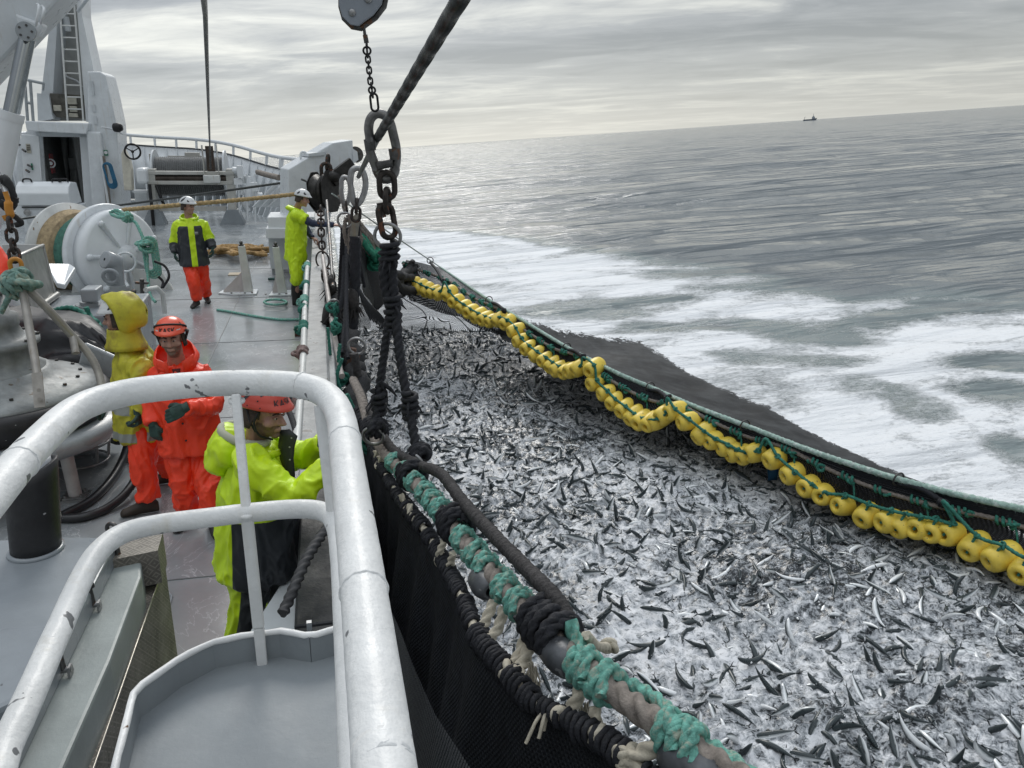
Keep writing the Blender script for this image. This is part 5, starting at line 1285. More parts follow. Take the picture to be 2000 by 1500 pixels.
def raft_box():
    t = thing("storage_chest", "white chest with a rounded lid standing in front of the mast door", "chest", at(85, 450, 25.5))
    x0, x1 = at(34, 400, 25.4).x, at(138, 400, 25.4).x; zt, zl, zb = at(80, 356, 25.4).z, at(80, 402, 25.4).z, .02
    pr = [(25.4, zl), (25.36, zl + .35), (25.5, zt - .12), (25.75, zt), (26.3, zt - .05), (26.6, zl)]
    b = B(); b.prism([V((x0, y, z)) for y, z in pr], (x1 - x0, 0, 0)); b.part("lid", WHITEB, t, bevel=.03)
    b = B(); b.bb((x0 + .06, 25.45, zb), (x1 + .1, 26.6, zl - .01)); b.part("chest_body", WHITE, t, bevel=.02)
    b = B(); b.bb((x0 + .16, 25.42, zl - .5), (x1 - .45, 25.46, zl - .12)); b.part("front_panel", SHADE, t)
    for px in (53, 112): 
        b = B(); b.cyl(at(px, 415, 25.4), at(px, 415, 25.36), .09, n=18); b.part("round_vent", STEEL, t)
    b = B(); b.bb((x0 + .1, 25.40, zl - .06), (x1 - .3, 25.45, zl - .03)); b.part("seal", DARK, t)
    for px in (53, 110, 124):
        b = B(); c = at(px, 354, 25.7); b.tube(spline([c + V((-.12, 0, -.02)), c + V((-.08, 0, .06)), c + V((.08, 0, .06)), c + V((.12, 0, -.02))], 4), .025, 7); b.part("lid_handle", MATS["chain_black"], t)
raft_box()
# ---------------------------------------------------------------- bow
def bow():
    t = thing("bow_bulwark", "white flared bow bulwark with a curved tube rail and slanting stiffeners", "ship's bow wall", (-6, 32, 0))
    S_ = spline([V((x, y, 0)) for x, y in ((.0, 21.8), (-.25, 24), (-.8, 27), (-2.0, 31), (-4.0, 35.2), (-6.6, 37.8), (-9.4, 37.6), (-11.6, 34.5), (-12.9, 30), (-13.4, 24))], 6)
    def hr(p): return 2.05 + .55 * sstep(30, 38, p.y) + .25 * sstep(-6, -11, p.x)
    c = V((-6.7, 26, 0)); top = []; low = []; rail = []
    for p in S_:
        o = (p - c); o.z = 0; o.normalize(); z = hr(p); top.append(p + o * .42 + V((0, 0, z - .40))); low.append(p + V((0, 0, 0))); rail.append(p + o * .50 + V((0, 0, z)))
    b = B(); b.grid([low, top]); b.part("plate", WHITE, t, solid=.02)
    b = B(); b.tube(top, .035, 8); b.part("edge_bar", M("edge_dark", (.05, .055, .06), .5), t)
    b = B(); b.tube(rail, .07, 10); b.part("top_rail", WHITEB, t)
    for i in range(1, len(S_), 2):
        b = B(); b.tube([top[i], rail[i]], .085 if i < 18 else .05, 8); b.part("rail_post", WHITEB, t)
    b = B()
    for i in range(0, len(S_), 1):
        o = (c - S_[i]); o.z = 0; o.normalize(); d = V((-o.y, o.x, 0)) * .02; q = top[i] - V((0, 0, .05)) + o * .05
        b.add([low[i] + o * .55 + d, low[i] + o * .05 + d, q + d, low[i] + o * .55 - d, low[i] + o * .05 - d, q - d], [(0, 1, 2), (3, 5, 4), (0, 2, 5, 3), (1, 4, 5, 2)])
    b.part("stiffeners", WHITE, t)
    b = B(); x, y = 610, 398
    for px in (505, 520, 535): b.add([at(px - 12, 404, 23.4), at(px + 8, 404, 23.6), at(px + 38, 360, 23.2), at(px + 34, 356, 23.2)], [(0, 1, 2, 3)])
    b.part("diagonal_brace", WHITE, t, solid=.03)
bow()
def bow_winch():
    Y = 27.4
    t = thing("trawl_winch", "white spooling winch with a wide drum of grey wire at the bow", "winch", (-4, 27.5, 0))
    frm = M("paint_cream_grey", (.47, .465, .43), .45, var=.1, vscale=3, streak=(.30, .17, .10))
    b = B(); slab(b, 286, 334, 456, 342, Y, .25); b.part("beam", frm, t, bevel=.02)
    b = B(); slab(b, 286, 353, 456, 361, Y, .25); b.part("beam", frm, t, bevel=.02)
    b = B(); p, q = at(287, 348, Y + .14), at(455, 348, Y + .14); b.cyl(p, q, .095, n=16); b.part("guide_roller", M("roller_rust", (.07, .055, .045), .45, .5, var=.3, streak=(.14, .06, .03)), t)
    for (x0, x1, x2) in ((288, 302, 306), (440, 456, 462)):
        b = B(); plate(b, [(x0, 330), (x1, 330), (x2, 412), (x0 + 6, 412)], Y + .02, .35); b.part("post", frm, t, bevel=.02)
        b = B(); plate(b, [(x0 + 2, 410), (x2 + 2, 410), (x2 + 18, 442), (x0 - 12, 442)], Y - .1, .6); b.part("foot", GREYP, t)
    b = B(); slab(b, 306, 404, 442, 412, Y + .1, .15); b.part("beam", frm, t)
    wire = M("wound_wire", (.22, .225, .225), .5, .3, var=.1)
    c0, c1 = at(308, 345, Y + 1.1), at(441, 345, Y + 1.1); n = 34
    b = B(); b.lathe(c0, c1 - c0, [(.60 + (.045 if k % 2 else 0), (c1 - c0).length * k / (2 * n)) for k in range(2 * n + 1)], 36, smooth=False); b.part("wire_drum", wire, t)
    for c, s_ in ((c0, -1), (c1, 1)):
        b = B(); b.cyl(c, c + V((.05 * s_, 0, 0)), .86, n=36); b.part("flange", SHADE, t)
    b = B(); slab(b, 290, 300, 306, 412, Y + .9, .5); b.part("side_frame", frm, t, bevel=.03)
    for x0, x1 in ((392, 400), (421, 428)):
        b = B(); slab(b, x0, 283, x1, 345, Y - .15, .22); b.part("spooler_post", frm, t, bevel=.015)
    b = B(); slab(b, 400, 285, 421, 340, Y + .05, .05); b.part("spooler_back", MATS["roller_rust"], t)
    b = B(); slab(b, 396, 342, 430, 358, Y - .2, .3); b.part("carriage", WHITE_OLD, t, bevel=.03)
    b = B(); slab(b, 360, 298, 390, 312, Y + 1.6, .3); slab(b, 327, 304, 395, 307, Y + 1.7, .1); b.part("bracket_box", frm, t)
    b = B(); plate(b, [(236, 300), (241, 290), (252, 312), (256, 330), (258, 372), (242, 372)], Y - .1, .35); b.part("brake_cover", M("cream", (.60, .57, .48), .45), t, bevel=.03)
    b = B(); slab(b, 263, 328, 288, 360, Y - .3, .8); b.part("motor_cover", WHITEB, t, bevel=.09)
    b = B(); slab(b, 258, 372, 288, 376, Y, .4); slab(b, 262, 376, 292, 424, Y + .5, .2); b.part("base_block", WHITE, t)
    c = at(259, 296, Y - .2); b = B(); b.torus(c, (0, 1, .0), .225, .03, 28, 8)
    for k in range(3): a = 2 * math.pi * k / 3 + .5; b.tube([c, c + V((math.cos(a) * .22, 0, math.sin(a) * .22))], .018, 6)
    b.sphere(c, .05, 10); b.part("hand_wheel", MATS["chain_black"], t)
    b = B(); rng = random.Random(4)
    for k in range(16):
        x = rng.uniform(458, 498); y = rng.uniform(322, 400); c = at(x, y, Y + rng.uniform(-.2, .5))
        if k % 2: b.cyl(c, c + V((rng.uniform(-.3, .3), 0, rng.uniform(-.5, .3))), rng.uniform(.05, .12), n=10)
        else: b.box(c, (rng.uniform(.12, .35), .25, rng.uniform(.12, .4)))
    for x in (466, 482, 497): b.tube([at(x, 340, Y), at(x + 2, 432, Y)], .035, 8)
    b.part("valve_block", WHITEB, t)
    b = B(); b.tube(spline([at(292, 360, Y - .1), at(296, 400, Y - .2), at(300, 440, Y - .1)], 4), .05, 8); b.tube(spline([at(305, 362, Y), at(314, 385, Y - .1), at(322, 405, Y)], 4), .05, 8); b.part("hydraulic_hose", MATS["chain_black"], t)
bow_winch()
def thin_lines():
    b = B(); b.tube(spline([at(38, 428, 21), at(150, 412, 22), at(300, 392, 21), at(430, 374, 19), at(545, 358, 18.5), at(612, 350, 17.3)], 8), .028, 8); b.thing("dark_cable", MATS["wire_dark"], "dark grey cable slung across the deck behind the men", "cable")
    b = B(); rope(b, [at(240, 410, 16.2), at(330, 402, 15.8), at(450, 392, 16.), at(570, 380, 16.6), at(618, 372, 16.7)], .040, .05, n=9); b.thing("tan_rope", ROPE_TN, "tan rope stretched from the net winch to the dark block on the davit", "rope")
    b = B(); rope(b, [at(503, 336, 23.5), at(520, 341, 22.5), at(545, 347, 21)], .07, .08, n=9); b.thing("mooring_rope", ROPE_BR, "short thick mooring rope end showing behind the davit at the bow", "rope")
thin_lines()
# ---------------------------------------------------------------- net winch
def net_winch():
    C = at(243, 500, 16.0); a = V((.80, -.60, .02)).normalized(); R = .95
    t = thing("net_winch", "white net winch drum with spoked end disc and rope wound on it", "winch", V((C.x - .5, C.y + .3, 0)))
    b = B(); b.lathe(C, a, [(.02, -1.45), (R, -1.45), (R, -1.38), (.55, -1.36), (.55, -1.3)], 48); b.part("far_flange", WHITE_OLD, t)
    wr = None and M("wound_tan_rope", (.36, .27, .15), .8, var=.3, vscale=9, bump=.5, bscale=30, col2=(.05, .22, .16), th2=.5)
    b = B(); pr = [(.5, -1.36)]
    for k in range(28): pr.append((.80 - .006 * k + (.035 if k % 2 else 0), -1.34 + .90 * k / 28))
    b.lathe(C, a, pr[:11] + [(.5, pr[10][1])], 44); b.part("wound_rope", M("wound_tan", (.38, .29, .17), .8, var=.25, vscale=12, bump=.5, bscale=30), t)
    b = B(); b.lathe(C, a, [(.5, pr[11][1])] + [(r_ - .05, z_) for r_, z_ in pr[11:]] + [(.5, -.42)], 44); b.part("wound_rope", M("wound_green", (.06, .17, .13), .8, var=.3, vscale=12, bump=.5, bscale=30), t)
    b = B(); b.lathe(C, a, [(.5, -.45), (R, -.45), (R + .02, -.38), (R, -.30), (.7, -.30)], 48); b.part("near_flange", WHITE, t)
    b = B(); b.lathe(C, a, [(.7, -.32), (R - .10, -.30), (R - .08, -.06), (R - .12, -.02), (.80, .0), (.25, .03), (.25, .06), (.02, .06)], 48); b.part("end_disc", WHITEB, t)
    u, v, _ = frame_of(a)
    for k in range(7):
        an = 2 * math.pi * k / 7 + .35; d = u * math.cos(an) + v * math.sin(an)
        b = B(); b.tube([C + a * .04 + d * .22, C + a * .035 + d * .74], [.032, .042], 10); b.sphere(C + a * .03 + d * .76, (.06, .06, .06), 10); b.part("spoke", WHITE, t)
    b = B(); b.lathe(C, a, [(.21, .0), (.21, .10), (.15, .13), (.15, .17), (.05, .18), (.02, .18)], 26); b.part("hub", WHITEB, t)
    b = B(); p = C + a * .12
    b.tube(spline([p + V((-.1, 0, .08)), p + V((-.35, 0, .34)), p + V((-.62, 0, .30)), p + V((-.66, 0, -.1)), p + V((-.60, 0, -.75))], 6), .045, 10); b.part("grease_hose", WHITE, t)
    # stand
    b = B(); q = C - a * .2
    b.prism([V((q.x - .85, q.y - .12, 0)), V((q.x + .95, q.y - .12, 0)), V((q.x + .78, q.y - .1, .35)), V((q.x - .70, q.y - .1, .55))], (0, .12, 0)); b.part("stand", WHITE_OLD, t)
    b = B(); q2 = C - a * 1.42; b.bb((q2.x - .8, q2.y, 0), (q2.x + .8, q2.y + .1, .4)); b.part("stand", WHITE_OLD, t)
    b = B(); b.torus(at(245, 512, 15.3), (.3, -1, .1), .17, .02, 20, 7); b.tube([at(245, 528, 15.3), at(244, 548, 15.3), at(250, 560, 15.2)], .03, 8); b.part("drain_pipe", WHITE, t)
    k = thing("turquoise_rope_hank", "turquoise rope tied over the net winch and hanging in a hank at its side", "rope", at(285, 470, 15.4))
    b = B(); P = [at(222, 412, 15.7), at(236, 420, 15.5), at(252, 428, 15.4), at(264, 434, 15.3), at(272, 448, 15.2), at(280, 468, 15.1), at(284, 490, 15.)]
    rope(b, P, .028, .03, n=8); rope(b, [at(215, 415, 15.7), at(230, 411, 15.6), at(246, 424, 15.4), at(232, 424, 15.4), at(218, 419, 15.6)], .03, .03, n=8)
    knot(b, at(250, 425, 15.35), .11, .028, 4, 2); knot(b, at(284, 478, 15.), .13, .028, 4, 5); b.part("tied_rope", ROPE_TQ, k)
    b = B()
    for i in range(4): b.link(at(290 + i * 2, 500 + i, 15.), (.03, 0, -1), (1, .1, 0), .55 + .06 * i, .14 + .03 * i, .024)
    rope(b, [at(287, 490, 15), at(289, 540, 14.9), at(293, 575, 14.6), at(304, 590, 14.4)], .026, .03, n=8); b.part("hank", ROPE_TQ, k)
net_winch()
def machine_housing():
    t = thing("machine_housing", "low grey machinery casing behind the yellow hooded man", "machine casing", (-3.1, 11.8, 0))
    b = B(); q0, q1 = dk(262, 613, .80), dk(293, 572, .80); b.prism([V((-4.9, q0.y, 0)), V((q0.x, q0.y, 0)), V((q1.x, q1.y, 0)), V((-5.2, q1.y, 0))], (0, 0, .80)); b.part("casing", GREYP, t, bevel=.03)
    b = B(); b.tube([at(284, 566, 11.9), at(306, 562, 12.2), at(318, 574, 12.3), at(322, 612, 12.3)], .035, 8); b.part("guard_tube", WHITE_OLD, t)
    b = B(); c = at(226, 556, 12.4); tp = at(222, 512, 12.4); b.cyl(c, tp, .125, n=20); b.lathe(tp, V((-.55, -.6, .35)), [(.125, -.06), (.13, .02), (.13, .14), (.11, .15), (.02, .15)], 20); b.torus(at(216, 540, 12.2), (0, 1, .2), .10, .03, 18, 8); b.part("vent_pipe", GREYL, t)
    b = B(); slab(b, 155, 566, 192, 590, 10.6, .32); b.part("junction_box", GREYL, t, bevel=.02)
    b = B(); b.cyl(at(174, 590, 10.75), at(174, 616, 10.75), .11, n=16); b.cyl(at(174, 596, 10.75), at(174, 602, 10.75), .16, n=18); b.part("box_stand", GREYL, t)
    b = B(); b.cyl(at(261, 592, 11), at(261, 575, 11), .02, n=8); b.sphere(at(261, 570, 11), .035, 10); b.tube([at(278, 575, 12), at(277, 545, 12)], .03, 8); b.tube([at(264, 552, 12), at(290, 553, 12)], .02, 8); b.part("valve_handle", STEEL_DK, t)
    b = B(); b.tube(spline([at(301, 510, 14.2), at(322, 520, 14.2), at(330, 540, 14.1), at(318, 562, 14.1)], 6), .022, 8); b.tube(spline([at(309, 540, 14.2), at(318, 550, 14.2), at(316, 562, 14.1)], 5), .022, 8); b.part("rubber_cable", MATS["chain_black"], t)
machine_housing()
def hopper():
    t = thing("steel_hopper", "open stained stainless steel hopper at the left edge behind the pump", "hopper", at(60, 620, 10.8))
    b = B(); P = [at(38, 498, 10.2), at(84, 480, 11.6), at(112, 592, 11.4), at(62, 602, 10.)]; b.prism(P, (-.03, .03, 0)); b.part("side_plate", STAIN, t)
    b = B(); P = [at(-60, 490, 10.4), at(36, 500, 10.25), at(60, 606, 10.), at(-60, 640, 10.1)]; b.prism(P, (0, .03, 0)); b.part("front_plate", STAIN, t)
    b = B(); P = [at(-60, 478, 11.8), at(82, 478, 11.7), at(100, 560, 11.6), at(-60, 560, 11.6)]; b.prism(P, (0, .03, 0)); b.part("back_plate", STAIN, t)
    b = B(); b.tube([at(-60, 489, 10.4), at(38, 498, 10.2), at(84, 479, 11.6)], .022, 8); b.tube([at(84, 480, 11.6), at(112, 592, 11.4)], .02, 8); b.tube([at(60, 612, 10.1), at(112, 575, 11.4)], .04, 8); b.part("rim", STAIN, t)
    b = B(); P = [at(88, 514, 12.4), at(136, 515, 12.6), at(147, 522, 12.4), at(126, 556, 11.8), at(110, 553, 11.8)]; b.prism(P, (0, 0, -.07)); b.thing("hatch_lid", WHITEB, "white square hatch lid leaning open beside the steel hopper", "hatch lid", bevel=.015)
hopper()
# ---------------------------------------------------------------- fish pump and its gear at the left edge
def fish_pump():
    c = V((-2.80, 7.05, 0)); m = M("pump_grey", (.27, .285, .285), .5, .15, var=.25, vscale=6, bump=.25, bscale=30, streak=(.20, .155, .11), chips=(.13, .11, .09), chipscale=10, chipth=.68)
    t = thing("fish_pump", "big round grey fish pump with black rubber skirt at the left edge", "fish pump", c)
    b = B(); b.lathe(c, (0, 0, 1), [(.60, .60), (.84, .62), (.875, .70), (.875, .82), (.84, .86), (.5, .87)], 56); b.part("rubber_skirt", RUBBER, t)
    b = B(); b.lathe(c, (0, 0, 1), [(.80, .855), (.80, .885), (.72, .91), (.70, .93), (.58, .955), (.46, 1.00), (.44, 1.04), (.40, 1.05)], 56); b.part("top_plate", m, t)
    b = B(); b.lathe(c, (0, 0, 1), [(.41, 1.0), (.41, 1.06), (.36, 1.08), (.36, 1.24), (.40, 1.26), (.40, 1.30), (.30, 1.31), (.26, 1.40), (.27, 1.42), (.27, 1.50), (.22, 1.52), (.19, 1.66), (.05, 1.67)], 32); b.part("motor", m, t)
    for k in range(18):
        an = 2 * math.pi * k / 18; d = V((math.cos(an), math.sin(an), 0)); b = B(); b.cyl(c + d * .655 + V((0, 0, .93)), c + d * .655 + V((0, 0, .955)), .016, n=6); b.part("bolt", STEEL_DK, t)
        if k % 2: b = B(); b.cyl(c + d * .38 + V((0, 0, 1.29)), c + d * .38 + V((0, 0, 1.32)), .018, n=6); b.part("bolt", STEEL_DK, t)
    b = B(); b.lathe(c, (0, 0, 1), [(.70, .60), (.98, .60), (1.0, .55), (.98, .47), (.90, .47), (.88, .55), (.70, .58)], 56); b.part("base_ring", GREYL, t)
    leg = M("leg_pinkish_white", (.50, .47, .46), .45, var=.12, chips=(.25, .15, .1), chipth=.72)
    for px0, py0, px1, py1, y in ((140, 810, 148, 972, 6.45), (240, 830, 258, 896, 7.35), (-90, 850, -90, 990, 6.5), (30, 790, 40, 850, 8.0)):
        f_ = dk(px1, py1, 0.) if px1 > 0 else V((c.x - .7, 6.6, 0)); f_.z = 0
        b = B(); b.cyl(V((f_.x + (-.02), f_.y, .50)), V((f_.x, f_.y, .03)), .052, n=16); b.part("leg", leg, t)
        b = B(); b.bb((f_.x - .10, f_.y - .10, .0), (f_.x + .10, f_.y + .10, .018)); b.bb((f_.x - .08, f_.y - .08, .019), (f_.x + .08, f_.y + .08, .032))
        for sx in (-.06, .06):
            for sy in (-.06, .06): b.cyl((f_.x + sx, f_.y + sy, .03), (f_.x + sx, f_.y + sy, .052), .014, n=6)
        b.part("base_plate", STEEL, t)
    b = B()                                      # wire basket under the ring
    k0 = dk(140, 905, .12); 
    for z, r in ((.40, .22), (.22, .24), (.05, .22)): b.torus(V((k0.x + .02, k0.y + .25, z)), (0, 0, 1), r, .011, 30, 7)
    for k in range(6):
        an = k * 1.05 + .3; d = V((math.cos(an), math.sin(an), 0)); q = V((k0.x + .02, k0.y + .25, 0)); b.tube([q + d * .16 + V((0, 0, .62)), q + d * .21 + V((0, 0, .5)), q + d * .24 + V((0, 0, .22)), q + d * .21 + V((0, 0, .05))], .014, 7)
    b.part("wire_basket", STEEL, t)
    pip = M("tube_worn", (.36, .34, .31), .42, .4, var=.2, streak=(.24, .18, .12))
    kn = at(42, 552, 6.75)
    b = B(); b.tube(spline([kn, at(52, 610, 6.6), at(66, 690, 6.4), at(74, 740, 6.25)], 5), .030, 12); b.beam(at(72, 728, 6.24), at(78, 796, 6.12), .07, .02); b.cyl(at(76, 762, 6.12), at(76, 762, 6.08), .015, n=8); b.cyl(at(77, 780, 6.12), at(77, 780, 6.08), .015, n=8); b.part("lifting_rod", pip, t)
    b = B(); b.tube(spline([kn, at(95, 605, 6.8), at(140, 655, 6.9), at(172, 690, 6.9), at(190, 722, 6.85), at(200, 760, 6.75)], 6), .032, 12); b.tube([at(142, 657, 6.9), at(148, 690, 6.8)], .03, 10); b.part("lifting_rod", pip, t)
    b = B(); b.tube(spline([kn, at(0, 570, 7.1), at(-60, 610, 7.3), at(-110, 700, 7.3)], 5), .03, 12); b.part("lifting_rod", pip, t)
    b = B(); b.beam(at(160, 690, 7.7), at(228, 720, 7.6), .05, .24); b.part("side_arm", GREYL, t, bevel=.02)
    k = thing("rope_tied_on_pump", "faded turquoise rope bound round the top of the pump's lifting rods", "rope", kn)
    b = B(); coil(b, [kn + V((-.12, 0, -.06)), kn + V((.05, 0, .04))], .075, .024, 22, 8, 0, .2); knot(b, kn, .11, .025, 5, 9)
    for q in ((8, 600), (2, 612), (14, 590)): rope(b, [kn, at(22, 570, 6.7), at(q[0], q[1], 6.7)], .02, .025, n=8)
    b.part("binding", M("rope_faded_turquoise", (.18, .30, .26), .85, var=.3, vscale=20, bump=.4, col2=(.34, .38, .30)), k)
    h = thing("chain_with_hook", "hanging chain with a yellow safety hook and dark straps at the left edge", "lifting chain", at(30, 540, 6.8))
    b = B(); b.tube([at(-8, 330, 7.2), at(8, 365, 7.1), at(14, 384, 7.)], .022, 9); b.part("pendant_rod", STEEL, h)
    orange = M("hook_orange", (.55, .23, .03), .42, var=.15)
    b = B(); b.tube(spline([at(10, 374, 7), at(16, 392, 7), at(17, 408, 7), at(20, 420, 7), at(14, 428, 7), at(9, 420, 7)], 5), [.02] * 6 + [.032] * 10 + [.024] * 10, 10); b.part("hook", orange, h)
    b = B(); chain(b, [at(18, 428, 6.95), at(24, 470, 6.9), at(29, 505, 6.85)], .115, .075, .013); b.part("chain", RUST, h)
    b = B(); b.link(at(32, 524, 6.8), (0, 0, 1), (1, .3, 0), .15, .075, .018); b.part("hook", orange, h)
    b = B(); b.tube(spline([at(33, 536, 6.8), at(36, 545, 6.8), at(41, 552, 6.78)], 3), .024, 8); b.part("shackle", RUST, h)
    b = B(); rng = random.Random(3)
    for (pts, r) in (([(2, 350), (12, 352), (20, 372), (26, 392)], .035), ([(0, 395), (12, 400), (26, 396), (30, 385)], .03), ([(24, 420), (36, 428), (42, 436), (30, 440)], .022)): b.tube(spline([at(x, y, 7.1) for x, y in pts], 5), r, 9, jit=.12)
    b.sphere(at(14, 390, 7.25), (.08, .07, .10), 12); b.part("dark_strap", M("strap_black", (.02, .02, .022), .7), h)
fish_pump()
def tarp():
    rows = []; 
    top = [at(-60, 585, 9.6), at(30, 592, 9.5), at(92, 606, 9.3), at(140, 606, 9.1), at(176, 618, 8.9), at(205, 645, 8.6), at(222, 672, 8.3), at(232, 700, 8.1)]
    mid = [at(-60, 640, 8.5), at(30, 640, 8.4), at(95, 632, 8.3), at(150, 650, 8.2), at(186, 672, 8.1), at(206, 690, 8.0), at(218, 706, 7.9), at(226, 722, 7.85)]
    bot = [at(-60, 760, 8.1), at(30, 750, 8.0), at(95, 716, 7.9), at(150, 722, 7.85), at(180, 728, 7.8), at(200, 735, 7.75), at(212, 748, 7.7), at(222, 762, 7.7)]
    G, U = sheet([top, mid, bot, [V((p.x, p.y - .05, .05)) for p in bot]], 30, 70, -.02, .0)
    for i, row in enumerate(G):
        for j, p in enumerate(row):
            p += V((0, -.05, .075)) * (1 - abs(mnoise.noise(V((i * .20 + j * .035, j * .018, 2.)))) * 2.2) * min(1, i / 3, (29 - i) / 3 + .3)
    b = B(); b.grid(G, U); b.thing("black_tarpaulin", M("tarp_black", (.016, .017, .02), .5, var=.3, vscale=5, bump=.3, bscale=14), "black tarpaulin heaped in folds behind the fish pump", "tarpaulin", solid=.012)
    b = B(); P = [at(100, 610, 9.3), at(118, 604, 9.2), at(140, 602, 9.1), at(162, 612, 9.), at(168, 626, 8.9), at(190, 628, 9.1)]; rope(b, P, .03, .03, n=8); rope(b, [at(168, 600, 9.8), at(176, 618, 9.8), at(190, 630, 9.6), at(196, 640, 9.4)], .03, .03, n=8)
    b.thing("green_rope_on_tarp", ROPE_G, "dark green rope lying over the black tarpaulin", "rope")
tarp()
def hoses():
    for pts, lab in (([(255, 780), (254, 830), (246, 880), (222, 930), (180, 975), (120, 1008)], "black hydraulic hose curving down from the pump, the inner of two"), ([(276, 890), (270, 925), (244, 965), (205, 995), (160, 1010), (112, 1012)], "black hydraulic hose sweeping round on the deck, the outer of two")):
        P = []
        for i, (x, y) in enumerate(pts):
            h = .04 + (.42 if i == 0 else .22 if i == 1 else .08 if i == 2 else 0) * (1 if pts[0][0] < 260 else .5)
            P.append(dk(x, y, h))
        b = B(); b.tube(spline(P, 8), .036, 12); b.thing("hydraulic_hose", M("hose_black", (.02, .02, .022), .38, var=.2), lab, "hose", "hydraulic hoses by the pump")
hoses()
# ---------------------------------------------------------------- crane
def crane():
    t = thing("deck_crane", "white crane boom with a chrome hydraulic ram at the top left corner", "crane", at(-60, 430, 9.2))
    p, q = at(-130, 178, 9.4), at(170, -150, 9.0); b = B(); b.beam(p, q, .62, .66, (0, 1, .1)); b.part("boom", WHITE, t, bevel=.03)
    b = B(); plate(b, [(28, 26), (66, 40), (84, 46), (79, 60), (74, 70), (62, 78), (46, 76), (38, 60)], 8.75, .16); b.part("lug", WHITE, t, bevel=.02)
    b = B(); c = at(52, 62, 8.74); b.cyl(c, c - V((0, .035, 0)), .085, n=24); b.part("pin_cap", GREYL, t)
    b = B()
    for k in range(5): an = 2 * math.pi * k / 5; e_ = c + V((math.cos(an) * .055, -.03, math.sin(an) * .055)); b.cyl(e_, e_ - V((0, .012, 0)), .011, n=8)
    b.part("pin_bolt", STEEL_DK, t)
    b = B(); b.cyl(at(53, 74, 8.85), at(22, 222, 8.7), .072, n=24); b.part("ram_rod", M("chrome", (.35, .37, .38), .12, 1., var=.04), t)
    b = B(); b.cyl(at(21, 218, 8.7), at(18, 234, 8.7), .12, n=24); b.cyl(at(18, 232, 8.7), at(-24, 440, 8.6), .115, n=24); b.part("ram_barrel", WHITEB, t)
    b = B(); b.tube(spline([at(73, 8, 8.5), at(76, 14, 8.4), at(72, 40, 8.4), at(70, 50, 8.5)], 4), .012, 8); b.tube(spline([at(82, 12, 8.5), at(86, 18, 8.4), at(82, 36, 8.4), at(80, 46, 8.5)], 4), .012, 8); b.part("grease_pipe", WHITEB, t)
    b = B(); b.cyl(V((-3.5, 9.3, 0)), V((-3.75, 9.3, 2.6)), .34, .28, 24); b.part("pedestal", WHITE, t)
crane()
# ---------------------------------------------------------------- davit, its block, and the gear hung over the side
def davit():
    t = thing("side_davit", "white box girder davit reaching out over the bulwark on a grey pedestal", "davit", at(565, 526, 18))
    b = B(); plate(b, [(563, 331), (650, 279), (689, 273), (691, 320), (664, 334), (599, 371), (600, 428), (563, 428)], 17.4, .7, -.2); b.part("girder", WHITE, t, bevel=.02)
    b = B(); plate(b, [(604, 300), (636, 296), (634, 303), (602, 306)], 17.36, .72, -.19); b.part("cap_plate", SHADE, t)
    b = B(); slab(b, 522, 424, 616, 446, 17.2, 1.1); plate(b, [(519, 446), (616, 446), (616, 466), (519, 466)], 17.1, 1.2); b.part("collar", WHITEB, t, bevel=.015)
    b = B(); p, q = at(524, 466, 17.5), at(612, 466, 17.5); b.bb((p.x, 17.5, .12), (q.x, 18.4, p.z)); b.part("pedestal", SHADE, t)
    b = B(); b.bb((p.x + .02, 17.55, 0), (p.x + .12, 18.3, .12)); b.bb((q.x - .12, 17.55, 0), (q.x - .02, 18.3, .12)); b.part("foot", GREYL, t)
    b = B(); b.link(at(593, 306, 17.7), (0, 0, 1), (1, .2, 0), .20, .12, .024); b.part("lifting_eye", WHITE, t)
    b = B(); b.cyl(at(694, 302, 17.5), at(694, 302, 17.8), .17, n=20); b.part("tip_sheave", STEEL_DK, t)
    b = B(); plate(b, [(689, 290), (698, 296), (700, 312), (690, 320)], 17.35, .03); b.part("tip_cheek", WHITE, t)
    b = B(); b.tube(spline([at(610, 372, 17.2), at(600, 356, 17.2), at(588, 350, 17.2)], 4), .02, 8); b.part("handle", STEEL_DK, t)
    k = thing("sheave_block", "dark oily sheave block slung under the davit girder", "pulley block", at(632, 400, 16.6))
    c = at(632, 375, 16.6); ax = V((.75, -.6, .1))
    b = B(); b.lathe(c, ax, [(.06, -.14), (.29, -.14), (.36, -.11), (.27, -.03), (.27, .03), (.36, .11), (.29, .14), (.06, .14)], 30); b.part("sheave", M("oily_black", (.028, .026, .024), .45, .4, var=.4, vscale=12, bump=.4, bscale=24), k)
    for s_ in (-1, 1):
        b = B(); u, v, d = frame_of(ax, (0, 0, 1)); o_ = c + d * .18 * s_; b.prism([o_ + V((0, 0, .0)) + u * x + v * z for x, z in ((-.31, -.2), (-.12, -.41), (.12, -.41), (.31, -.2), (.29, .2), (.1, .41), (-.1, .41), (-.29, .2))], d * .02); b.part("cheek", MATS["oily_black"], k, bevel=.01)
    b = B(); b.link(at(637, 334, 16.6), (0, 0, 1), (1, 0, 0), .30, .19, .038); b.link(at(640, 318, 16.7), (0.1, 0, 1), (.2, 1, 0), .30, .17, .036); b.part("shackle", RUST, k)
    b = B(); b.sphere(at(648, 345, 16.6), (.2, .15, .13), 12); b.beam(at(648, 352, 16.6), at(690, 320, 16.7), .15, .28); b.part("slide_bracket", MATS["oily_black"], k)
davit()
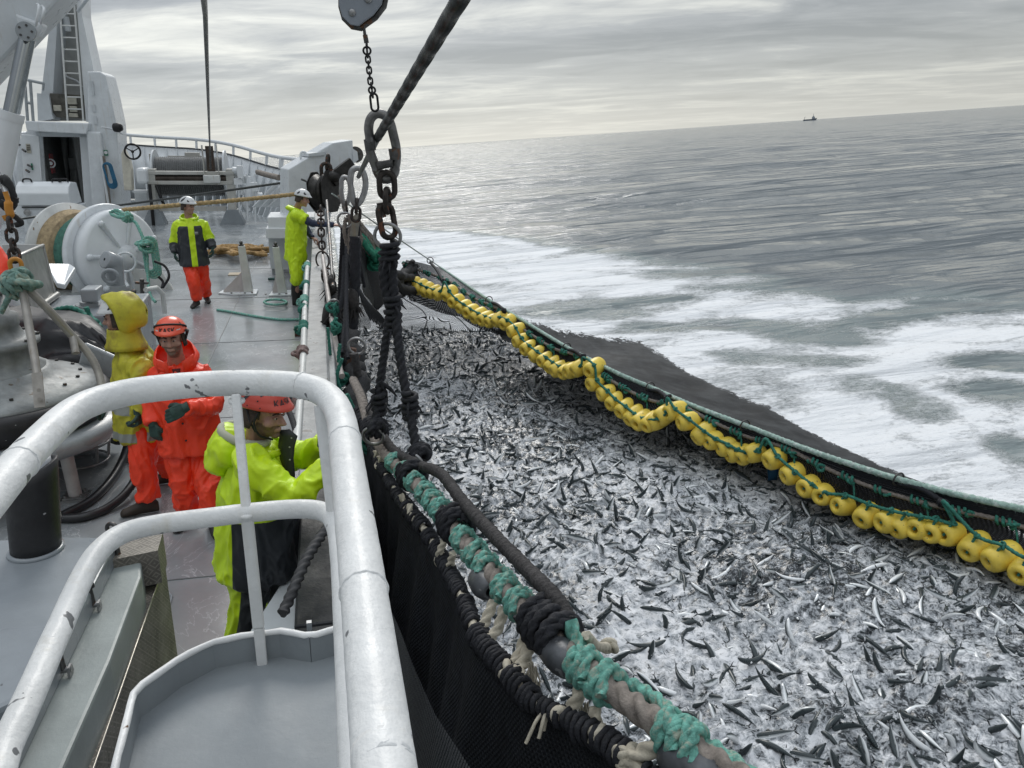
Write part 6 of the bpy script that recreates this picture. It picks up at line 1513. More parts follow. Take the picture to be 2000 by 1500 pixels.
def post(px, py, top, nm, lab, s_=1):
    f_ = dk(px, py); y = f_.y; t = thing("fairlead_post", lab, "deck post", f_, "white fairlead posts"); zt = at(top[0], top[1], y).z
    b = B(); b.beam(V((f_.x, y, .03)), V((f_.x - .06, y, zt)), .17, .15, (0, 1, 0), .12, .12); b.part("column", WHITE_OLD, t, bevel=.01)
    b = B(); b.prism([V((f_.x - .05, y - .01, .03)), V((f_.x - .46 * s_, y - .01, .03)), V((f_.x - .46 * s_, y - .01, .06)), V((f_.x - .09, y - .01, .42))], (0, .02, 0)); b.part("gusset", M("gusset_pink", (.52, .49, .48), .45), t)
    b = B(); b.prism([V((x, yy, 0)) for x, yy in ((f_.x - .55 * s_, y - .05), (f_.x - .25, y - .24), (f_.x + .16, y - .24), (f_.x + .16, y + .22), (f_.x - .5 * s_, y + .22))], (0, 0, .03)); b.part("base_plate", WHITE, t, bevel=.006)
    b = B(); b.cyl((f_.x - .06, y, zt), (f_.x - .06, y, zt + .03), .05, n=12); b.sphere((f_.x - .06, y, zt + .06), .035, 10)
    for x, yy in ((f_.x - .3, y - .16), (f_.x + .08, y - .18), (f_.x - .05, y - .19)): b.cyl((x, yy, .03), (x, yy, .045), .02, n=6)
    b.part("pin", STEEL_DK, t)
post(486, 572, (476, 480), "a", "white steel fairlead post with wide gusset standing near the tan rope heap")
post(552, 574, (548, 482), "b", "white steel fairlead post standing against the man at the davit", .4)
def deck_ropes():
    rng = random.Random(14); b = B()
    for k in range(11):
        P = []
        y0 = 488 + rng.uniform(-6, 9)
        for j in range(5): P.append(dk(418 + 102 * (j / 4) + rng.uniform(-14, 10), y0 + rng.uniform(-7, 7), .05 + .10 * rng.random() + .12 * (1 - abs(j - 2) / 2)))
        rope(b, P, .045, .05, n=8)
    b.thing("tan_rope_heap", M("rope_ochre", (.36, .22, .08), .8, var=.3, vscale=8, bump=.3), "heap of ochre rope lying on the deck by the fairlead posts", "rope")
    b = B(); rope(b, [dk(424, 605, .02), dk(450, 609, .02), dk(500, 618, .02), dk(545, 624, .02), dk(588, 624, .03)], .022, .03, n=8); b.thing("green_rope_on_deck", ROPE_TQ, "green rope lying straight across the deck towards the bulwark", "rope")
    b = B(); P = [dk(538 + 22 * math.cos(a), 590 + 5 * math.sin(a), .02 + .01 * a) for a in [k * .35 for k in range(34)]]; rope(b, P, .020, .03, n=8); b.thing("green_rope_coil", ROPE_TQ, "small coil of green rope lying on deck at the man's boots", "rope")
    b = B(); c = dk(462, 536, 0); b.bb(c + V((-.16, -.15, 0)), c + V((.16, .15, .02)) ); b.thing("wood_plate", M("ply", (.42, .35, .25), .7), "small beige plate lying on deck beside the fairlead post", "plate")
    b = B(); rope(b, [dk(524, 545, .02), dk(545, 545, .02)], .03, .04, n=8); b.thing("green_rope_end", M("rope_dark_green", (.04, .09, .08), .8), "short dark green rope end on deck by the davit pedestal", "rope")
    b = B(); c = dk(580, 656, 0); b.bb(c + V((-.03, -.05, 0)), c + V((.10, .05, .08))); b.thing("rusty_bracket", M("rust_brown", (.10, .045, .03), .8, var=.3), "small rusty bracket on deck under the side pipe", "bracket")
    # thick black rope running down from the black cap
    b = B(); rope(b, [at(652, 1020, 3.3), at(632, 1040, 3.25), at(600, 1090, 3.1), at(578, 1140, 2.98), at(560, 1182, 2.9), at(552, 1198, 2.86)], .022, .02, n=12, pitch=.12, depth=.3); b.thing("twisted_black_rope", M("rope_charcoal", (.05, .05, .052), .65, var=.3, vscale=20), "twisted charcoal rope running down inside the bulwark to the white lug", "rope")
    b = B(); b.tube(spline([at(566, 774, 5.7), at(560, 790, 5.6), at(571, 820, 5.4), at(580, 850, 5.2)], 5), .022, 9); b.thing("black_strap_loop", ROPE_BK, "black rope loop hanging on the side pipe behind the red helmet", "rope")
deck_ropes()
def side_gear():
    G_ = thing("spring_hook_link", "grey steel snap link hanging on the wire above the far purse rings", "lifting link", at(692, 365, 8.))
    y = 8.
    b = B(); P = [at(x, yy, y) for x, yy in ((684, 358), (687, 335), (698, 328), (709, 336), (714, 356), (711, 378), (702, 396), (692, 397), (688, 380))]; b.tube(spline(P + [P[0]], 5)[:-1], .030, 10, closed=True); b.part("link_body", STEEL, G_)
    b = B(); P = [at(x, yy, y + .4) for x, yy in ((667, 352), (671, 346), (680, 350), (684, 368), (680, 392), (672, 398), (667, 378))]; b.tube(spline(P + [P[0]], 5)[:-1], .024, 10, closed=True); b.part("link_body", STEEL, G_)
    b = B(); chain(b, [at(676, 396, y + .3), at(678, 412, y + .3)], .10, .07, .013); b.part("chain", RUST, G_); b = B(); chain(b, [at(697, 392, y), at(695, 424, y)], .14, .08, .016); b.part("chain", RUST, G_)
    b = B(); plate(b, [(687, 424), (700, 416), (704, 420), (698, 470), (684, 462)], y, .03); b.part("clamp_plate", M("clamp_steel", (.30, .28, .25), .4, .6, var=.25, streak=(.3, .18, .06)), G_)
    b = B(); b.torus(at(674, 430, y + .2), (.2, 1, 0), .075, .012, 22, 8); b.part("ring", STEEL, G_)
    # black rope bundles hanging down
    rng = random.Random(17)
    def hang(nm, lab, lines, mt, cat="rope", grp="ropes hung over the side at the gathering post"):
        if isinstance(lab, str): lab = [lab] * len(lines)
        for (pts, yy, r), la in zip(lines, lab):
            b = B(); rope(b, [at(x, py, yy) for x, py in pts], r, max(.03, r), n=9, depth=.25); b.thing(nm, mt, la, cat, grp)
    hang("black_rope_bundle", ["thick black rope hanging from the clamp plate, nearest the bulwark", "longest black rope hanging from the clamp plate, farther from the bulwark", "short thin black rope hanging from the clamp plate"], [([(694, 462), (692, 520), (690, 580), (689, 640)], 8., .05), ([(697, 465), (697, 530), (694, 590), (692, 642)], 8., .04), ([(689, 462), (686, 520), (684, 560)], 8.1, .03)], ROPE_BK)
    hang("thin_black_cords", "thin black cord hanging in a row of five beside the thick black ropes", [([(668 + i * 3.2, 440), (665 + i * 3.4, 500), (662 + i * 3.2, 560), (660 + i * 3, 640), (662 + i * 3, 700)], 8.6, .013) for i in range(5)], ROPE_BK)
    hang("dark_rope_sleeve", "dark grey covered rope hanging down past the purse ring to the lead line", [([(692, 690), (697, 720), (702, 745), (706, 790)], 6.8, .036)], ROPE_DK)
    hang("grey_rope_twist", ["twisted grey brown rope over the black cords, on the right", "twisted grey brown rope over the black cords, on the left", "grey brown rope running down from the davit block to the black cords"], [([(680, 420), (684, 440), (682, 470), (684, 500)], 8.2, .022), ([(676, 425), (672, 450), (678, 480)], 8.2, .02), ([(664, 380), (672, 400), (676, 418)], 9.5, .03)], ROPE_BR)
    hang("brown_frayed_rope", ["thick rusty brown frayed rope below the lower purse ring", "thinner rusty brown frayed rope below the lower purse ring"], [([(690, 680), (684, 710), (682, 745), (684, 775)], 7.2, .035), ([(700, 690), (690, 720), (690, 760)], 7.1, .025)], M("rope_rust", (.15, .085, .06), .9, var=.4, vscale=20, bump=.6))
    hang("green_net_twine", ["green twine hanging halfway down the hull under the lower purse ring", "short green twine hanging high on the hull by the dark bunches", "green twine hanging lowest beside the pale pole", "thin green twine lying along the pale pole", "green twine near the rail corner, upper piece", "green twine near the rail corner, by the strop ring"], [([(664, 672), (661, 700), (665, 725), (660, 750)], 7.0, .016), ([(657, 620), (650, 640), (654, 655)], 7.6, .02), ([(668, 700), (658, 735), (666, 765), (672, 800)], 6.6, .016), ([(640, 640), (646, 700), (652, 740)], 7.2, .014), ([(676, 770), (690, 800), (698, 830), (712, 850)], 5.8, .02), ([(716, 840), (708, 860), (722, 885), (730, 900)], 5., .022)], ROPE_G)
    for (px, py, yy, n_, la) in ((655, 640, 7.6, 5, "large green twine knot beneath the dark bunches"), (662, 742, 6.8, 4, "green twine knot beside the brown frayed rope"), (672, 795, 6.4, 5, "green twine knot low on the hull above the rail corner"), (720, 872, 4.9, 3, "green twine knot at the rail corner by the strop ring"), (652, 600, 8.0, 3, "green twine knot level with the bright upper purse ring")):
        b = B(); knot(b, at(px, py, yy), .075, .016, n_, px); b.thing("green_twine_knot", ROPE_G, la, "rope", "ropes hung over the side at the gathering post")
    top = [at(692, 440, 13.2), at(720, 470, 13.8), at(750, 500, 14.6), at(784, 536, 16.1)]; bot = [at(698, 522, 12.6), at(714, 566, 13.1), at(736, 604, 13.8), at(782, 572, 15.9)]
    G, U = sheet([top, [a.lerp(c, .5) + V((.05, 0, -.05)) for a, c in zip(top, bot)], bot], 16, 26, 0, .10); b = B(); b.grid(G, U); b.part("hoisted_netting", MATS["net_heap"], SEINE, solid=.02)
    b = B(); P = spline([at(664, 560, 9.6), at(672, 620, 8.6), at(690, 690, 7.4), at(700, 760, 6.4), at(716, 830, 5.5), at(728, 880, 4.9)], 14); P = [p + V((.0, 0, -.12)) + V((mnoise.noise(p * 4), 0, mnoise.noise(p * 4 + V((3, 3, 3))))) * .10 for p in P]
    b.tube(P, [.085 + .05 * abs(mnoise.noise(p * 5)) for p in P], 14, jit=.16); b.thing("net_roll", MATS["net_heap"], "black netting rolled along the hull below the bulwark cap", "net")
    for k, (x0, y0, d0, x1, y1, d1) in enumerate(((676, 440, 8.8, 668, 690, 7.2), (683, 450, 8.5, 680, 700, 7.), (672, 500, 8.6, 655, 640, 8.), (700, 440, 9, 712, 560, 9.6))):
        b = B(); rope(b, [at(x0, y0, d0), at((x0 + x1) / 2 + 5 * (-1) ** k, (y0 + y1) / 2, (d0 + d1) / 2), at(x1, y1, d1)], .02, .03, n=8); b.thing("black_hanging_cord", ROPE_BK, ("black cord from the clamp plate to the brown frayed rope", "black cord just left of the clamp plate, ending by the brown frayed rope", "short black cord leaning towards the bulwark", "black cord slanting right from the clamp plate into the net")[k], "rope", "ropes hung over the side at the gathering post")
    # purse rings and chains
    for k, (px, py, yy, R, lab) in enumerate(((630, 508, 12.2, .10, "dark oval purse ring hanging highest on the rod by the bulwark"), (653, 596, 8.6, .062, "bright round purse ring hanging under the thin black cords"), (697, 676, 7.0, .078, "bright round purse ring at the bottom of the thick black bundle"), (641, 540, 10.5, .085, "dark oval purse ring hanging second down the rod by the bulwark"), (712, 810, 5.6, .05, "small bright ring among green ropes near the rail corner"))):
        b = B(); b.torus(at(px, py, yy), (.25, 1, .1), R, .013, 26, 9, 1.35 if k in (0, 3) else 1.); b.thing("purse_ring", RUST if k in (0, 3) else STEEL, lab, "ring", "purse rings hung over the side")
    b = B(); chain(b, [at(626, 405, 12.9), at(627, 440, 12.5), at(628, 470, 12.4), at(630, 492, 12.3)], .14, .09, .016); b.thing("rusty_chain", RUST, "rusty chain hanging outside the bulwark under the davit block", "chain"); b = B(); chain(b, [at(634, 530, 11), at(644, 560, 10), at(648, 585, 9.4)], .14, .09, .017); b.thing("rusty_chain", RUST, "lower length of rusty chain below the oval purse rings", "chain")
    b = B(); b.tube([at(638, 392, 12.8), at(645, 480, 10.8), at(650, 560, 9.2)], .022, 9); b.thing("steel_rod", STEEL_DK, "straight dark steel rod hanging from the davit block", "rod")
    b = B(); b.tube([at(630, 500, 10.6), at(644, 600, 8.6), at(664, 720, 6.9), at(668, 735, 6.7)], .026, 10); b.thing("pale_pole", M("pole_pale", (.42, .38, .35), .5, var=.15), "pale pipe leaning against the hull among the hanging ropes", "pole")
    # dark frayed bunches tied along the gear
    dm = M("bunch_dark", (.03, .027, .026), .85, var=.4, vscale=24, bump=1., bscale=60)
    for (px, py, yy, s_, la) in ((640, 620, 8.4, .12, "dark frayed rope bunch lowest on the steel rod"), (648, 560, 9.4, .11, "dark frayed rope bunch high on the steel rod"), (656, 612, 8.3, .11, "dark frayed rope bunch under the thin black cords"), (690, 590, 7.9, .11, "black frayed rope bunch on the thick black ropes")):
        b = B(); c = at(px, py, yy); b.sphere(c, (s_ * .5, s_ * .8, s_ * 1.3), 14)
        for i_, p in enumerate(b.v): b.v[i_] = p + (p - c) * .5 * mnoise.noise(p * 16)
        for _ in range(26):
            dd = V((rng.uniform(-1, 1), rng.uniform(-1, 1), -rng.uniform(.2, 1.6))).normalized(); q = c + dd * s_ * .4; b.tube([q, q + dd * s_ * .6, q + dd * s_ * rng.uniform(.8, 1.5) - V((0, 0, .03))], [.010, .008, .002], 5)
        b.thing("rope_bunch", dm, la, "rope", "ropes hung over the side at the gathering post")
    # mesh skirt by the post
    top = [at(692, 460, 13.2), at(706, 470, 13.6), at(722, 500, 14.2), at(736, 530, 14.8)]; bot = [at(700, 655, 9.0), at(706, 650, 10.5), at(722, 640, 12.), at(728, 612, 13.)]
    G, U = sheet([top, [a.lerp(c, .5) for a, c in zip(top, bot)], bot], 14, 20, 0, .05); b = B(); b.grid(G, U); b.thing("net_curtain", NET_THIN, "small curtain of black mesh hanging at the gathering post", "net", solid=0)
    b = B()
    for k in range(9): rope(b, [at(699 + k * 2.4, 560 + k * 4, 8.4 + .3 * k), at(712 + k * 4, 600 + k * 2, 10 + .3 * k), at(724 + k * 6, 625 + k * 4, 12 + .3 * k)], .012, .05, n=6)
    b.thing("black_cord_fan", ROPE_BK, "fan of black cords stretched from the bundle into the net", "rope", "ropes hung over the side at the gathering post")
    b = B(); knot(b, at(733, 505, 13.4), .2, .045, 6, 4); rope(b, [at(700, 450, 12.8), at(716, 475, 13), at(733, 505, 13.3), at(740, 520, 13.5)], .06, .05, n=9); rope(b, [at(702, 460, 12.8), at(722, 490, 13), at(737, 500, 13.4)], .05, .05, n=9); b.thing("green_float_rope", M("rope_bright_green", (.03, .24, .15), .8, var=.3, vscale=20, bump=.5), "bright green rope bunched on top of the gathered netting", "rope", "ropes hung over the side at the gathering post")
    b = B(); rng = random.Random(5)
    for k in range(9): rope(b, [at(694 + rng.uniform(-4, 4), 425 + k * 4, 12.6), at(715 + rng.uniform(-4, 4), 452 + k * 4, 13), at(738 + rng.uniform(-4, 6), 478 + k * 4, 13.6)], .03, .05, n=8)
    b.thing("brown_cork_ropes", ROPE_BR, "bundle of grey brown ropes gathered above the black netting", "rope", "ropes hung over the side at the gathering post")
side_gear()
# ================================================================ PEOPLE
def seg_d(p, a, b):
    ab = b - a; t = max(0., min(1., (p - a).dot(ab) / max(ab.dot(ab), 1e-9))); return (p - (a + ab * t)).length, t
def organic(b, voxel, smooth=3, fold=0., ffreq=9., fseed=0., lump=0.):
    """fuse the shapes of a builder into one continuous skin, then add cloth folds; stays in ship coordinates"""
    fr = b.fr; b.fr = MW; me = b.mesh("tmp", [], MW); b.fr = fr
    o = bpy.data.objects.new("tmp", me); COL.objects.link(o)
    r = o.modifiers.new("r", 'REMESH'); r.mode = 'VOXEL'; r.voxel_size = voxel; r.adaptivity = 0.
    if smooth: s = o.modifiers.new("s", 'SMOOTH'); s.factor = .5; s.iterations = smooth
    dg = bpy.context.evaluated_depsgraph_get(); ev = bpy.data.meshes.new_from_object(o.evaluated_get(dg))
    vs = [v.co.copy() for v in ev.vertices]; ns = [v.normal.copy() for v in ev.vertices]; fs = [list(p.vertices) for p in ev.polygons]
    bpy.data.objects.remove(o); bpy.data.meshes.remove(me); bpy.data.meshes.remove(ev)
    if fold:
        for i, p in enumerate(vs):
            q = V((p.x * ffreq, p.y * ffreq, p.z * ffreq * .5)) + V((fseed, fseed * 2.1, 0)); q += V((mnoise.noise(q * .6), mnoise.noise(q * .6 + V((5, 0, 0))), mnoise.noise(q * .6 + V((0, 5, 0))))) * .8
            k = 1 - abs(mnoise.noise(q)) ** .75 * 2.1; k2 = 1 - abs(mnoise.noise(q * 2.1 + V((3, 3, 3)))) * 2.
            vs[i] = p + ns[i] * fold * (k * .9 + k2 * .45 - .35)
    out = B(); out.v = vs; out.f = fs; out.sm = [True] * len(fs); out.mi = [0] * len(fs)
    return out
def zones(b, fn): b.zone = [float(fn(p)) for p in b.v]; return b
def zpart(b, name, mat, parent):
    """a garment in two colours: the seam runs where the stored distance crosses zero"""
    o = b.part(name, mat, parent)
    if hasattr(b, 'zone'): o.data.attributes.new("zone", 'FLOAT', 'POINT').data.foreach_set("value", b.zone)
    return o
def two_tone(name, m1, m2, soft=.002):
    if name in MATS: return MATS[name]
    m = m1.copy(); m.name = name; MATS[name] = m; t = m.node_tree; b = t.nodes["Principled BSDF"]; L = t.links.new
    src = b.inputs["Base Color"].links[0].from_socket
    at_ = t.nodes.new("ShaderNodeAttribute"); at_.attribute_name = "zone"
    r = t.nodes.new("ShaderNodeMapRange"); r.inputs[1].default_value = -soft; r.inputs[2].default_value = soft; L(at_.outputs["Fac"], r.inputs[0])
    mx_ = t.nodes.new("ShaderNodeMix"); mx_.data_type = 'RGBA'; L(r.outputs[0], mx_.inputs[0]); L(src, mx_.inputs[6]); mx_.inputs[7].default_value = (*m2, 1); L(mx_.outputs[2], b.inputs["Base Color"])
    return m
SKIN = M("skin", (.42, .235, .175), .5, var=.12, vscale=40, bump=.1, bscale=200)
HAIR = M("hair_brown", (.05, .033, .022), .7, var=.3, vscale=60, bump=.6, bscale=200)
BEARD = M("beard_stubble", (.20, .115, .08), .65, var=.4, vscale=140)
LIP = M("lip", (.36, .15, .12), .5)
EYE = M("eye_dark", (.03, .025, .02), .3)
EYEW = M("eye_white", (.42, .38, .35), .4)
def hv(n, c, r=.5): return M(n, c, r, var=.07, vscale=7, bump=.12, bscale=40)
ORANGE = hv("oilskin_orange", (.93, .055, .014), .42); LIME = hv("oilskin_lime", (.60, .83, .012), .45); YELL = M("oilskin_old_yellow", (.52, .48, .03), .5, var=.22, vscale=5, bump=.2, col2=(.30, .235, .03), th2=.58)
CHAR = hv("oilskin_charcoal", (.035, .039, .043), .5); NAVY = hv("navy_sleeve", (.022, .032, .07), .7); REFL = hv("reflective_grey", (.26, .27, .25), .5)
BOOT = hv("boot_dark", (.022, .02, .019), .55); GLOVE = M("glove_green", (.025, .062, .05), .6, var=.2, vscale=20, bump=.3)
HELM_O = M("helmet_orange", (.78, .085, .03), .3, var=.06, coat=.3); HELM_R = M("helmet_red", (.55, .06, .035), .35, var=.12, coat=.2, chips=(.08, .05, .05), chipscale=30, chipth=.72); HELM_W = M("helmet_white", (.66, .67, .67), .35, var=.05, coat=.2)
BLK = M("strap_plain_black", (.015, .015, .016), .6)

def head_frame(c, fwd, up):
    f = V(fwd).normalized(); u = V(up); u = (u - f * u.dot(f)).normalized(); r = f.cross(u)
    return lambda x, y, z: V(c) + r * x + f * y + u * z, Matrix((r, f, u)).transposed()
def add_head(b, L, R3):
    def el(c, r): b.sphere(L(*c), r, 20, R3)
    el((0, -.012, .035), (.076, .096, .088)); el((0, .028, -.05), (.057, .066, .064)); el((0, .074, -.094), (.026, .022, .019)); el((0, .05, -.015), (.062, .045, .05))
    for s in (-1, 1): el((s * .042, .056, -.024), (.027, .028, .030)); el((s * .079, -.008, -.012), (.011, .024, .032))
    el((0, .074, .036), (.056, .020, .013)); el((0, .088, -.058), (.025, .013, .007)); el((0, .086, -.068), (.021, .013, .007))
    b.tube([L(0, .084, .026), L(0, .104, -.002), L(0, .119, -.024), L(0, .100, -.032)], [.010, .013, .017, .011], 10)
    for s in (-1, 1): el((s * .012, .098, -.026), (.009, .010, .008))
def hand(w_, d, n, curl, scale=1., glove=True, thumb=1, voxel=.0048):
    """a hand: palm, four unequal bent fingers and a thumb from the side of the palm"""
    d = V(d).normalized(); n = V(n); n = (n - d * n.dot(d)).normalized(); s = d.cross(n); k = scale; g = .0022 if glove else 0.
    b = B(); w_ = V(w_)
    b.tube([w_ - d * .03 * k, w_, w_ + d * .045 * k, w_ + d * .088 * k], [(.030 + g) * k, (.032 + g) * k, (.040 + g) * k, (.040 + g) * k], 12, flat=.45, hint=n)
    b.loft([[w_ + d * (t * k) + s * (x * q * k) + n * (z * k) for x, z in ((-1, -.013), (1, -.013), (1.06, 0), (1, .013), (-1, .013), (-1.06, 0))] for t, q in ((.0, .030), (.04, .040), (.085, .042))])
    for i, (off, ln) in enumerate(((-.031, .062), (-.0105, .076), (.0105, .082), (.031, .072))):
        c = curl * (1 + .12 * (1.5 - i)); P = [w_ + d * .07 * k + s * off * k]; a = .12
        for j, q in enumerate((.36, .42, .34, .28)):
            a += c * (.5 if j == 0 else .9); P.append(P[-1] + (d * math.cos(a) + n * math.sin(a)) * ln * q * k)
        b.tube(P, [(.0105 + g) * k, (.0105 + g) * k, (.0098 + g) * k, (.009 + g) * k, (.007 + g) * k], 9)
        b.sphere(P[-1], (.0072 + g) * k, 8)
    t = s * thumb; P = [w_ + d * .02 * k + t * .026 * k, w_ + d * .045 * k + t * .047 * k + n * .012 * k, w_ + d * .072 * k + t * .055 * k + n * .024 * k * (1 + curl), w_ + d * .092 * k + t * .048 * k + n * .036 * k * (1 + curl)]
    b.tube(P, [(.014 + g) * k, (.0125 + g) * k, (.011 + g) * k, (.008 + g) * k], 9)
    return organic(b, voxel, 2)
def boot(b, ank, d, ln=.29):
    d = V(d); d.z = 0; d.normalize(); s = V((d.y, -d.x, 0)); a = V(ank); g = V((a.x, a.y, 0)) - d * .07
    secs = [(0, .036, .085), (.05, .044, .13), (.11, .046, .15), (.16, .046, .10), (.22, .050, .075), (.27, .045, .06), (ln, .026, .035)]
    b.loft([[g + d * t + s * (math.cos(q) * w_ * (1.05 if math.sin(q) < 0 else 1)) + V((0, 0, .005 + max(0, h * .5 + h * .5 * math.sin(q)))) for q in [2 * math.pi * k / 14 for k in range(14)]] for t, w_, h in secs])
    b.tube([V((a.x, a.y, .05)), V((a.x, a.y, .16)), a + V((0, 0, .12))], [.052, .055, .062], 14)
def text_part(s, size, place, mat, parent, name="lettering", bold=.004):
    cu = bpy.data.curves.new("txt", 'FONT'); cu.body = s; cu.size = size; cu.extrude = .0; cu.offset = bold * size; cu.align_x = 'CENTER'; cu.align_y = 'CENTER'
    o = bpy.data.objects.new("txt", cu); COL.objects.link(o); dg = bpy.context.evaluated_depsgraph_get(); me = bpy.data.meshes.new_from_object(o.evaluated_get(dg))
    b = B(); b.add([place(v.co.x, v.co.y) for v in me.vertices], [list(p.vertices) for p in me.polygons]); bpy.data.objects.remove(o); bpy.data.curves.remove(cu)
    return b.part(name, mat, parent)
def helmet(parent, L, mat, vents, peak=.026, strap=False, z0=.064, sc_=.90):
    rx, ry, rz = .122 * sc_, .148 * sc_, .118 * sc_; n = 40; rings = []
    def ring(z, k, pk): return [L(math.sin(t) * rx * k, -.004 + math.cos(t) * ry * k + pk * max(0, math.cos(t)) ** 2, z0 + z - (.012 * max(0, -math.cos(t)) if pk or z <= 0 else 0)) for t in [2 * math.pi * i / n for i in range(n)]]
    rings.append(ring(-.004, .90, peak * .6)); rings.append(ring(-.006, 1.0, peak)); rings.append(ring(.000, 1.03, peak)); rings.append(ring(.010, 1.005, peak * .45)); rings.append(ring(.022, .99, .004))
    for a in range(2, 13): an = math.pi / 2 * a / 12.6; rings.append(ring(math.sin(an) * rz, math.cos(an) * .99, 0.))
    b = B(); b.loft(rings, True, True); h = b.part("helmet", mat, parent)
    def surf(t, a, lift=.0012): an = a; k = math.cos(an) * .99; return L(math.sin(t) * (rx * k + lift), -.004 + math.cos(t) * (ry * k + lift), z0 + math.sin(an) * (rz + lift))
    b = B()
    for (t0, a0, t1, a1, w_) in vents:
        P = []
        for i in range(7):
            f = i / 6; ww = w_ * math.sin(math.pi * (.12 + .8 * f)); t = t0 + (t1 - t0) * f; a = a0 + (a1 - a0) * f
            P.append([surf(t - ww, a, .0014), surf(t + ww, a, .0014)])
        b.grid(P)
    if vents: b.part("vent", M("vent_dark", (.03, .03, .034), .5), h)
    if strap:
        b = B(); b.tube([surf(t, .22 + .50 * max(0, math.cos(t)) ** .7, .004) for t in [-1.6 + 3.2 * k / 28 for k in range(29)]], .0065, 8)
        for s in (-1, 1): b.tube([L(s * .114, .045, .072), L(s * .117, .01, .06), L(s * .104, -.01, .03), L(s * .09, .0, -.02)], [.009, .012, .010, .007], 8)
        b.part("goggle_strap", BLK, h)
    return h, surf
def person(label, J, fwd, hfwd, spec):
    """J: joints as (px, py, distance) or ship points; spec: clothes, sizes"""
    P = {k: (at(*v) if not isinstance(v, V) else v) for k, v in J.items()}
    k = spec.get('k', 1.); f = V(fwd).normalized(); up = (P['neck'] - P['pelvis']).normalized(); f = (f - up * f.dot(up)).normalized(); r = f.cross(up)
    base = (P['ankR'] + P['ankL']) / 2; base.z = 0
    t = thing("person", label, "person", base)
    # ---- body, one skin
    L, R3 = head_frame(P['head'], hfwd, spec.get('hup', up + V((0, 0, 1))))
    if k != 1.:
        L0 = L; L = lambda x, y, z: L0(x * k, y * k, z * k); R3 = R3 * k
    vx = spec.get('vox', .008); b = B(); add_head(b, L, R3)
    b.tube([L(0, -.025, -.03), P['neck'].lerp(L(0, -.02, -.06), .4), P['neck'] - up * .04], [.056 * k, .058 * k, .075 * k], 14)
    def ell(c, rx, ry, n=20): return [c + r * math.cos(2 * math.pi * i / n) * rx + f * math.sin(2 * math.pi * i / n) * ry for i in range(n)]
    sp_ = lambda q: P['pelvis'].lerp(P['neck'], q)
    b.loft([ell(sp_(q), a * k, c * k) for q, a, c in ((-.12, .12, .10), (0, .155, .115), (.25, .14, .105), (.55, .16, .115), (.8, .165, .11), (.95, .10, .08), (1.0, .07, .065))])
    for s in 'RL':
        b.tube(spline([P['hip' + s], P['kne' + s], P['ank' + s]], 5), [.082 * k, .08 * k, .072 * k, .066 * k, .060 * k, .055 * k, .056 * k, .05 * k, .043 * k, .038 * k, .036 * k], 12)
        b.tube([P['sho' + s], P['elb' + s], P['wri' + s]], [.052 * k, .041 * k, .028 * k], 12); b.sphere(P['sho' + s], .058 * k, 12); b.sphere(P['hip' + s], .085 * k, 12)
    body = organic(b, vx, 2)
    inv = R3.inverted()
    def skinzone(p):
        q = inv @ (p - P['head'])
        if not (-.15 < q.z < .0): return -1.
        v = min((q.y + .015) / .02, (-.028 - .20 * max(0, q.y - .055) - q.z) / .012 + .35 * mnoise.noise(p * 90))
        if abs(q.x) < .026 and -.070 < q.z < -.048 and q.y > .08: v = min(v, -.4)
        return max(-1., min(.85, v)) 
    zones(body, skinzone); zpart(body, "body", [two_tone("skin_bearded", SKIN, (.17, .10, .07), .35) if spec.get('beard') else SKIN], t)
    # ---- face details and hair
    if spec.get('face', True):
        for s in (-1, 1):
            b = B(); b.sphere(L(s * .031, .0905, .010), (.0135, .006, .0065), 12, R3); e = b.part("eye", EYEW, t)
            c = B(); c.sphere(L(s * .031 + spec.get('gaze', .0), .0955, .009), (.006, .0025, .006), 10, R3); c.part("iris", EYE, e)
            b = B(); b.tube([L(s * .014, .096, .029), L(s * .032, .095, .036), L(s * .050, .084, .030)], [.004 * k, .005 * k, .003 * k], 7); b.part("eyebrow", HAIR, t)
            b = B(); b.tube([L(s * .018, .094, .015), L(s * .031, .0965, .0185), L(s * .044, .089, .014)], [.003 * k, .0042 * k, .003 * k], 7); b.part("eyelid", SKIN, t)
    b = B(); n = 18
    G = [[L(math.sin(tt) * (.079 + .004 * kk), -.014 + math.cos(tt) * .100, .075 - .032 * kk * (1 if abs(tt) > 1.4 else .55)) for tt in [math.radians(62 + 236 * i / (n - 1)) for i in range(n)]] for kk in range(5)]
    b.grid(G); b.part("hair", HAIR, t, solid=.006)
    # ---- trousers
    b = B(); w_ = spec.get('tw', 1.) * k
    b.loft([ell(sp_(q), a * w_, c * w_) for q, a, c in ((-.16, .12, .11), (-.05, .175, .14), (.12, .175, .14))])
    for s in 'RL':
        A = P['ank' + s] + V((0, 0, spec.get('cuff', .02))); b.tube(spline([P['hip' + s] + up * .02, P['kne' + s], A], 6), [x * w_ for x in (.115, .115, .112, .11, .105, .10, .098, .095, .09, .088, .088, .09, .092)], 16)
        b.sphere(P['hip' + s], .115 * w_, 14)
    tr = organic(b, max(.0085, vx * 1.25), 3, spec.get('fold', .012), 10., 3.)
    if 'tzone' in spec: zones(tr, lambda p: spec['tzone'](p, P, f, r, up))
    zpart(tr, "trousers", spec['trousers'], t)
    # ---- boots
    for s in 'RL':
        b = B(); boot(b, P['ank' + s], spec.get('foot' + s, f), .29 * k); bo = organic(b, .010, 2); bo.part("boot", spec.get('bootm', BOOT), t)
    # ---- jacket
    b = B(); j = spec.get('jw', 1.) * k; hem = spec.get('hem', -.25)
    dp = spec.get('deep', 1.)
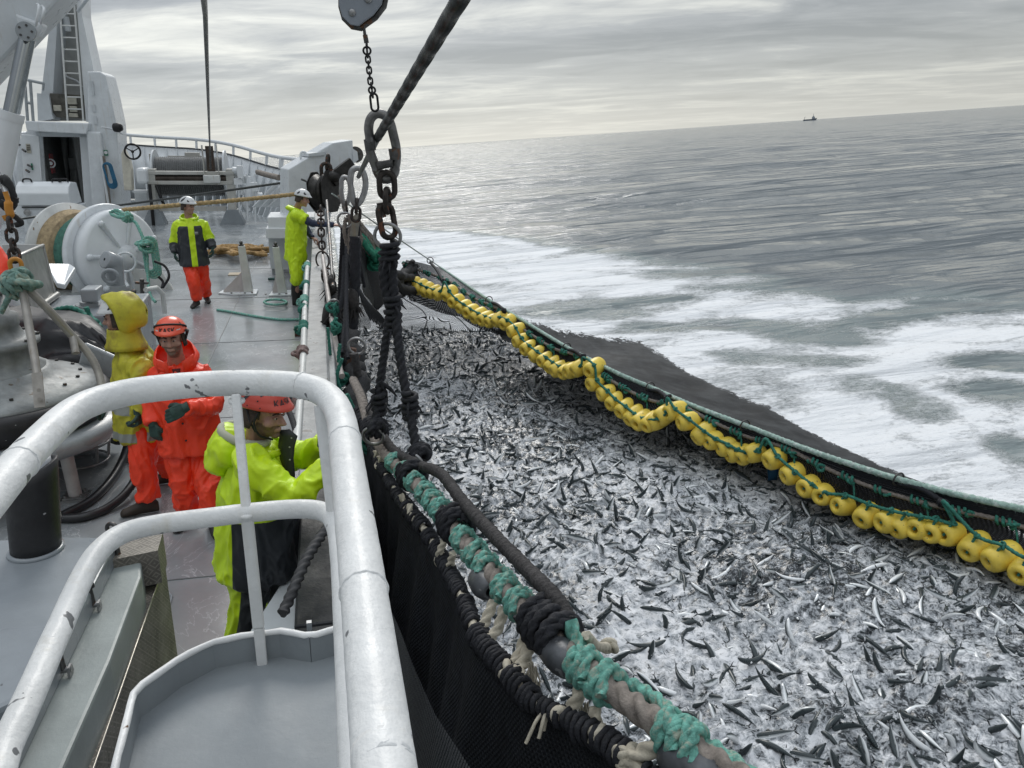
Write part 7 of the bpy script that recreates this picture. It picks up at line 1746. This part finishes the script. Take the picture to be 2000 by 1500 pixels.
    b.loft([ell(sp_(q), a * j, c * j * (dp if q < .5 else 1. if q < .7 else (.86 if dp > 1 else 1.)), 28) for q, a, c in ((hem, .225, .185), (hem + .03, .235, .19), (.05, .225, .18), (.35, .215, .175), (.6, .215, .17), (.78, .215, .155), (.90, .165, .125), (.99, .095, .095))])
    for s in 'RL':
        W_ = P['wri' + s]; E_ = P['elb' + s]; S0 = P['sho' + s]; se = spec.get('sleeve' + s, 1.)
        if se >= 1: b.tube(spline([S0, E_, W_], 6), [x * k * spec.get('sw', 1.) for x in (.092, .094, .092, .088, .085, .084, .084, .080, .076, .072, .068, .066, .068)], 14)
        else: b.tube([S0, S0.lerp(E_, se * .6), S0.lerp(E_, se)], [.092 * k, .09 * k, .088 * k], 14)
        b.sphere(S0 - up * .015, .088 * k, 14); b.tube([P['neck'] - up * .095 * k, P['neck'].lerp(S0, .5) - up * .055 * k, S0 - up * .02], [.075 * k, .075 * k, .078 * k], 14)
    ja = organic(b, max(.0085, vx * 1.25), 4, spec.get('fold', .012), 9.5, 11.)
    if 'jzone' in spec: zones(ja, lambda p: spec['jzone'](p, P, f, r, up))
    zpart(ja, "jacket", spec['jacket'], t)
    for s in 'RL':
        se = spec.get('sleeve' + s, 1.)
        if se < 1:
            b = B(); b.tube(spline([P['sho' + s].lerp(P['elb' + s], se - .15), P['elb' + s], P['wri' + s]], 5), [x * k for x in (.066, .066, .066, .064, .062, .06, .056, .052, .048, .046, .046)], 14); sl_ = organic(b, .011, 3, .008, 12.); sl_.part("sleeve", spec['sleevem'], t)
    # ---- hands
    for s in 'RL':
        hd, hn, hc = spec['hand' + s]
        h = hand(P['wri' + s], hd, hn, hc, spec.get('hs', 1.05) * k, spec.get('gloves', True), 1 if s == 'R' else -1, spec.get('hvox', .0055)); h.part("glove" if spec.get('gloves', True) else "hand", GLOVE if spec.get('gloves', True) else SKIN, t)
        if spec.get('gloves', True):
            b = B(); d = V(hd).normalized(); b.tube([P['wri' + s] - d * .03, P['wri' + s] + d * .012], [.040 * k, .037 * k], 14); b.part("glove_cuff", GLOVE, t)
    return t, P, f, r, up, L
def collar(t, P, f, r, up, mat, h0=.06, h1=.14, R0=.115, back=.0, name="hood", open_=.6, seed=0):
    """a turned up collar, open at the throat, higher at the back"""
    n = 34; G = []
    for q in range(6):
        row = []; z = q / 5
        for i in range(n):
            a = open_ + (2 * math.pi - 2 * open_) * i / (n - 1); bk = .5 - .5 * math.cos(a); R = R0 * (1 + .12 * math.sin(z * 2.4)) + .012 * mnoise.noise(V((math.cos(a) * 2, math.sin(a) * 2, z * 2 + seed))) + back * bk * math.sin(math.pi * z)
            row.append(P['neck'] - up * .05 + (f * math.cos(a) + r * math.sin(a)) * R + up * (z * (h0 + (h1 - h0) * bk) + .01))
        G.append(row)
    b = B(); b.grid(G); return b.part(name, mat, t, solid=.008)

def crew():
    rng = random.Random(1)
    # ------------------------------------------------ man in orange oilskins
    J = dict(head=(336, 662, 5.92), neck=(345, 706, 6.02), pelvis=(374, 856, 6.03), shoR=(314, 733, 6.02), elbR=(297, 790, 6.0), wriR=(299, 828, 5.92), shoL=(395, 731, 6.08), elbL=(415, 790, 5.86), wriL=(362, 797, 5.62),
             hipR=(352, 872, 6.03), kneR=(359, 945, 5.95), ankR=(366, 985, 5.98), hipL=(398, 872, 6.06), kneL=(409, 955, 5.86), ankL=(414, 1010, 5.80))
    P0 = {q: at(*v) for q, v in J.items()}
    for q in ('ankR', 'ankL'): J[q] = V((P0[q].x, P0[q].y, .11))
    t, P, f, r, up, L = person("man in bright orange oilskins and orange helmet standing on deck behind the guard rail", J, (.10, -1, 0), (-.03, -.97, -.02),
        dict(jacket=[ORANGE], trousers=[ORANGE], jw=1.07, tw=1.02, hem=-.12, vox=.0065, beard=True, fold=.018, sw=.86, footR=(-.35, -1, 0), footL=(.35, -1, 0), handR=((.10, -.12, -1), (.55, .7, 0), .45), handL=((-1, -.12, -.42), (-.2, 1, -.35), .42), hs=1.16))
    h, surf = helmet(t, L, HELM_O, [(-1.25, .30, -1.1, .75, .06), (1.25, .30, 1.1, .75, .06)], strap=True)
    text_part("KASK", .056, lambda x, y: surf(-x / .12, .24 + y / .105, .0035), BLK, h, bold=.02)
    b = B(); b.grid([[surf(-.30 + .60 * i / 8, a, .002) for i in range(9)] for a in (.02, .05)]); b.part("sticker", M("sticker_grey", (.62, .6, .58), .5), h)
    b = B()
    for s in (-1, 1): b.grid([[surf(s * (.62 + .3 * i / 4), a, .0018) for i in range(5)] for a in (.06, .16, .30)])
    b.part("reflector", M("reflector_silver", (.6, .58, .56), .35), h)
    collar(t, P, f, r, up, ORANGE, .02, .19, .125, .045, "hood", .62)
    b = B()                                      # open collar flaps, lining edge and front placket
    n0 = P['neck']; 
    for s in (-1, 1): b = B(); b.grid([[n0 + r * s * (.05 + .075 * q) + f * (.150 - .05 * q - .02 * z) + up * (.035 - .115 * z + .03 * q) for q in (0, .4, .8, 1.1)] for z in (0, .5, 1)]); b.part("collar_flap", ORANGE, t, solid=.007)
    b = B(); b.grid([[n0 + r * x + f * (.128 + .0 * z) + up * (-.02 - .10 * z) for x in (-.030 + .02 * z, .030 - .02 * z)] for z in (0, .5, 1)]); b.part("undershirt", M("shirt_maroon", (.10, .02, .02), .8), t, solid=.004)
    b = B(); 
    for q in (.78, .55, .32, .1): b.sphere(P['pelvis'].lerp(P['neck'], q) + f * .197 + r * .02, .008, 8)
    b.part("snap_button", BLK, t)
    # ------------------------------------------------ man in old yellow hooded jacket
    J = dict(head=(233, 622, 6.35), neck=(258, 664, 6.42), pelvis=(281, 826, 6.38), shoL=(272, 716, 6.2), elbL=(286, 765, 6.15), wriL=(271, 806, 6.08), shoR=(258, 710, 6.6), elbR=(238, 765, 6.6), wriR=(214, 790, 6.5),
             hipL=(284, 842, 6.27), kneL=(281, 915, 6.2), ankL=(291, 980, 6.2), hipR=(294, 840, 6.5), kneR=(316, 893, 6.62), ankR=(334, 925, 6.76))
    P0 = {q: at(*v) for q, v in J.items()}
    for q in ('ankR', 'ankL'): J[q] = V((P0[q].x, P0[q].y, .11))
    def jz(p, P, f, r, up):
        q = (p - P['pelvis']).dot(up); d, u = seg_d(p, P['elbL'], P['wriL'])
        if d < .12: return .04 - abs(u - .48) * .26
        return max(.035 - abs(q - .165), .035 - abs(q + .055))
    t, P, f, r, up, L = person("man in worn yellow hooded jacket and orange trousers looking left past the pump", J, (-1, .12, 0), (-1, .1, -.12),
        dict(jacket=[two_tone('yellow_with_bands', YELL, (.26, .27, .25))], trousers=[ORANGE], jzone=jz, jw=1.0, deep=1.18, sw=.88, tw=.95, hem=-.16, vox=.008, fold=.020, footL=(-1, -.2, 0), footR=(-1, -.1, 0), bootm=M("boot_brown", (.035, .025, .018), .6), handL=((-.10, -.05, -1), (-1, .1, 0), .75), handR=((-1, 0, -.4), (0, .3, -1), .6)))
    helmet(t, L, HELM_W, [(-1.3, .15, -1.5, .5, .08), (1.3, .15, 1.5, .5, .08)], peak=.018)
    n = 30; G = []                                # hood: a shell round helmet and head, open at the face, peaked in front
    for q in range(17):
        ph = 1.28 + (math.pi - 1.28 - .12) * q / 16; row = []
        for i in range(n):
            a = 2 * math.pi * i / (n - 1); k1 = 1 + .05 * mnoise.noise(V((math.cos(a) * 2, math.sin(a) * 2, ph * 3)))
            x = math.sin(ph) * math.cos(a) * .132 * k1; z = math.sin(ph) * math.sin(a) * (.178 if math.sin(a) > 0 else .165) * k1; y = math.cos(ph) * .14 - .05 + (.10 * max(0, math.sin(a)) ** 2 + .012) * max(0, 1 - q / 5)
            if z < -.1: y = y * .75 + .0
            row.append(L(x, y - .015, z + .015))
        G.append(row)
    b = B(); b.grid(G)
    for i_, p in enumerate(b.v): b.v[i_] = p + V((.3, 0, 1)) * .016 * (1 - 2 * abs(mnoise.noise(p * 11)))
    b.part("hood", YELL, t, solid=.008)
    b = B(); c0 = L(0, -.02, -.155)
    b.loft([[c0 + (R_ * (V((math.cos(a), 0, 0)) if 0 else 1)) * (r * math.cos(a) * .95 + f * math.sin(a) * 1.2) + up * z + f * .0 for a in [2 * math.pi * i / 24 for i in range(24)]] for R_, z in ((.128, -.09), (.126, -.06), (.116, -.03), (.106, .01), (.098, .05), (.100, .075))], True, False)
    for i_, p in enumerate(b.v): b.v[i_] = p + f * .020 * (1 - 2 * abs(mnoise.noise(p * 13)))
    b.part("throat_flap", YELL, t, solid=.008)
    # ------------------------------------------------ man in the middle of the deck
    J = dict(head=(367, 404, 14.4), neck=(369, 425, 14.45), pelvis=(379, 508, 14.45), shoR=(350, 438, 14.45), elbR=(341, 470, 14.5), wriR=(341, 494, 14.4), shoL=(394, 437, 14.5), elbL=(408, 464, 14.5), wriL=(415, 484, 14.4),
             hipR=(370, 517, 14.45), kneR=(379, 553, 14.3), ankR=(384, 588, 14.35), hipL=(392, 516, 14.5), kneL=(399, 550, 14.6), ankL=(403, 580, 14.75))
    P0 = {q: at(*v) for q, v in J.items()}
    for q in ('ankR', 'ankL'): J[q] = V((P0[q].x, P0[q].y, .11))
    def jz(p, P, f, r, up):
        for s in 'RL':
            d, u = seg_d(p, P['elb' + s], P['wri' + s]); e, v = seg_d(p, P['sho' + s], P['elb' + s])
            if d < e - .02 and d < .13: return (u - .12) * .25
            if e < .125 and (v > .05 or (p - P['neck']).dot(up) > -.16): return -.03
        x = (p - P['neck']).dot(r); z = (p - P['neck']).dot(up)
        v = -.13 - z
        return min(v, abs(x + .02) - .048) if (p - P['pelvis'].lerp(P['neck'], .4)).dot(f) > .05 else v
    t, P, f, r, up, L = person("man in black and lime jacket with orange trousers and white helmet walking down the deck", J, (.10, -1, 0), (.85, -.55, -.08),
        dict(jacket=[two_tone('lime_charcoal', LIME, (.030, .034, .040))], trousers=[ORANGE], jzone=jz, jw=1.0, hem=-.12, k=1.06, vox=.011, fold=.015, footR=(-.25, -1, 0), footL=(.3, -1, 0), hvox=.007, handR=((.05, -.1, -1), (1, 0, 0), .4), handL=((.05, -.15, -1), (-1, 0, 0), .4)))
    helmet(t, L, HELM_W, [(1.95, .05, 1.3, 1.15, .20), (2.9, .1, 2.6, .8, .2), (.75, .12, .95, .55, .13)])
    collar(t, P, f, r, up, LIME, .02, .11, .125, .03, "hood", .5)
    b = B(); c = P['pelvis'].lerp(P['neck'], .66) + f * .178 - r * .10; b.grid([[c + r * x + up * z for x in (-.03, .03)] for z in (-.025, .025)]); b.part("chest_badge", REFL, t, solid=.003)
    # ------------------------------------------------ man at the davit
    J = dict(head=(590, 389, 14.2), neck=(579, 408, 14.3), pelvis=(578, 490, 14.3), shoR=(577, 419, 14.08), elbR=(612, 436, 14.0), wriR=(652, 439, 13.9), shoL=(584, 418, 14.5), elbL=(600, 450, 14.5), wriL=(610, 464, 14.4),
             hipR=(576, 500, 14.2), kneR=(580, 545, 14.1), ankR=(578, 583, 14.15), hipL=(582, 500, 14.4), kneL=(586, 545, 14.4), ankL=(584, 582, 14.45))
    P0 = {q: at(*v) for q, v in J.items()}
    for q in ('ankR', 'ankL'): J[q] = V((P0[q].x, P0[q].y, .11))
    t, P, f, r, up, L = person("man in lime oilskins and white helmet reaching over the bulwark beside the davit", J, (1, .1, 0), (.95, -.2, -.22),
        dict(jacket=[LIME], trousers=[LIME], jw=.98, hem=-.24, k=1.04, vox=.011, fold=.018, sleeveR=.62, sleeveL=.62, sleevem=[NAVY], gloves=False, cuff=.36, bootm=BOOT, hvox=.007, handR=((1, -.1, -.05), (0, .2, -1), .5), handL=((.9, -.1, -.5), (0, .1, -1), .5)))
    helmet(t, L, HELM_W, [(1.0, .12, 1.2, .65, .17), (2.1, .12, 1.9, .65, .17), (-.9, .15, -1.1, .6, .1)])
    collar(t, P, f, r, up, LIME, .02, .10, .125, .05, "hood", .6)
    b = B()
    for s in 'RL': b.tube([P['ank' + s] + V((0, 0, -.03)), P['ank' + s] + V((0, 0, .20)), P['ank' + s].lerp(P['kne' + s], .92)], [.07, .075, .085], 14)
    b.part("boot_shaft", BOOT, t)
    # ------------------------------------------------ near man in the red helmet
    J = dict(head=(515, 808, 3.80), neck=(500, 868, 3.84), pelvis=(505, 1062, 3.84), shoR=(487, 898, 3.66), elbR=(570, 968, 3.52), wriR=(640, 915, 3.55), shoL=(534, 880, 4.06), elbL=(590, 890, 4.02), wriL=(632, 868, 3.92),
             hipR=(492, 1082, 3.72), kneR=(482, 1195, 3.72), ankR=(446, 1300, 3.7), hipL=(520, 1080, 3.96), kneL=(540, 1180, 4.0), ankL=(520, 1270, 4.02))
    P0 = {q: at(*v) for q, v in J.items()}
    for q in ('ankR', 'ankL'): J[q] = V((P0[q].x, P0[q].y, .11))
    def jz(p, P, f, r, up):
        for s in 'RL':
            d, u = seg_d(p, P['elb' + s], P['wri' + s]); e, v = seg_d(p, P['sho' + s], P['elb' + s])
            if min(d, e) < .105: return -.03
        z = (p - P['pelvis']).dot(up); y = (p - P['pelvis']).dot(f)
        return min(.235 - z, y + .10)
    def tz(p, P, f, r, up): 
        s = min('RL', key=lambda q: min(seg_d(p, P['hip' + q], P['kne' + q])[0], seg_d(p, P['kne' + q], P['ank' + q])[0]))
        a = seg_d(p, P['hip' + s], P['kne' + s]); c = seg_d(p, P['kne' + s], P['ank' + s]); q = P['hip' + s].lerp(P['kne' + s], a[1]) if a[0] < c[0] else P['kne' + s].lerp(P['ank' + s], c[1])
        return -.028 - (p - q).dot(f)
    t, P, f, r, up, L = person("man in lime and charcoal oilskins and red helmet at the bulwark beyond the rail", J, (1, -.05, 0), (.84, -.52, -.14),
        dict(jacket=[two_tone('lime_charcoal', LIME, (.030, .034, .040))], trousers=[two_tone('charcoal_lime', CHAR, (.60, .83, .012))], jzone=jz, tzone=tz, jw=1.06, tw=.90, hem=-.24, vox=.0055, beard=True, fold=.020, sw=.84, deep=1.10, footR=(1, -.25, 0), footL=(1, .1, 0), handR=((1, .15, .1), (0, .2, -1), .8), handL=((1, -.1, -.2), (0, 0, -1), .8)))
    h, surf = helmet(t, L, HELM_R, [(2.05, .12, 1.70, .72, .09), (2.75, .12, 2.5, .6, .08), (1.2, .62, 1.0, .9, .08), (-1.8, .15, -1.5, .7, .1)], peak=.028)
    text_part("KASK", .050, lambda x, y: surf(.16 - x / .12, .30 + y / .105, .0035), M("vent_dark", (.03, .03, .034), .5), h)
    b = B()
    for (a, e_) in ((.98, .05), (1.5, .05), (2.3, .2), (1.1, .35)): b.sphere(surf(a + .2, e_ + .05, .001), (.004, .004, .004), 8)
    b.part("rivet", BLK, h)
    b = B(); b.tube(spline([L(.086, .03, .045), L(.090, .01, -.02), L(.070, .03, -.085), L(.0, .06, -.125)], 6), .0055, 8); b.tube(spline([L(.086, -.04, .045), L(.090, -.01, -.02), L(.075, .01, -.07)], 6), .0055, 8); b.part("chin_strap", BLK, t)
    collar(t, P, f, r, up, LIME, .035, .10, .125, .02, "collar", .45, 3)
    # thrown back hood
    b = B(); c = P['neck'] - f * .13 - up * .01; b.sphere(c, (.10, .15, .115), 18, Matrix((f, r, up)).transposed()); b.sphere(c - f * .045 - up * .07, (.075, .12, .09), 16, Matrix((f, r, up)).transposed()); ho = organic(b, .011, 4, .012, 9., 2.); ho.part("hood", LIME, t)
    b = B(); c = P['neck'] - f * .055 + up * .055; b.torus(c, up + f * .3, .115, .022, 26, 8); b.part("hood_lining", M("lining_pale", (.42, .43, .33), .8, var=.1), t)
    # turned out charcoal storm flap
    n0 = P['neck'] + f * .10 + r * .04
    b = B(); W0 = [(n0 + up * .10 + f * .035, .045), (n0 + up * .06 + f * .065, .060), (n0 + up * .01 + f * .055, .055), (n0 - up * .06 + f * .055, .045), (n0 - up * .14 + f * .07, .032), (n0 - up * .21 + f * .075, .022)]
    wd = (f * .75 + r * .35 + up * .15).normalized(); b.grid([[c + wd * x * w_ * .85 + r * (.014 * (1 - x * x)) for x in (-1, -.4, .4, 1)] for c, w_ in W0]); b.part("storm_flap", CHAR, t, solid=.009)
    b = B()
    for c, w_ in (W0[1], W0[2], W0[3]): b.sphere(c + r * .02 + f * .016, .006, 10)
    b.part("snap_button", M("steel_snap", (.5, .5, .5), .3, .8), t)
    b = B(); c = P['pelvis'].lerp(P['neck'], .66) + f * .165 + r * .10; b.grid([[c + (f * -.3 + r).normalized() * -x + up * (z) + f * .02 for x in (-.03, .03)] for z in (-.012, .012)]); b.part("chest_badge", REFL, t, solid=.003)
    # ------------------------------------------------ a man at the left edge, only his orange sleeve in the photo
    J = dict(head=(-70, 425, 8.2), neck=(-62, 460, 8.25), pelvis=(-58, 590, 8.3), shoL=(-28, 478, 8.2), elbL=(2, 520, 8.05), wriL=(-14, 560, 7.9), shoR=(-100, 478, 8.25), elbR=(-120, 530, 8.2), wriR=(-110, 575, 8.0),
             hipL=(-48, 605, 8.3), kneL=(-46, 680, 8.2), ankL=(-45, 750, 8.3), hipR=(-75, 605, 8.3), kneR=(-78, 680, 8.2), ankR=(-80, 750, 8.3))
    P0 = {q: at(*v) for q, v in J.items()}
    for q in ('ankR', 'ankL'): J[q] = V((P0[q].x, P0[q].y, .11))
    t, P, f, r, up, L = person("man at the far left edge of whom only an orange sleeve shows", J, (.1, -1, 0), (.1, -1, -.2), dict(jacket=[ORANGE], trousers=[ORANGE], vox=.016, face=False, hvox=.009, handR=((0, -.2, -1), (1, 0, 0), .5), handL=((-.3, -.2, -1), (-1, 0, 0), .5)))
    helmet(t, L, HELM_W, [])
crew()
